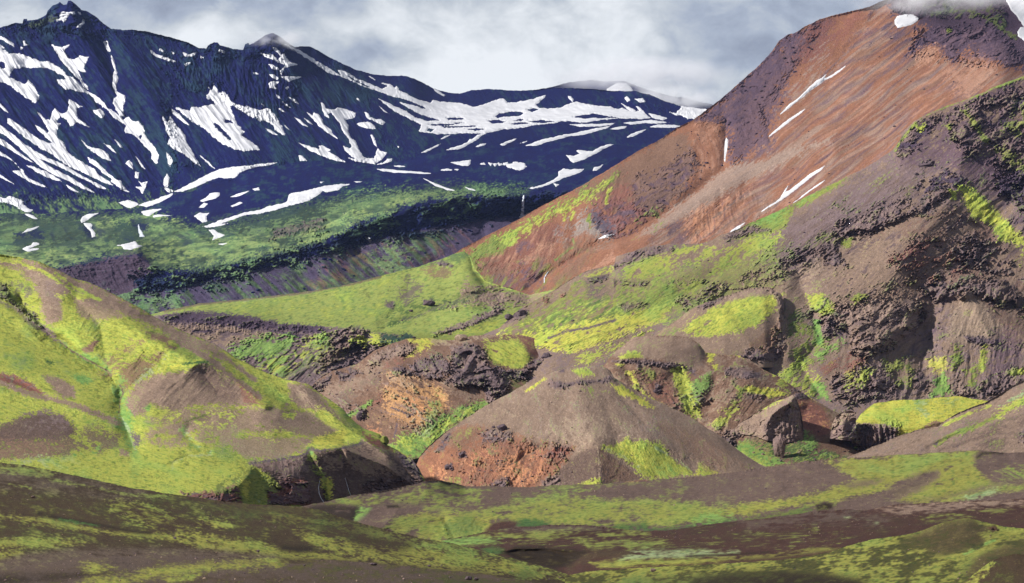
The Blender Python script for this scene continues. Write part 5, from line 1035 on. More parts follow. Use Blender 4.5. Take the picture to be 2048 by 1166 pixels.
      RL(PT(300,700,270,740,225,760), 8, -6.8), RL(PT(420,840,380,850,370,870,400,900), 9, -11.9), RL(PT(-60,770,40,790,120,805,230,850), 14, 11.9), RL(PT(0,750,60,775,95,797), 8, -10.2), RL(PT(590,765,640,810,700,860,760,900,840,960), 14, 13.6), RL(PT(550,790,600,815,640,840,690,880), 9, -10.2), DOME(PT(490,830,560,815,640,840,660,865,580,875,510,870), 22, 8), DOME(PT(-60,850,60,822,150,835,160,880,60,890,-60,885), 26, 9), DOME(PT(300,840,380,815,450,820,460,860,340,870), 20, 5),
      RL(PT(620,905,630,950,650,1000), 9, -13.6), RL(PT(683,895,690,950,700,990), 6, -8.5), RL(PT(730,880,790,920,850,965), 10, 15.3), RL(PT(345,925,375,910,420,905), 5, -10.2), RL(PT(440,975,480,955,510,940,560,985), 8, -10.2),
      FL(PT(200,750,300,680,330,715,250,790), 4, 9, -34, 6), FL(PT(520,925,700,900,840,960,700,1005,580,1000), 4, 15, 80, 4), FL(PT(-60,600,110,680,230,760,240,840,100,820,-60,760), 3.5, 24, 32, 5), FL(PT(140,610,330,690,560,800,480,830,250,820,200,720), 3.0, 16, 130, 5), FL(PT(430,690,600,770,720,870,640,840,500,770), 2.5, 12, 60, 5)],
    label="steep hillside of yellow-green moss and bare gravel crests on the left", cat="hill")

terrain("hill#right",
    ridge=[(1670,928,2130),(1690,917,2150),(1712,908,2170),(1740,896,2190),(1770,884,2215),(1800,871,2240),(1830,861,2260),(1850,856,2275),(1875,853,2285),(1892,840,2300),(1915,826,2320),(1940,816,2340),(1970,805,2360),(2000,788,2390),(2030,768,2415),(2060,755,2440),(2108,735,2470)],
    contours=[[(1670,930,2120),(1800,900,2160),(1900,870,2200),(2000,840,2250),(2108,800,2300)], [(1670,935,2105),(1900,935,2100),(2000,930,2090),(2108,920,2090)], [(1670,990,2040),(2108,1000,1960)]],
    base='grav', seed=101, rough=1.4, sm=8, an=(-22, 2.4), rk=1.5,
    ops=[ALL('grav_p', 0.4, 0.6), ALL('grav_d', 0.3, 0.5), P('grav_d', PT(1940,870,2050,830,2120,820,2120,960,1960,930), 6, 14, 0.5, 0.7),
      S('moss_d', PT(1870,890,1900,872,1940,858,1980,840,2050,800,2100,775), 4, 3, 1.5, 0.85), S('moss', PT(1890,850,1925,832,1980,812), 3, 2.5, 1.5, 0.8), P('moss', PT(1985,825,2030,800,2050,790,2040,810,2000,835), 2, 6, 0.7, 0.9), S('lichen', PT(2000,810,2060,780), 2, 3, 1, 0.6),
      P('crag_d', PT(1865,888,1876,884,1874,892), 1, 2), P('crag_d', PT(1905,895,1920,888,1915,896), 1, 2), CR(PT(2040,860,2060,850,2120,850,2120,905,2050,895,2035,890), 4, 9, 'crag', 4, 0.7, 'crag_d'), S('grav_d', PT(1880,900,1940,880,2040,850), 3, 4, 2, 0.7, 0.7),
      RL(PT(1860,895,1920,865,1990,835,2060,800), 7, -5), RL(PT(1900,920,1980,880,2060,860), 10, 5), FL(PT(1780,890,2000,800,2108,760,2108,920,1800,930), 2, 18, -25, 6)],
    label="smooth purple-grey gravel slope below the moss terrace on the right", cat="hill")

terrain("hill#front_middle",
    ridge=[(560,1020,1560),(600,1013,1580),(640,1006,1600),(700,992,1650),(750,984,1690),(800,975,1750),(850,963,1800),(880,960,1860),(930,972,1980),(980,972,1985),(1050,975,1990),(1100,971,1995),(1200,966,2000),(1280,961,2005),(1340,957,2010),(1420,950,2010),(1500,939,2010),
      (1560,930,2010),(1620,922,2010),(1700,916,2010),(1760,911,2010),(1840,907,2000),(1920,902,1990),(1955,900,1985),(2000,905,1980),(2060,905,1990),(2108,903,1990)],
    contours=[[(560,1024,1530),(700,1015,1560),(850,1010,1640),(1000,1010,1690),(1200,1005,1700),(1400,1000,1700),(1600,975,1720),(1800,960,1720),(2000,950,1740),(2108,945,1760)],
              [(560,1030,1500),(700,1030,1500),(870,1028,1560),(1000,1030,1520),(1250,1035,1500),(1400,1030,1500),(1600,1005,1540),(1700,1000,1560),(2108,985,1580)],
              [(560,1060,1400),(700,1060,1420),(870,1040,1530),(1000,1055,1440),(1250,1058,1430),(1400,1055,1430),(1600,1030,1480),(1700,1020,1500),(2108,1010,1500)],
              [(560,1130,1300),(1000,1120,1320),(1500,1100,1330),(2108,1060,1360)]],
    base='grav_d', seed=111, rough=1.3, sm=5, an=(-4, 3.2), rk=3.2,
    ops=[ALL('fore_d', 0.3, 0.6), ALL('moss_d', 0.22, 0.7), ALL('fore_g', 0.25, 0.4),
      P('moss_d', PT(680,1000,760,990,850,975,880,965,960,985,960,1010,850,1015,760,1010,700,1010), 2, 7, 0.6, 0.9), P('moss_d', PT(850,1015,960,1020,1100,990,1200,1000,1360,1002,1430,1012,1490,1018,1470,1032,1420,1046,1200,1058,1000,1045,900,1030), 3, 8, 0.72, 0.95), P('moss_f', PT(1000,1035,1100,1000,1250,1010,1380,1012,1440,1020,1400,1038,1330,1048,1200,1056,1080,1050), 3, 10, 0.5, 0.8),
      P('moss_d', PT(1340,960,1400,980,1420,1000,1300,990,1200,985,1100,990), 3, 8, 0.35, 0.8), P('grav_d', PT(1400,950,1500,940,1640,925,1680,950,1600,990,1500,1000,1400,995,1380,980), 3, 8, 0.8, 0.8), P('fore_g', PT(1200,968,1500,940,1520,970,1400,985,1250,985), 5, 10, 0.5, 0.6),
      P('moss_f', PT(1650,925,1700,917,1840,908,1955,900,1960,912,1945,925,1965,950,2000,970,1950,985,1880,1005,1800,1005,1780,985,1850,960,1870,945,1800,960,1740,990,1640,1005,1560,1015,1490,1030,1400,1035,1480,1010,1560,1000,1640,985,1680,970,1720,960,1680,940), 2, 7, 0.9, 1), P('moss_d', PT(1660,930,1800,915,1940,905,1950,930,1850,940,1720,950), 3, 10, 0.5, 0.7), P('moss_f', PT(1700,960,1780,950,1880,935,1940,940,1960,960,1900,990,1820,1000), 3, 10, 0.5, 0.8),
      P('grav_d', PT(1770,985,1800,965,1850,945,1880,940,1880,955,1850,975,1800,1000,1780,1000), 2, 6, 0.9, 0.9), P('grav_d', PT(1690,970,1740,958,1770,960,1740,972,1700,978), 2, 5, 0.8, 0.8), P('grav_d', PT(1682,1005,1730,995,1780,998,1790,1008,1740,1018,1690,1015), 1.5, 4, 1, 0.9), P('fore_d', PT(1632,1010,1650,1004,1665,1008,1665,1018,1635,1020), 1.5, 2),
      P('grav_d', PT(1945,912,1960,902,2000,905,2060,905,2110,905,2110,960,2030,955,1985,965,1970,945), 2, 4, 1, 0.9), S('moss_d', PT(2010,930,2060,960), 2, 3, 1, 0.6), S('fore_d', PT(1955,915,1965,907,1990,905,2005,907), 2, 1.5), STK('moss_d', PT(1980,940,2040,930,2110,960,2000,965), 0.4, 32, 5, 6, 0.8),
      P('grav_d', PT(1960,975,2110,950,2110,1005,1900,1010,1800,1010,1900,990), 3, 6, 0.9, 0.9), S('moss_f', PT(1830,1010,1920,995,2010,978,2110,968), 4, 4, 2, 0.7, 0.9), P('lichen', PT(1930,995,1990,980,2000,985,1950,998), 1.5, 5, 0.5, 0.7),
      P('moss_f', PT(860,1040,880,1028,940,1030,1000,1035,985,1058,955,1074,900,1080,870,1070), 3, 7, 0.9, 1), P('moss_dark', PT(885,1045,920,1033,965,1038,960,1060,915,1072,890,1062), 4, 9, 0.6, 0.9), CR(PT(880,1040,980,1035,960,1070,900,1075), 1.2, 7), P('grass_d', PT(1210,1058,1250,1048,1290,1045,1300,1055,1340,1058,1400,1045,1460,1035,1480,1035,1470,1050,1400,1060,1300,1064), 2, 6, 0.75, 0.9), P('grass', PT(1380,1050,1400,1030,1450,1025,1480,1035,1440,1050), 2, 7, 0.5, 0.8), P('grass_d', PT(1010,1052,1050,1038,1100,1045,1090,1060,1030,1062), 2, 6, 0.7), P('moss_dark', PT(1490,1040,1530,1030,1620,1018,1610,1028,1540,1045,1500,1048), 2, 6, 0.8),
      P('fore_r', PT(970,1062,985,1045,1020,1040,1035,1045,1030,1058,1000,1066), 1.5, 3, 1, 1),
      P('fore_d', PT(615,1012,660,1008,720,1015,725,1030,705,1042,660,1040,620,1025), 2, 4, 0.9, 0.9), P('grass', PT(716,1015,745,1015,740,1025,725,1040,708,1045), 1.5, 4, 0.9), P('grav_d', PT(745,1015,800,1005,850,1010,830,1030,790,1050,740,1060,712,1045,730,1030), 2, 5, 0.95, 0.9), P('fore_d', PT(772,1010,795,1010,800,1015,775,1016), 1, 2), P('fore_g', PT(780,1060,820,1030,880,1020,870,1035,840,1065,800,1070), 2, 5, 0.8, 0.8), P('moss_f', PT(770,1055,800,1035,850,1025,870,1030,890,1060,880,1085,830,1075,840,1050,800,1070), 2, 6, 0.7, 0.9),
      S('fore_d', PT(825,960,845,957,880,961,900,968), 2, 2, 1, 0.8), S('brown_r', PT(1250,960,1295,958), 2.5, 1.5),
      RL(PT(720,1020,700,1050), 10, -6), RL(PT(890,1040,910,1080,900,1100), 12, -7), RL(PT(800,1015,770,1050,720,1070), 14, 5), RL(PT(1780,1000,1870,950), 10, -4), RL(PT(1560,1010,1640,985,1720,960), 12, 4), RL(PT(950,1010,1050,1000,1150,1000), 12, 3), RL(PT(1230,1052,1330,1058,1460,1040), 8, -4), DOME(PT(860,1035,960,1028,1000,1040,960,1075,880,1075), 14, -4)],
    csoft=0.4, ragk=0.65, softk=3.0, spk=0.2, spkc='moss_f', fold=5, label="low rolling gravel and moss rise across the middle foreground", cat="hill")

terrain("hill#front_red",
    ridge=[(860,1092,1230),(890,1080,1240),(930,1072,1260),(970,1064,1280),(1010,1057,1290),(1050,1053,1300),(1100,1050,1305),(1160,1049,1310),(1200,1053,1305),(1240,1058,1300),(1290,1062,1300),(1340,1060,1300),(1400,1051,1300),(1460,1044,1310),(1520,1037,1320),(1580,1030,1330),
      (1640,1022,1335),(1700,1019,1340),(1730,1021,1340),(1780,1010,1340),(1850,1006,1340),(1920,1003,1340),(2000,1000,1340),(2060,996,1345),(2108,992,1350)],
    contours=[[(860,1098,1180),(1000,1085,1150),(1200,1080,1150),(1400,1072,1160),(1600,1045,1200),(1800,1030,1220),(2108,1020,1230)],
              [(860,1106,1080),(1000,1095,1080),(1030,1092,1080),(1090,1093,1080),(1180,1100,1060),(1280,1100,1040),(1500,1100,1000),(1700,1085,1000),(2108,1080,1000)],
              [(860,1112,1060),(1000,1110,1060),(1060,1125,1050),(1130,1130,1040),(1160,1115,1040),(1280,1115,980),(1500,1115,940),(2108,1100,950)],
              [(860,1200,900),(1100,1200,860),(2108,1200,700)]],
    base='fore_r', seed=121, rough=1.0, sm=5, an=(-3, 5.0), rk=5.0,
    ops=[ALL('fore_d', 0.35, 0.6), 
      P('fore_g', PT(1000,1060,1100,1050,1200,1053,1230,1060,1150,1063,1020,1066), 2, 4, 0.9, 0.8), P('moss_d', PT(880,1085,1000,1066,1150,1062,1260,1060,1300,1068,1200,1075,1050,1080,940,1090), 2, 5, 0.65, 0.85), P('moss_d', PT(1150,1080,1300,1080,1340,1085,1280,1095,1180,1095), 2, 6, 0.5, 0.8),
      P('grass', PT(880,1080,940,1075,1000,1076,1000,1084,940,1088,890,1090), 2, 4, 0.85, 1), P('grass_d', PT(960,1095,1000,1092,1010,1105,980,1110), 2, 4, 0.8),
      P('fore_g', PT(1480,1045,1600,1025,1700,1020,1780,1040,1760,1048,1640,1045,1500,1058), 3, 7, 0.6, 0.7), P('grav', PT(1750,1015,1900,1003,2050,998,2050,1010,1900,1020,1800,1030), 2, 6, 0.65, 0.8), P('moss_d', PT(1840,1035,1960,1020,2050,1015,2050,1022,1920,1035,1850,1042), 2, 5, 0.5, 0.7), S('lichen', PT(1690,1035,1730,1040,1765,1048), 1.2, 2, 1, 0.5),
      P('fore_d', PT(1005,1105,1030,1094,1090,1093,1150,1098,1185,1103,1165,1112,1140,1130,1110,1138,1060,1128), 1.5, 3, 1, 1), P('fore', PT(1185,1100,1230,1097,1265,1102,1270,1115,1200,1118,1160,1125,1150,1130,1165,1115), 2, 4, 0.9, 0.9),
      P('lichen', PT(1270,1103,1300,1102,1480,1103,1480,1110,1380,1112,1300,1115,1240,1120), 2, 4, 0.55, 0.9), P('moss_f', PT(1180,1125,1280,1120,1400,1118,1560,1108,1660,1095,1680,1100,1560,1118,1400,1126,1200,1135), 2, 4, 0.8, 0.9), P('fore_r', PT(1440,1122,1560,1112,1680,1098,1690,1110,1560,1125,1450,1130), 2, 3, 0.8, 0.9), S('fore_d', PT(1380,1112,1480,1108,1540,1104), 1.5, 1.5, 1, 0.9), 
      STK('fore', PT(900,1080,1300,1075,1700,1030,2050,1020,2050,1050,1700,1080,1300,1105,900,1100), 0.4, -4, 4, 14, 0.6), STK('moss_d', PT(1000,1085,1400,1075,1700,1050,1700,1090,1300,1105,1100,1095), 0.22, -5, 3, 14, 0.6),
      RL(PT(1090,1093,1130,1115,1150,1130), 8, -2), DOME(PT(1190,1100,1260,1098,1280,1112,1180,1122), 8, 3), DOME(PT(1005,1104,1030,1095,1090,1093,1150,1098,1183,1104,1165,1112,1140,1132,1100,1140,1050,1130), 10, -4)],
    csoft=0.4, ragk=0.65, softk=3.0, spk=0.06, spkc='moss_f', fold=3, label="flat red-brown gravel apron with a dark stream bank", cat="hill")

terrain("hill#front_mound",
    ridge=[(1130,1152,800),(1180,1143,820),(1240,1138,840),(1300,1134,850),(1400,1130,860),(1500,1124,870),(1560,1120,880),(1620,1112,890),(1660,1104,900),(1700,1090,910),(1740,1080,920),(1790,1072,930),(1830,1066,940),(1860,1055,945),(1885,1046,950),
      (1910,1039,955),(1935,1036,955),(1955,1040,955),(1985,1048,950),(2010,1053,945),(2048,1057,940),(2108,1055,940)],
    contours=[[(1130,1160,720),(1400,1148,760),(1600,1140,780),(1800,1110,820),(1930,1095,830),(2108,1085,840)], [(1130,1172,600),(1400,1165,600),(1700,1160,600),(2108,1150,620)], [(1130,1210,470),(2108,1210,480)], [(1130,1420,230),(2108,1420,230)]],
    base='fore_m', seed=131, rough=1.0, sm=8, an=(-8, 3.5), rk=4.0, mosstex=1.2,
    ops=[ALL('moss_d', 0.4, 0.6), ALL('moss_f', 0.5, 0.8), P('fore', PT(1820,1075,1860,1057,1900,1040,1940,1037,1990,1050,1990,1070,1960,1090,1900,1110,1860,1105,1800,1090), 4, 10, 0.68, 0.9), P('fore', PT(1960,1110,2000,1095,2060,1080,2110,1075,2110,1170,1950,1170,1930,1150), 4, 10, 0.6, 0.9), P('fore_d', PT(1985,1120,2040,1108,2050,1118,1990,1130), 3, 5, 0.7, 0.8), P('moss_f', PT(1600,1125,1700,1095,1850,1095,1850,1110,1750,1135,1640,1140), 3, 10, 0.5, 0.8),
      P('moss_f', PT(1955,1042,1995,1052,2110,1056,2110,1065,2020,1068,1980,1080,1960,1070,1990,1058), 2, 4, 0.9, 0.9), S('moss_f', PT(2030,1065,1960,1100,1880,1125), 5, 4, 2, 0.85), S('grass', PT(1990,1080,1930,1108), 2, 3, 1, 0.8), CR(PT(1975,1055,1990,1050,1998,1060,1985,1065), 3, 7, 'fore_r', 2, 0.8),
      P('moss_f', PT(1160,1145,1300,1136,1500,1128,1560,1135,1400,1148,1200,1155), 3, 8, 0.7, 0.9), P('fore_d', PT(1500,1148,1560,1142,1650,1148,1720,1160,1740,1180,1500,1180,1360,1170,1400,1155), 3, 8, 0.75, 0.85), P('moss_dark', PT(1250,1160,1400,1150,1500,1150,1500,1175,1250,1180), 3, 10, 0.6, 0.8),
      DOME(PT(1370,1158,1480,1145,1560,1142,1660,1149,1760,1172,1760,1200,1350,1200), 8, 5), P('fore_d', PT(1390,1158,1490,1147,1570,1145,1660,1153,1740,1172,1740,1200,1390,1200), 3, 4, 0.85, 0.85), DOME(PT(1790,1075,1860,1055,1935,1037,1990,1050,2000,1075,1930,1105,1850,1110), 26, 5), RL(PT(2030,1068,1950,1105,1860,1130), 8, -2)],  # dark cover below the crest: shade of the mound's front face painted on
    csoft=0.4, ragk=0.65, softk=3.0, spk=0.2, spkc='moss_f', fold=3, label="mossy mound in the near right foreground", cat="hill")

terrain("hill#front_left",
    ridge=[(-90,915,1150),(-40,920,1140),(0,925,1130),(50,931,1120),(100,940,1110),(150,951,1095),(200,962,1080),(260,975,1060),(320,985,1045),(380,993,1030),(440,1002,1015),(500,1008,1000),(550,1010,990),(600,1013,975),(640,1020,960),(680,1033,945),(720,1046,930),
      (760,1056,915),(800,1066,905),(850,1078,895),(900,1086,885),(950,1098,870),(1000,1110,850),(1050,1122,830),(1100,1137,805),(1150,1155,770),(1200,1175,730),(1240,1192,700)],
    contours=[[(-90,990,930),(200,1010,880),(400,1040,830),(600,1060,800),(800,1090,790),(1000,1125,770),(1240,1194,690)], [(-90,1045,800),(150,1050,780),(300,1065,740),(500,1080,700),(700,1105,690),(900,1125,690),(1240,1196,680)],
              [(-90,1100,640),(200,1095,620),(450,1105,600),(600,1115,600),(800,1130,600),(1000,1150,610),(1240,1199,660)], [(-90,1210,450),(600,1210,440),(1240,1215,600)]],
    base='fore', seed=141, rough=1.0, sm=9, an=(10, 3.0), rk=4.0,
    ops=[ALL('fore_d', 0.4, 0.6), ALL('fore_m', 0.45, 0.55), ALL('moss_f', 0.10, 0.5),
      P('fore_g', PT(-90,935,50,935,180,960,300,985,250,1000,100,980,-90,965), 4, 10, 0.55, 0.8), P('moss_d', PT(-90,915,0,925,60,933,120,946,100,955,0,940,-90,935), 2, 6, 0.5, 0.8), S('moss_d', PT(100,958,180,975,260,990,330,992), 2, 3, 1, 0.6, 0.8), S('moss_d', PT(20,968,60,975), 2, 3, 1, 0.6),
      S('moss_f', PT(0,1030,60,1038,130,1050,200,1062,300,1070,380,1080,450,1092), 3.5, 5, 2, 0.75, 0.9), P('moss_f', PT(-90,1075,0,1078,100,1080,170,1085,100,1092,-90,1095), 2, 6, 0.75, 0.9), P('moss_f', PT(-90,1110,20,1100,45,1105,0,1120,-90,1128), 2, 6, 0.7, 0.9),
      S('fore_d', PT(80,1027,120,1036,200,1050,260,1062,300,1066), 3, 3, 1.5, 0.9), S('grass_d', PT(120,1038,200,1052), 1.5, 3, 1, 0.6),  # dark line along the crease: its shade put into the colour
      P('moss_f', PT(220,1000,300,1015,330,1030,380,1060,420,1080,350,1070,280,1040,230,1020), 3, 12, 0.4, 0.8), P('moss_f', PT(340,1075,420,1070,520,1090,640,1108,800,1120,900,1130,1000,1150,900,1150,780,1128,640,1122,500,1108,400,1095), 3, 9, 0.75, 0.95), P('moss_f', PT(590,1062,640,1075,700,1088,780,1100,850,1095,950,1110,1050,1130,1130,1155,1060,1150,1000,1140,900,1125,780,1120,680,1105,620,1085), 3, 9, 0.72, 0.95), P('moss_f', PT(540,1028,600,1035,640,1045,600,1042,545,1036), 2, 8, 0.45, 0.8), P('moss_d', PT(650,1040,800,1070,900,1090,1000,1112,960,1112,820,1085,700,1060), 3, 10, 0.55, 0.8), P('fore_m', PT(420,1005,560,1012,640,1025,760,1060,700,1065,600,1045,480,1030), 4, 12, 0.6, 0.7), P('fore_d', PT(560,1090,620,1092,635,1100,600,1106,560,1102), 2, 6, 0.8), P('moss_f', PT(400,1040,460,1048,440,1058,395,1052), 2, 8, 0.5), P('fore_d', PT(700,1068,820,1090,800,1110,720,1095), 4, 12, 0.5, 0.7),
      P('fore_g', PT(-90,1135,50,1110,150,1098,300,1096,450,1102,550,1112,560,1118,400,1118,300,1130,200,1140,100,1150,-90,1160), 3, 6, 0.85, 0.8), P('moss_f', PT(160,1130,220,1125,230,1138,180,1145), 2, 8, 0.6), P('moss_f', PT(150,1165,240,1145,350,1130,480,1122,560,1120,560,1128,400,1142,280,1160,200,1180), 2, 7, 0.75, 0.9), S('fore_d', PT(20,1155,100,1150,200,1142), 2, 3, 1, 0.8), P('moss_f', PT(500,1130,570,1125,560,1135,500,1138), 2, 6, 0.6), P('moss_f', PT(330,1155,400,1148,390,1155,340,1162), 2, 5, 0.6),
      P('fore', PT(560,1118,700,1120,820,1132,960,1145,1050,1160,1150,1180,1240,1200,1240,1215,560,1215), 3, 6, 0.9, 0.8), P('moss_f', PT(960,1120,1050,1140,1085,1150,1060,1155,1000,1142), 2, 6, 0.8), P('moss_dark', PT(1020,1145,1085,1140,1070,1155,1030,1160), 2, 5, 0.7), STK('moss_d', PT(1050,1130,1150,1160,1200,1180,1100,1165), 0.5, 22, 4, 8, 0.9), 
      RL(PT(80,1028,160,1042,260,1062,330,1072), 5, -2.5), RL(PT(50,1150,140,1148,220,1142), 5, -2), DOME(PT(0,1110,150,1098,400,1100,540,1115,300,1130,60,1150), 14, 2), RL(PT(620,1080,720,1105,820,1118), 7, -1.5)],
    csoft=0.6, ragk=0.65, softk=3.0, spk=0.15, spkc='moss_f', fold=3, label="dark near hillside of gravel and olive moss falling from the left", cat="hill")

terrain("hill#front_left_low",
    ridge=[(-90,1132,640),(-40,1127,640),(0,1121,640),(40,1110,640),(90,1102,640),(150,1098,640),(230,1096,635),(320,1097,630),(400,1100,625),(470,1105,620),(530,1112,615),(590,1118,610),(660,1120,605),(740,1125,600),(820,1133,595),(900,1141,590),(980,1150,580),(1050,1161,570),(1110,1174,560),(1150,1186,550)],
    contours=[[(-90,1150,560),(200,1130,540),(500,1135,530),(800,1152,530),(1150,1192,520)], [(-90,1165,500),(200,1150,490),(500,1150,490),(800,1165,500),(1150,1196,505)], [(-90,1215,400),(600,1215,400),(1150,1220,420)], [(-90,1420,230),(600,1420,230),(1150,1420,230)]],
    base='fore_g', seed=151, rough=1.0, sm=7, an=(4, 3.0), rk=4.0,
    ops=[ALL('fore', 0.5, 0.7), ALL('fore_d', 0.3, 0.5), P('fore_g', PT(-90,1125,60,1105,250,1096,460,1103,560,1115,400,1118,200,1125,60,1140,-90,1150), 4, 6, 0.9, 0.7),
      P('fore_d', PT(-90,1150,20,1150,120,1148,220,1142,260,1146,120,1160,-90,1180), 4, 5, 0.9, 0.9), P('moss_f', PT(160,1130,225,1124,235,1136,180,1145), 3, 6, 0.6, 0.9), P('moss_f', PT(150,1166,240,1147,350,1131,480,1123,570,1121,570,1128,400,1143,280,1161,200,1180), 3, 6, 0.8, 0.95), P('moss_f', PT(330,1158,400,1149,390,1156,340,1164), 2, 4, 0.7), P('moss_f', PT(500,1132,570,1126,560,1136,500,1140), 2, 5, 0.6), P('fore_m', PT(560,1120,800,1133,1000,1155,1100,1180,900,1175,700,1160,560,1140), 5, 8, 0.45, 0.8), 
      RL(PT(-20,1156,120,1152,230,1144), 6, -3), RL(PT(150,1170,300,1145,480,1128), 7, 3)],
    csoft=0.5, ragk=0.65, softk=3.0, spk=0.2, spkc='moss_f', fold=3, label="nearest low swell of dark gravel along the bottom left edge", cat="hill")
terrain("hill#front_right_low",
    ridge=[(1905,1190,560),(1930,1165,570),(1955,1142,580),(1980,1124,585),(2005,1113,590),(2030,1108,590),(2060,1109,590),(2108,1114,590)],
    contours=[[(1905,1194,540),(2108,1140,540)], [(1905,1225,440),(2108,1225,440)]],
    base='fore', seed=161, rough=1.0, sm=6, an=(-10, 2.5), rk=3.0,
    ops=[ALL('fore_d', 0.45, 0.7), ALL('fore_m', 0.35, 0.7), P('moss_f', PT(1910,1180,1960,1140,1985,1122,1980,1140,1940,1180), 3, 6, 0.6, 0.9), P('fore_r', PT(2000,1115,2108,1112,2108,1150,2040,1150), 4, 8, 0.5, 0.5)],
    csoft=0.5, spk=0.2, spkc='moss_f', fold=3, label="small dark mound in the bottom right corner", cat="hill")
# ------------------------------------------------------------------ old snow: each drift lies on its slope as its own body
def snow_mesh(layer, pts, holes=(), rag=1.3, seed=0, thick=0.5):
    p = np.asarray(pts, float); fs = 0.85
    lo = p.min(0) - 3.5; hi = p.max(0) + 3.5
    uu = np.arange(lo[0], hi[0] + fs, fs); vv = np.arange(lo[1], hi[1] + fs, fs)
    U, V = np.meshgrid(uu, vv)
    d = sdist(U, V, pts)
    for h in holes: d = np.minimum(d, -sdist(U, V, h))
    nz = 1.2 * gnoise(U / 11.0, V / 8.0, seed + 5) + 0.9 * gnoise(U / 4.5, V / 3.5, seed + 6) + 0.5 * gnoise(U / 2.0, V / 1.8, seed + 7)
    d = d + 1.5 * rag * nz + 0.25
    X, ok = surf(layer, U, V)
    ok &= d > -1.4
    h = np.clip(d, -1.4, 2.5) * thick * X[..., 1] / FPX
    X = X + np.array([0, -0.62, 0.78]) * h[..., None]
    f = ok[:-1, :-1] & ok[1:, :-1] & ok[:-1, 1:] & ok[1:, 1:]
    if f.sum() < 1: return None
    idx = np.arange(U.size).reshape(U.shape)
    q = np.stack([idx[1:, :-1], idx[1:, 1:], idx[:-1, 1:], idx[:-1, :-1]], -1)[f]
    used = np.unique(q); re = np.full(U.size, -1); re[used] = np.arange(len(used))
    return X.reshape(-1, 3)[used], re[q]
FLECK = {}
SN = [0]
def snow(layer, label, pts, holes=(), rag=1.3, group='old snow patches'):
    SN[0] += 1
    r = snow_mesh(layer, pts, holes, rag, SN[0] * 3)
    if r is None:
        print('no snow', label); return
    if label is None:
        FLECK.setdefault(layer, []).append(r); return
    o = link_mesh('snow_patch', r[0], r[1], MAT_SNOW)
    tag(o, label, 'snow patch', group)
MD, SH, RU = 'mountain#dark', 'hill#shoulder', 'mountain#rust'
snow(MD, "small ragged snow patch just below the pointed left summit", PT(123,24,148,24,149,27,139,29,133,38,127,44,123,41,113,42,113,38,120,37,119,30))
snow(MD, "thin crescent of snow right of the summit patch", PT(165,36,169,41,169,47,160,54,153,55,155,51,165,45), rag=.8)
snow(MD, None, PT(156,24,161,25,162,29,158,27), rag=.6)
snow(MD, "narrow snow wedge at the left frame edge under the ridge", PT(-20,66,0,72,10,76,22,84,28,89,28,93,18,88,5,79,-20,76), rag=.9)
snow(MD, None, PT(46,82,49,82,50,87,57,90,55,91,48,91), rag=.8); snow(MD, None, PT(42,94,45,95,44,101,41,99), rag=.6)
snow(MD, "largest snow tongue, sweeping from the left edge down the mountain to a rounded foot", PT(-30,85,0,89,9,95,6,99,18,107,33,109,39,107,50,111,67,118,82,123,99,123,113,132,126,140,134,152,144,154,154,162,165,175,178,185,196,194,206,203,216,216,229,224,247,239,257,233,265,243,277,243,286,252,291,273,302,286,313,300,317,310,315,325,312,328,304,318,301,303,290,293,280,280,265,268,251,265,248,262,253,250,240,243,228,235,215,220,195,205,180,190,170,185,155,183,140,178,131,180,120,170,114,160,125,158,134,160,128,152,110,143,95,136,70,135,45,135,28,137,19,148,19,155,35,162,50,168,57,160,65,168,70,178,78,192,77,200,70,207,62,200,50,188,58,198,45,190,35,183,22,172,10,165,-30,160), holes=[PT(-6,122,8,124,12,136,4,137,-6,130), PT(276,272,283,270,285,275,280,279)])
snow(MD, "forked snow patch with two horns high on the left slope", PT(103,89,112,93,125,95,141,88,130,97,128,102,134,113,137,117,150,119,160,112,170,113,178,114,170,128,166,137,174,145,165,144,155,139,158,148,165,162,175,172,176,179,168,175,160,160,148,150,140,141,130,130,120,118,112,104), rag=1)
snow(MD, "short snow streak at the head of the vertical gully", PT(207,82,214,83,219,95,221,103,215,102,210,92), rag=.7)
snow(MD, "vertical snow-filled gully running down into the largest tongue", PT(222,110,227,117,230,132,234,143,233,150,237,158,232,170,233,182,240,187,250,191,250,203,245,212,249,232,240,233,232,218,226,205,228,198,235,192,229,182,225,172,226,150,229,140,224,125), rag=.9)
snow(MD, "slanting snow sliver below the ridge between the two peaks", PT(300,98,310,107,330,114,345,120,351,123,335,121,315,114,303,107), rag=.8)
snow(MD, None, PT(319,96,328,101,327,105,319,100), rag=.6); snow(MD, None, PT(344,103,350,107,346,109), rag=.4)
snow(MD, "small wedge-shaped snow patch under the low ridge crest", PT(366,105,378,109,393,105,385,113,370,112), rag=.7)
snow(MD, None, PT(368,128,375,125,381,125,372,132), rag=.5); snow(MD, "tiny snow dot beside the rocky notch in the ridge", PT(438,98,450,103,448,106,438,103), rag=.5); snow(MD, None, PT(400,111,407,115,402,117), rag=.4)
snow(MD, "large spreading snowfield in the middle of the dark mountain with bare islands", PT(428,167,433,178,437,187,445,183,455,190,462,204,480,210,500,215,515,220,520,222,535,217,545,224,553,235,560,248,568,262,569,270,562,268,550,258,540,245,530,240,520,243,513,235,500,232,485,222,465,212,460,215,468,230,472,245,483,258,488,264,482,270,500,282,515,292,520,300,505,300,490,302,470,298,455,292,440,285,425,272,410,258,390,245,370,232,358,220,345,213,360,217,380,222,384,213,395,215,430,209,428,202,412,196,420,182,418,175,424,180), holes=[PT(426,243,437,250,450,262,464,279,458,280,445,268,430,255), PT(448,238,462,240,466,247,452,246)], rag=1.6)
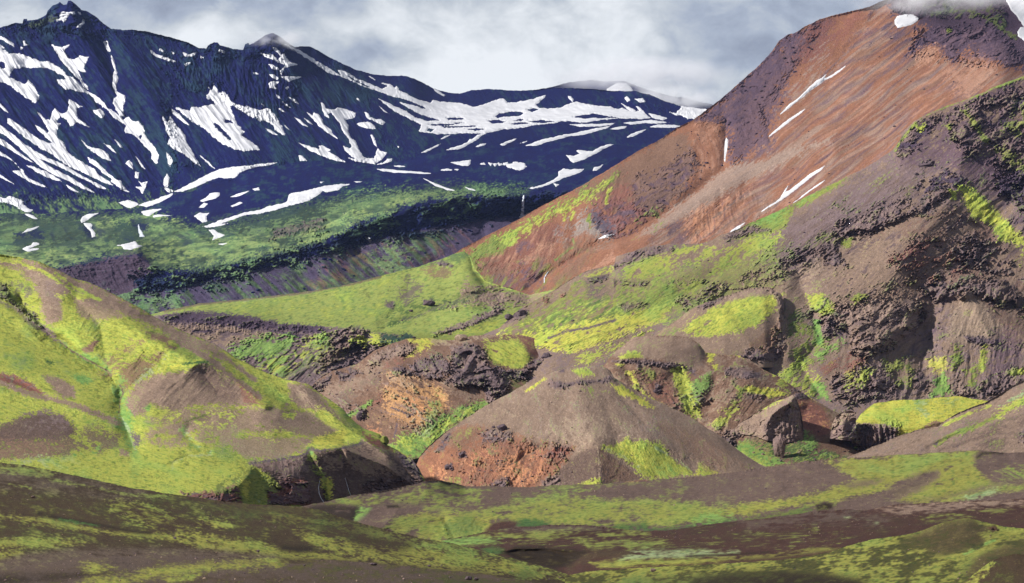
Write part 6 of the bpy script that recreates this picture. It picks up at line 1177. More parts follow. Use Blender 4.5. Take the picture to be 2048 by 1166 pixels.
snow(MD, "long pointed snow wedge left of the large spreading snowfield", PT(325,232,335,245,341,233,348,245,360,258,370,270,372,283,380,295,392,318,401,332,392,328,378,316,360,303,345,296,335,288,340,275,333,262,330,250), rag=1)
snow(MD, None, PT(344,218,360,230,378,250,370,247,355,235,345,226), rag=.8)
snow(MD, "small three-pointed snow patch left of the long gully", PT(185,220,200,218,210,228,205,236,190,228), rag=1)
snow(MD, "branching snow drift with jagged arms on the lower left slope", PT(110,217,116,224,125,228,133,225,137,215,138,198,150,206,164,213,154,216,153,232,158,240,170,247,182,256,170,252,155,243,146,250,140,252,134,240,122,232,116,236,112,246,121,247,113,262,116,277,128,285,132,300,140,310,160,322,180,335,193,345,190,348,170,338,150,325,130,312,115,298,100,282,85,268,72,255,70,250,82,256,95,265,98,262,88,245,78,228,72,222,80,228,92,240,100,240,103,228), rag=1.1)
snow(MD, "broad diagonal snow band reaching furthest down the left slope", PT(15,236,28,243,50,258,72,275,92,284,108,288,130,303,150,315,170,328,190,339,198,350,215,360,225,370,210,366,185,354,160,342,135,331,118,319,100,306,80,296,60,282,40,266,15,247), rag=1.2)
snow(MD, "thin diagonal snow line just below the broad band", PT(35,280,55,292,75,305,100,318,120,325,145,340,170,355,195,367,217,380,200,376,175,362,150,350,125,336,100,325,75,315,55,300), rag=.8)
snow(MD, "long thin snow line from the left edge, lowest of the diagonal lines", PT(-20,238,0,250,20,264,45,284,62,303,85,323,110,339,135,351,165,369,190,386,165,377,135,361,105,348,80,333,55,310,35,291,10,270,-20,256), rag=.8)
snow(MD, "kinked snow streak low at the left edge", PT(-20,296,0,303,12,310,25,320,38,335,48,342,50,350,60,358,80,367,95,375,80,372,60,364,48,356,35,350,26,342,35,341,44,343,30,325,12,314,-20,306), rag=.8)
snow(MD, "short slanting snow patch low on the left slope", PT(52,330,70,335,90,342,108,352,118,358,123,363,110,360,95,355,75,345), rag=1)
snow(MD, None, PT(133,370,145,376,158,385,150,383,138,377), rag=.6); snow(MD, None, PT(54,301,65,304,80,313,70,313), rag=.6); snow(MD, None, PT(0,349,8,355,28,368,15,362,0,354), rag=.6)
snow(MD, None, PT(-10,205,0,207,10,216,17,226,10,222,0,213), rag=.6); snow(MD, None, PT(-10,272,10,282,30,298,50,314,68,326,50,318,25,302,-10,282), rag=.6)
snow(MD, "club-shaped snow patch on the lower slope below the largest tongue", PT(163,280,172,290,190,297,200,297,215,307,222,322,210,318,195,310,185,303,175,295), rag=1)
snow(MD, None, PT(208,287,220,292,232,306,225,302), rag=.6); snow(MD, None, PT(228,278,238,285,246,296,240,294), rag=.6)
snow(MD, "long tapering snow strip ending near the valley head", PT(175,315,185,318,200,330,215,345,230,358,243,363,245,370,252,378,260,385,248,381,235,373,222,362,225,358,210,350,195,335,180,325), rag=.9)
snow(MD, None, PT(251,327,258,320,264,326,266,338,258,333), rag=.7); snow(MD, None, PT(270,343,278,345,276,357,270,355), rag=.5)
snow(MD, "small anchor-shaped snow patch at the valley head", PT(277,362,284,366,295,363,292,372,287,382,285,388,280,380,272,374,284,373), rag=.7)
snow(MD, None, PT(272,313,280,322,290,338,283,333), rag=.6); snow(MD, "small leaf-shaped snow patch below the long pointed wedge", PT(333,305,343,315,345,322,340,333,336,325), rag=.6)
snow(MD, "small upright snow oval above the snow-covered stream", PT(334,347,338,355,338,368,332,376,327,370,327,360), rag=.7); snow(MD, None, PT(328,375,345,380,347,384,335,384), rag=.6)
snow(MD, None, PT(399,310,415,322,425,333,435,341,420,331), rag=.7)
snow(MD, "curving snow-covered stream along the far edge of the dark shoulder", PT(347,383,360,378,385,365,410,352,425,345,440,338,465,334,490,332,520,328,555,325,540,330,515,333,495,338,480,345,470,355,455,356,440,355,425,358,410,365,385,376,365,383), rag=.9)
snow(MD, "tapering snow bank above the small mossy waterfall", PT(278,410,290,405,310,400,325,393,345,387,340,395,325,403,305,410,292,414), rag=.8)
snow(MD, "star-shaped snow patch left of the tapering snow bank", PT(238,405,255,400,270,404,278,408,270,412,262,416,250,413), rag=.8)
snow(SH, "oval snow patch on the green bench below the tapering snow bank", PT(282,423,290,421,305,419,322,418,310,424,298,432,288,430), rag=.7)
snow(SH, None, PT(305,432,315,429,343,431,325,432,307,435), rag=.5)
snow(MD, "thick slanting snow patch at the left edge above the green bench", PT(-20,388,0,395,10,398,18,392,30,395,47,402,48,410,55,416,67,420,60,424,50,424,35,415,20,407,-20,400), rag=1)
snow(SH, None, PT(48,427,58,428,67,431,75,438,65,437,55,432), rag=.6)
snow(SH, "upper part of the broken snow strip in a dark bench gully", PT(161,442,165,433,178,428,198,426,185,432,178,438,170,443,163,445), rag=.6)
snow(SH, "lower crooked part of the broken snow strip in a bench gully", PT(167,446,180,446,185,450,182,456,190,466,190,472,184,475,181,463,175,457), rag=.6)
snow(SH, "angular snow patch low on the green bench at far left", PT(45,498,52,493,63,490,66,485,78,486,78,489,67,493,60,497,80,497,72,500,55,503), rag=.7)
snow(SH, None, PT(43,467,55,458,70,455,79,452,70,458,55,463), rag=.5)
snow(SH, "flat snow patch at the foot of the small mossy waterfall", PT(234,491,250,488,262,485,270,482,276,490,285,492,272,496,262,500,247,498,245,493), rag=.7)
snow(SH, "small bright snow patch on the shoulder above the stream bends", PT(400,402,412,395,420,388,430,385,440,385,438,392,430,397,418,400,405,404), rag=.7)
snow(SH, None, PT(398,415,408,405,415,408,408,415), rag=.6)
snow(SH, "curled snow patch at the head of the stream bends", PT(388,432,400,426,418,426,412,432,414,442,405,445,395,438), rag=.8)
snow(SH, "long snow-choked stream climbing right across the dark shoulder", PT(404,453,415,450,430,445,440,440,460,435,490,425,520,420,540,412,560,408,575,403,577,392,582,386,600,384,625,378,650,372,680,368,700,368,685,373,675,380,655,384,645,382,640,388,620,400,600,406,575,412,550,420,520,427,490,430,455,442,440,448,455,447,440,452,420,455), rag=.9)
snow(SH, "forked snow patch where the snow-choked stream meets the bench", PT(418,460,430,460,437,466,450,470,440,475,425,480,428,472), rag=.7)
snow(SH, None, PT(437,488,445,487,455,486,445,490), rag=.4); snow(SH, None, PT(460,394,475,388,500,381,490,386,475,393), rag=.6); snow(SH, None, PT(505,378,518,375,519,380,510,381), rag=.6)
snow(SH, None, PT(640,364,648,363,642,366), rag=.5); snow(SH, None, PT(708,363,725,363,715,365), rag=.4); snow(SH, None, PT(460,412,480,404,485,406,465,414), rag=.4)
snow(SH, "thin horizontal snow line on top of the shoulder", PT(753,338,775,338,800,341,830,343,868,347,850,348,820,346,790,345,765,342), rag=.5)
snow(SH, None, PT(788,332,800,331,812,333,800,334), rag=.4)
snow(SH, "thin snow line slanting down right below the horizontal line", PT(847,357,860,362,885,373,910,381,895,380,870,371), rag=.5)
snow(SH, None, PT(930,374,945,378,950,381,938,379), rag=.5)
snow(SH, "fish-shaped snow patch alone on the dark plateau", PT(901,325,915,323,930,321,941,320,940,327,937,332,925,331,915,329), rag=.6)
snow(SH, "speckled snow patch broken up by rocks on the dark plateau", PT(995,328,1010,326,1020,328,1030,324,1043,324,1055,332,1048,339,1035,341,1025,337,1010,332,998,332), rag=2.2)
for q in (PT(960,328,968,326,972,330), PT(975,325,985,327,982,332), PT(986,327,996,327,990,333), PT(880,340,895,338,905,340,890,341), PT(907,338,920,338,915,341)): snow(SH, None, q, rag=1.0)
snow(MD, "bent snow wedge above the shoulder, left of the snow chute", PT(598,286,610,290,630,296,640,300,638,292,646,291,660,300,655,302,670,310,680,318,690,324,675,322,655,316,635,308,615,298), rag=.9)
snow(MD, None, PT(597,310,605,312,614,321,600,321), rag=.7)
snow(MD, "branching snow chute that splits into two legs above the shoulder", PT(642,205,648,208,652,218,670,220,675,215,690,218,712,226,710,235,690,240,697,252,697,262,702,275,712,285,718,300,725,312,735,316,748,316,752,310,755,295,748,288,745,280,740,267,745,270,750,280,752,290,760,302,775,305,765,317,755,324,750,328,765,326,775,318,785,316,783,322,770,327,755,330,745,327,730,325,712,323,695,315,710,318,698,308,690,300,685,290,698,297,705,293,700,285,692,270,685,260,680,247,670,235,662,225,655,228,660,238,650,232,645,220), rag=1)
snow(MD, "fan-shaped snow patch just right of the branching chute head", PT(714,248,722,245,735,243,745,248,752,258,740,258,728,255,718,252), rag=.9)
snow(MD, "slanting snow patch above the fan-shaped patch", PT(729,224,737,226,740,234,750,238,762,238,770,245,765,250,755,246,745,240,735,238), rag=.8)
snow(MD, "long tapering snow strip left of the branching chute", PT(613,224,625,232,628,225,638,230,645,240,648,250,660,258,668,270,676,278,665,272,650,262,638,252,628,240), rag=.8)
for q in (PT(588,234,600,240,612,250,618,255,605,250), PT(577,194,590,199,597,208,587,203), PT(565,203,575,210,582,216,572,211), PT(551,188,558,192,562,198,556,196), PT(531,256,545,262,555,270,545,268,537,263), PT(557,216,565,219,571,225,563,222), PT(523,208,528,210,529,214), PT(505,145,512,145,519,149,510,148), PT(608,236,618,242,625,249,616,244), PT(568,249,574,254,580,261,573,256)): snow(MD, None, q, rag=.6)
snow(MD, "wing-shaped snow patch below the second, cloud-capped peak", PT(520,106,535,110,540,107,552,115,556,122,562,112,565,120,575,120,580,124,600,130,585,131,570,135,565,145,562,150,560,142,572,131,555,124,545,118,530,113), rag=.9)
snow(MD, None, PT(545,94,553,97,560,103,562,110,568,107,572,115,578,121,565,118,558,108,548,100), rag=.7)
snow(MD, None, PT(536,128,545,130,556,135,558,139,545,138), rag=.7)
snow(MD, "bird-shaped snow patch on the slope under the second peak", PT(561,153,575,153,602,154,585,160,577,164,570,158), rag=.7)
snow(MD, None, PT(537,148,550,150,557,156,554,160,545,155), rag=.6); snow(MD, "small ragged snow square left of the bird-shaped patch", PT(537,166,548,162,557,164,550,172,553,178,540,175), rag=.8); snow(MD, None, PT(570,176,577,173,575,179), rag=.5)
snow(MD, "great valley snowfield running down from the second peak into the saddle", PT(566,86,575,90,600,101,630,120,660,138,683,152,675,140,690,143,700,148,715,158,735,165,750,172,765,178,775,172,762,166,780,168,790,176,793,172,798,180,815,188,825,195,845,202,860,205,866,200,880,203,900,204,920,206,935,210,945,214,965,210,980,204,1000,197,1008,197,1014,205,1030,205,1045,202,1070,197,1093,189,1085,198,1072,210,1080,216,1100,217,1120,216,1132,210,1140,207,1152,204,1165,206,1185,210,1200,213,1220,213,1230,218,1245,216,1260,222,1280,222,1290,228,1300,235,1285,238,1260,237,1240,236,1200,240,1170,245,1145,243,1125,242,1100,247,1070,250,1040,256,1010,258,990,262,970,267,940,266,915,267,890,268,870,267,848,265,838,262,842,250,835,245,820,238,800,228,785,220,770,208,757,197,775,205,795,215,812,222,822,230,840,238,855,242,880,241,865,236,845,230,828,222,810,212,800,205,825,210,845,217,860,221,850,215,830,206,812,199,790,194,770,188,750,180,725,172,700,160,680,152,655,145,630,127,600,108,575,93),
     holes=[PT(893,236,910,235,925,236,930,239,915,240,898,240), PT(1000,226,1030,222,1050,226,1040,232,1010,234,995,236,988,233), PT(1146,234,1165,229,1190,227,1210,231,1240,236,1200,236,1165,237), PT(1053,220,1065,216,1080,218,1065,224), PT(853,249,880,247,915,248,900,251,870,252), PT(975,241,990,239,1015,241,1005,247,985,247), PT(1058,242,1085,240,1115,243,1090,246,1066,246), PT(930,258,955,256,970,258,950,262), PT(905,245,925,244,930,246,910,248), PT(855,256,870,258,862,264,853,262), PT(1020,247,1050,244,1060,247,1030,250), PT(1010,238,1040,238,1060,240,1030,242), PT(690,148,715,162,745,175,735,175,705,160), PT(880,252,920,252,960,251,930,255,890,256)], rag=1.0)
snow(MD, "snowfield below the cloud at the right end of the snowy ridge", PT(1340,224,1352,226,1362,215,1358,206,1375,211,1395,214,1425,219,1430,226,1395,236,1375,238,1362,230,1350,231), rag=1.1)
snow(MD, "long thin snow shelf under the great valley snowfield", PT(1140,249,1165,248,1200,248,1230,246,1222,250,1190,253,1160,253), rag=.7)
snow(MD, "second thin snow shelf, right of the first", PT(1247,246,1270,243,1300,240,1340,245,1315,247,1290,246,1265,249), rag=.7)
snow(MD, None, PT(1221,258,1235,254,1255,252,1250,256,1235,259), rag=.5)
snow(MD, "thin snow shelf beside the rust mountain's edge", PT(1299,254,1315,249,1340,250,1365,252,1350,255,1320,255), rag=.7)
snow(MD, "long snow stripe climbing right across the dark plateau", PT(1052,291,1070,284,1090,278,1120,271,1155,265,1185,258,1220,252,1215,256,1190,263,1165,270,1140,272,1115,279,1090,285,1070,292), rag=.7)
for q in (PT(1000,289,1015,282,1033,277,1020,285,1005,292), PT(1253,275,1262,268,1280,262,1292,259,1280,266,1265,273), PT(843,305,860,297,882,287,870,295,852,304), PT(893,300,905,295,920,291,935,285,940,278,950,280,935,290,920,298,905,300), PT(935,285,945,278,955,270,968,268,955,278,945,285), PT(882,278,890,272,900,270,892,275), PT(949,294,960,289,974,286,970,290,955,294), PT(738,152,745,155,750,160,743,157), PT(713,195,718,198,719,202,714,199), PT(1136,192,1142,193,1147,199,1145,204,1138,198), PT(1248,196,1254,193,1260,200,1255,203), PT(1270,198,1285,197,1292,203,1280,205), PT(1036,287,1045,284,1055,282,1048,286), PT(758,212,770,222,782,229,772,226), PT(1001,240,1030,238,1035,240,1005,243), PT(795,292,798,293,797,296)): snow(MD, None, q, rag=.7)
snow(MD, "short snow strip on the crest right of the saddle", PT(866,177,878,182,890,190,888,193,875,186), rag=.7)
snow(MD, None, PT(1243,207,1255,213,1265,217,1273,222,1262,223,1252,216), rag=.8); snow(MD, None, PT(1269,211,1280,215,1288,224,1298,234,1285,226), rag=.8)
snow(MD, None, PT(1298,227,1310,229,1325,233,1335,237,1325,240,1305,236), rag=.8)
snow('mountain#back', "rounded snow cap on the far cloudy summit", PT(1214,178,1222,173,1232,167,1243,165,1252,167,1258,172,1264,178,1268,186,1250,186,1214,184), rag=.6)
snow(SH, "hooked snow stripe falling from the rust mountain's foot", PT(1185,302,1200,294,1215,289,1235,284,1250,278,1235,286,1220,291,1205,299,1195,305,1180,312,1165,320,1148,325,1142,322,1132,310,1148,312,1160,307,1152,302,1155,300,1162,300,1175,302), rag=.8)
snow(SH, "gourd-shaped snow patch with a long tail above the tall waterfall", PT(1055,376,1070,374,1090,368,1105,360,1117,352,1117,343,1128,337,1140,340,1150,338,1168,338,1160,345,1145,350,1125,357,1105,366,1085,373,1065,378), rag=.7)
snow(SH, "small ragged snow patch right of the gourd-shaped one", PT(1185,342,1188,335,1195,334,1207,328,1200,336,1192,341), rag=.7)
snow(SH, None, PT(1107,367,1118,369,1112,374), rag=.4); snow(SH, None, PT(1037,434,1046,430,1062,424,1080,416,1076,422,1060,430,1045,436), rag=.5)
snow(SH, "small lone snow scrap on the cliff below the shoulder", PT(730,474,738,474,743,482,740,485), rag=.6)
snow(RU, "bright oval snow patch high on the rust mountain", PT(1789,40,1794,33,1808,29,1826,29,1836,35,1836,40,1826,48,1810,53,1796,55,1790,49), rag=.7)
snow(RU, "long snow streak with a notched upper end on the rust mountain", PT(1559,230,1568,220,1580,208,1594,199,1605,188,1618,175,1632,162,1645,155,1653,148,1648,158,1660,152,1675,142,1691,132,1680,143,1665,153,1650,160,1638,170,1622,180,1607,193,1592,205,1575,218), rag=.6)
snow(RU, "thin snow streak just below the notched streak", PT(1536,275,1545,265,1560,252,1575,240,1590,230,1611,217,1600,228,1585,238,1570,250,1552,264), rag=.5)
snow(RU, "snow in the top right corner of the picture", PT(2004,-30,2012,0,2022,20,2032,30,2050,57,2110,100,2110,-30), rag=.8)
snow(RU, "small snow patch on the right edge under the corner snow", PT(2035,63,2042,53,2060,58,2090,70,2090,95,2060,90,2036,72), rag=.8)
snow(RU, "forked snow streak on the lower rust slope", PT(1522,424,1535,413,1550,405,1560,396,1565,388,1576,371,1572,383,1580,380,1595,368,1605,360,1620,348,1635,340,1650,331,1640,342,1625,352,1608,366,1590,380,1570,395,1555,405,1540,413), holes=[PT(1572,395,1590,384,1607,371,1600,379,1585,389)], rag=.5)
snow(RU, "thin snow streak right of the forked streak", PT(1586,406,1595,400,1608,388,1622,378,1640,366,1650,360,1640,369,1620,382,1605,394), rag=.4)
snow(RU, "upright snow sliver in the gully beside the orange pocket", PT(1448,320,1449,300,1450,285,1452,275,1456,280,1455,295,1452,310,1450,325), rag=.5)
snow(RU, "short snow sliver at the foot of the rust slope", PT(1457,467,1468,457,1480,450,1490,445,1480,455,1465,465), rag=.4)
snow(RU, "faint snow strip beside the grey stain in the valley", PT(1195,478,1210,470,1230,468,1215,475), rag=.5)
for lay_, rs in FLECK.items():
    co = []; fq = []; nn = 0
    for a, b in rs:
        co.append(a); fq.append(b + nn); nn += len(a)
    o = link_mesh('snow_flecks', np.concatenate(co), np.concatenate(fq), MAT_SNOW)
    tag(o, "scattered small snow flecks and slivers between the larger drifts" if lay_ == MD else "few small snow flecks on the dark shoulder", 'snow', kind='stuff')
# ------------------------------------------------------------------ boulders
import bmesh
def ico(sub):
    b = bmesh.new(); bmesh.ops.create_icosphere(b, subdivisions=sub, radius=1.0)
    v = np.array([x.co[:] for x in b.verts]); f = np.array([[q.index for q in p.verts] for p in b.faces]); b.free()
    return v, f
ICO4, ICO1, ICO2 = ico(4), ico(1), ico(2)
def rock_shape(seed, vf, cuts=16, tall=1.0):
    r = np.random.RandomState(seed)
    v, f = vf
    n = r.normal(size=(cuts, 3)); n /= np.linalg.norm(n, axis=1, keepdims=True)
    h = r.uniform(0.62, 1.0, cuts)
    dp = v @ n.T
    rad = np.where(dp > 0.05, h[None] / np.maximum(dp, 0.05), 9).min(1)
    rad = np.minimum(rad, 1.15)
    o = r.uniform(0, 50, 3)
    rad = rad * (1 + 0.10 * fbm(v[:, 0] * 2.3 + o[0] + v[:, 2], v[:, 1] * 2.3 + o[1] - v[:, 2] * 1.7, seed, 4, 0.6))
    return v * rad[:, None], f
def boulder(layer, u, v, w, h, label, c='crag', seed=0, dy=0.8, lean=0.0, group='loose boulders', name='boulder'):
    p, _ = surf(layer, np.array([float(u)]), np.array([float(v)])); p = p[0]
    m = p[1] / FPX
    co, f = rock_shape(seed, ICO4, 46 if h > 40 else 16)
    lo, hi = co.min(0), co.max(0)
    co = (co - (lo + hi) / 2) / ((hi - lo) / 2)
    S_ = np.array([w / 2 * m, w / 2 * m * dy, h / 2 * m])
    co = co * S_
    co[:, 0] += lean * co[:, 2]
    co[:, 2] += h / 2 * m * 0.80
    base = CLS[c][0]
    nz = fbm(co[:, 0] / m / 5 + seed, co[:, 2] / m / 5 + co[:, 1] / m / 7, seed + 2, 4, 0.6)
    col = base[None] * (1 + 0.5 * nz)[:, None]
    o = link_mesh(name, co, f, tmat(p[1]), np.clip(col, .01, .8), smooth=False)
    o.location = tuple(p + np.array([0, 0.3 * w * m, 0]))
    return tag(o, label, 'boulder', group)
boulder('hill#hummocks', 1560, 916, 27, 53, "tall rock pinnacle standing alone on the grass before the square bluff", 'crag', 5, 0.9, 0.03)
boulder('ridge#crag', 922, 683, 27, 17, "pale brown boulder sitting on the crest behind the jagged dark crag", 'grav_l', 8)
boulder('hill#front_mound', 1307, 1144, 12, 8, "lone dark grey boulder on bright moss near the bottom right", 'crag', 11)
boulder('hill#front_left_low', 937, 1160, 15, 9, "larger stone of the pair on gravel at the bottom edge", 'crag_d', 12)
boulder('hill#front_left_low', 953, 1161, 10, 7, "smaller stone of the pair on gravel at the bottom edge", 'crag_d', 13)
boulder('hill#front_left', 858, 1134, 7, 5, "small dark stone on yellow moss where the near hillside falls away", 'crag_d', 14)
boulder('hill#front_left_low', 747, 1131, 15, 6, "flat dark stone at the edge of the yellow moss strip", 'crag_d', 15)
boulder('hill#front_left', 516, 1105, 7, 6, "single black stone on the moss band of the near left hillside", 'crag_d', 16)
boulder('hill#front_left', 349, 1078, 7, 5, "small black stone above the moss band of the near left hillside", 'crag_d', 17)
boulder('hill#front_left', 66, 996, 8, 5, "grey stone high on the near hillside at the far left", 'crag', 18)
boulder('hill#front_left_low', 409, 1158, 9, 4, "pale flat stone near the bottom edge of the near hillside", 'grav_l', 19)
boulder('plateau', 858, 612, 26, 13, "largest dark boulder on the flat green plateau", 'crag_d', 20)
boulder('plateau', 822, 624, 9, 6, "small dark boulder below the largest one on the green plateau", 'crag_d', 21)
boulder('mountain#crag', 1019, 640, 20, 14, "left of two dark boulders beside the stony stream right of the plateau", 'crag_d', 22)
boulder('mountain#crag', 1045, 632, 18, 14, "right of two dark boulders beside the stony stream right of the plateau", 'crag_d', 23)
boulder('ridge#crag', 1093, 722, 22, 20, "big black boulder on the right shoulder of the crag ridge", 'crag_d', 24)
boulder('ridge#crag', 1152, 730, 15, 20, "upright black boulder in the dip right of the crag ridge", 'crag_d', 25)
boulder('ridge#crag', 718, 842, 12, 20, "dark rock stub on the brown slope left of the ochre bands", 'crag_d', 26)
boulder('hill#hummocks', 1311, 787, 11, 10, "dark boulder halfway down the brown gully slope", 'crag_d', 27)
boulder('hill#hummocks', 1317, 812, 7, 6, "small dark boulder at the foot of the brown gully slope", 'crag_d', 28)
boulder('hill#cone', 1004, 862, 22, 16, "dark jagged rock sticking out above the rust side of the cone hill", 'crag_d', 29)
boulder('hill#cone', 925, 916, 16, 14, "dark rock on the rust side of the cone hill", 'crag_d', 30)
boulder('hill#cone', 896, 940, 14, 12, "lowest dark rock on the rust side of the cone hill", 'crag_d', 31)
boulder('mountain#crag', 1852, 333, 30, 9, "flat dark slab on the grey scree below the upper crags", 'crag_d', 32)
boulder('mountain#crag', 1833, 350, 9, 6, "small dark stone below the flat slab on the grey scree", 'crag_d', 33)
boulder('hill#left', 769, 888, 18, 18, "moss-capped rock knob at the lower end of the left hillside", 'moss_d', 34)

# stones too many to count, strewn below the crags and over the near gravel
def strew(rs, items):
    co = []; fc = []; cl = []; n0 = 0
    for layer, pts, n, smin, smax, cols in items:
        p = np.asarray(pts, float); lo, hi = p.min(0), p.max(0)
        got = 0; tries = 0
        while got < n and tries < 40:
            tries += 1
            u = rs.uniform(lo[0], hi[0], n * 2); v = rs.uniform(lo[1], hi[1], n * 2)
            keep = inside(u, v, pts) & (gnoise(u / 30, v / 22, 9) + rs.uniform(-.4, .4, len(u)) > 0.0)
            u, v = u[keep][:n - got], v[keep][:n - got]
            if len(u) == 0: continue
            X, ok = surf(layer, u, v)
            for q in np.where(ok)[0]:
                m = X[q, 1] / FPX
                s = (smin + (smax - smin) * rs.rand() ** 3) * m * 0.5
                a, f = rock_shape(rs.randint(1 << 20), ICO1, 7)
                a = a * s * np.array([rs.uniform(.8, 1.6), 1, rs.uniform(.6, 1.0)]) + X[q] + np.array([0, 0, 0.35 * s])
                co.append(a); fc.append(f + n0); n0 += len(a)
                c = CLS[cols[rs.randint(len(cols))]][0] * rs.uniform(.7, 1.2)
                cl.append(np.tile(c, (len(a), 1)))
            got += len(u)
    return np.concatenate(co), np.concatenate(fc), np.concatenate(cl)
RS = np.random.RandomState(4)
DK = ['crag_d', 'crag', 'crag_d', 'crag_l']
co_, fc_, cl_ = strew(RS, [
    ('ridge#crag', PT(640,780,800,690,900,700,980,780,900,860,700,860), 160, 1.6, 6.0, DK),
    ('hill#cone', PT(850,960,950,850,1060,860,1130,900,1050,980,900,985), 130, 2.0, 7.0, ['rust_r', 'crag', 'crag_d', 'rust_l']),
    ('hill#cone', PT(1000,840,1160,750,1400,880,1300,900,1150,960,1080,900), 70, 1.5, 4.0, DK),
    ('hill#hummocks', PT(1500,885,1590,885,1670,905,1640,925,1540,930,1490,910), 60, 2.0, 8.0, DK),
    ('hill#hummocks', PT(1230,740,1420,770,1500,740,1680,840,1690,910,1400,900), 130, 1.6, 6.0, DK),
    ('mountain#crag', PT(1020,680,1300,520,1480,500,1700,420,1860,260,2040,180,2040,720,1700,780,1560,700,1300,640,1100,690), 260, 1.5, 6.0, DK),
    ('plateau', PT(640,700,760,660,950,580,1050,590,1000,650,860,690,720,760), 70, 1.8, 7.0, DK),
    ('hill#left', PT(520,930,720,900,850,960,760,1000,560,1000), 60, 1.5, 5.0, DK),
    ('mountain#rust', PT(1400,240,1560,80,1650,60,1560,230,1460,330,1300,430,1260,370), 160, 2.0, 7.0, ['purple_d', 'crag_d']),
    ('mountain#rust', PT(1500,400,1760,60,2000,150,1800,260,1560,420), 50, 2.0, 5.0, ['purple_d', 'crag_d']),
    ('hill#shoulder', PT(280,560,700,480,980,440,900,520,600,600,300,640), 120, 2.5, 8.0, ['cliff_d', 'basalt']),
    ('hill#front_left', PT(0,950,400,1010,900,1100,1150,1160,600,1160,0,1160), 330, 1.2, 4.0, ['crag_d', 'grav', 'crag', 'grav_l']),
    ('hill#front_left_low', PT(0,1120,250,1098,560,1120,900,1145,1050,1170,0,1170), 260, 1.2, 5.0, ['crag_d', 'grav', 'crag', 'grav_l']),
    ('hill#front_red', PT(900,1090,1300,1065,1700,1030,2040,1010,2040,1060,1600,1090,1000,1100), 110, 1.2, 3.5, ['grav', 'grav_l', 'crag_d']),
    ('hill#front_mound', PT(1300,1150,1800,1100,1950,1050,2040,1080,2040,1160), 70, 1.2, 4.0, ['crag_d', 'grav']),
    ('hill#front_middle', PT(700,1010,1000,985,1500,950,2040,920,2040,990,1500,1010,900,1030), 120, 1.2, 4.0, ['crag_d', 'grav', 'crag'])])
o = link_mesh('scattered_stones', co_, fc_, tmat(3000), cl_, smooth=False)
tag(o, "loose stones strewn over the slopes and near gravel", 'stones', kind='stuff')

# ------------------------------------------------------------------ falling water
def fall(layer, pts, widths, label, lift=1.2, name='waterfall', cat='waterfall'):
    p = np.asarray(pts, float)
    s = np.concatenate([[0], np.cumsum(np.hypot(*np.diff(p, axis=0).T))])
    t = np.arange(0, s[-1] + .01, 0.7)
    u = np.interp(t, s, p[:, 0]) + 0.7 * gnoise(t / 5, t * 0 + 3.3, 5); v = np.interp(t, s, p[:, 1]); w = np.interp(t, s, widths)
    w = w * (1 + 0.5 * gnoise(t / 3, t * 0 + 1.2, 8))
    k = 5; rows = []
    for a in np.linspace(-1, 1, k):
        X, _ = surf(layer, u + a * w / 2, v)
        m = X[:, 1:2] / FPX
        rows.append(X + np.array([0, -1.0, 0.15]) * m * (lift * (1.05 - 0.9 * a * a) + 0.25 * gnoise(t / 2 + 9 * a, t * 0, 4)[:, None]))
    X = np.stack(rows, 1); n = len(t)
    front = X.reshape(-1, 3); back_ = front + np.array([0, 1.0, 0]) * (front[:, 1:2] / FPX) * 2.0
    idx = np.arange(n * k).reshape(n, k)
    q = np.stack([idx[1:, :-1], idx[1:, 1:], idx[:-1, 1:], idx[:-1, :-1]], -1).reshape(-1, 4)
    off = n * k
    sides = []
    for c in (0, k - 1):
        e = idx[:, c]; sides.append(np.stack([e[:-1], e[1:], e[1:] + off, e[:-1] + off], -1))
    q = np.concatenate([q, q[:, ::-1] + off] + sides)
    o = link_mesh(name, np.concatenate([front, back_]), q, MAT_WATER)
    return tag(o, label, cat)
fall(SH, PT(1048,391,1046,405,1045,420,1044,433), [4.0, 4.6, 5.0, 7.5], "tall thin waterfall dropping over the dark canyon cliff", 4.0)
fall(SH, PT(277,449,278,457,281,465,284,474), [1.5, 3.5, 7, 10], "small fan-shaped waterfall in a mossy hollow of the bench")
fall(RU, PT(1097,543,1092,550,1089,556,1088,566), [1.5, 2.2, 2.2, 1.5], "little white cascade at the foot of the rust slope")
fall('hill#left', PT(640,960,637,975,638,986,642,996,650,1008), [.6, .8, 1.0, .9, .8], "left thin stream trickling down the dark cut bank", 1.0, 'stream', 'stream')
fall('hill#left', PT(690,955,694,968,697,980,703,994), [0.4, .6, .8, .6], "right thin stream trickling down the dark cut bank", 1.0, 'stream', 'stream')

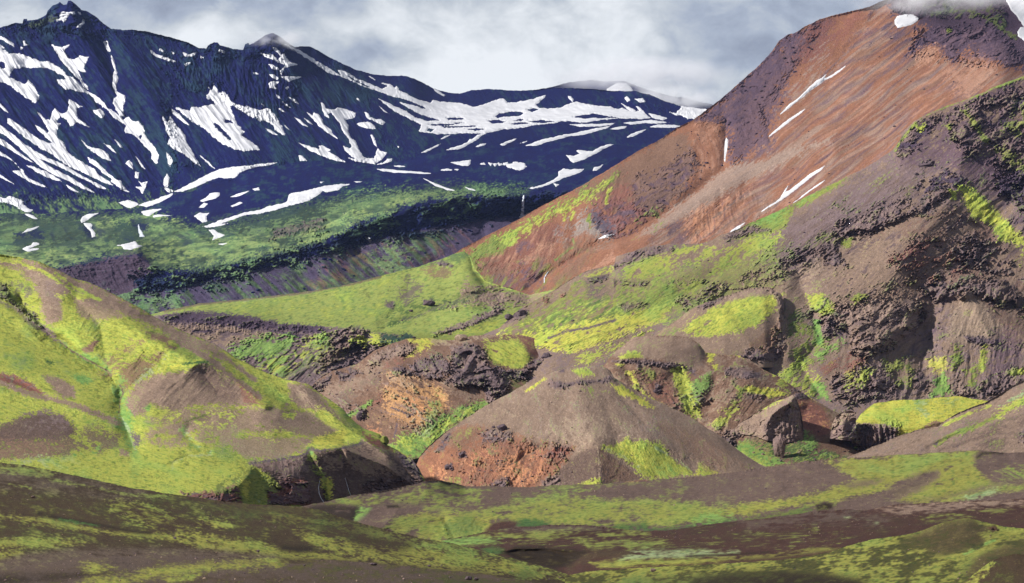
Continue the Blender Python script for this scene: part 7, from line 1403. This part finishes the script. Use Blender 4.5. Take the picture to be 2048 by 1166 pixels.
# ------------------------------------------------------------------ cloud hanging on the summits
def mist(u, v, D, rx, ry, rz, dens, seed, label):
    m = bpy.data.materials.new('summit_cloud'); m.use_nodes = True; t = m.node_tree; t.nodes.clear()
    out = NN(t, 'ShaderNodeOutputMaterial'); vol = NN(t, 'ShaderNodeVolumePrincipled')
    vol.inputs['Color'].default_value = (0.985, 0.99, 1, 1); vol.inputs['Anisotropy'].default_value = 0.1
    tc = NN(t, 'ShaderNodeTexCoord')
    ln = NN(t, 'ShaderNodeVectorMath', operation='LENGTH'); t.links.new(tc.outputs['Object'], ln.inputs[0])
    fo = NN(t, 'ShaderNodeMapRange', interpolation_type='SMOOTHSTEP'); t.links.new(ln.outputs['Value'], fo.inputs['Value'])
    fo.inputs['From Min'].default_value = 1.0; fo.inputs['From Max'].default_value = 0.25
    mp = NN(t, 'ShaderNodeMapping'); mp.inputs['Scale'].default_value = (rx / rz * 0.55, 1.2, 1.0); mp.inputs['Location'].default_value = (seed, 0, 0)
    t.links.new(tc.outputs['Object'], mp.inputs['Vector'])
    n = NN(t, 'ShaderNodeTexNoise'); n.inputs['Scale'].default_value = 1.1; n.inputs['Detail'].default_value = 4; n.inputs['Distortion'].default_value = 0.6
    t.links.new(mp.outputs[0], n.inputs['Vector'])
    nr = NN(t, 'ShaderNodeMapRange'); t.links.new(n.outputs['Fac'], nr.inputs['Value'])
    nr.inputs['From Min'].default_value = 0.36; nr.inputs['From Max'].default_value = 0.66; nr.inputs['To Max'].default_value = dens
    mu = NN(t, 'ShaderNodeMath', operation='MULTIPLY'); t.links.new(fo.outputs[0], mu.inputs[0]); t.links.new(nr.outputs[0], mu.inputs[1])
    t.links.new(mu.outputs[0], vol.inputs['Density']); t.links.new(vol.outputs[0], out.inputs['Volume'])
    o = link_mesh('cloud', ICO2[0] * 1.02, ICO2[1], m)
    o.location = tuple(ray_point(np.array(float(u)), np.array(float(v)), np.array(float(D))))
    o.scale = (rx, ry, rz)
    tag(o, label, 'cloud', kind='stuff')
mist(1275, 150, 10050, 470, 420, 72, 0.009, 1.0, "low cloud wrapped round the far summit dome")
mist(1350, 196, 9500, 240, 250, 50, 0.012, 4.0, "cloud spilling over the right end of the snowy ridge")
mist(556, 80, 8650, 150, 130, 42, 0.012, 7.0, "thin cloud cap on the second peak")
mist(1880, -2, 5330, 230, 190, 46, 0.014, 2.0, "cloud lying on the summit of the rust mountain")
# ------------------------------------------------------------------ the air between the hills
hz_c = np.array([[x, y, z] for z in (-76.0, 1900.0) for y in (-700.0, 14000.0) for x in (-12500.0, 12500.0)])
hz_q = np.array([[0, 2, 3, 1], [4, 5, 7, 6], [0, 1, 5, 4], [2, 6, 7, 3], [0, 4, 6, 2], [1, 3, 7, 5]])
m_h = bpy.data.materials.new("haze_air"); m_h.use_nodes = True
m_h.node_tree.nodes.clear()
o_h = NN(m_h.node_tree, 'ShaderNodeOutputMaterial'); v_h = NN(m_h.node_tree, 'ShaderNodeVolumePrincipled')
v_h.inputs['Color'].default_value = (0.40, 0.55, 1.0, 1)
v_h.inputs['Density'].default_value = 0.65e-5
v_h.inputs['Anisotropy'].default_value = 0.2
m_h.node_tree.links.new(v_h.outputs[0], o_h.inputs['Volume'])
hz = link_mesh('haze', hz_c, hz_q, m_h, smooth=False)
hz['kind'] = 'stuff'; hz['label'] = "thin blue air haze filling the valley"; hz['category'] = "haze"
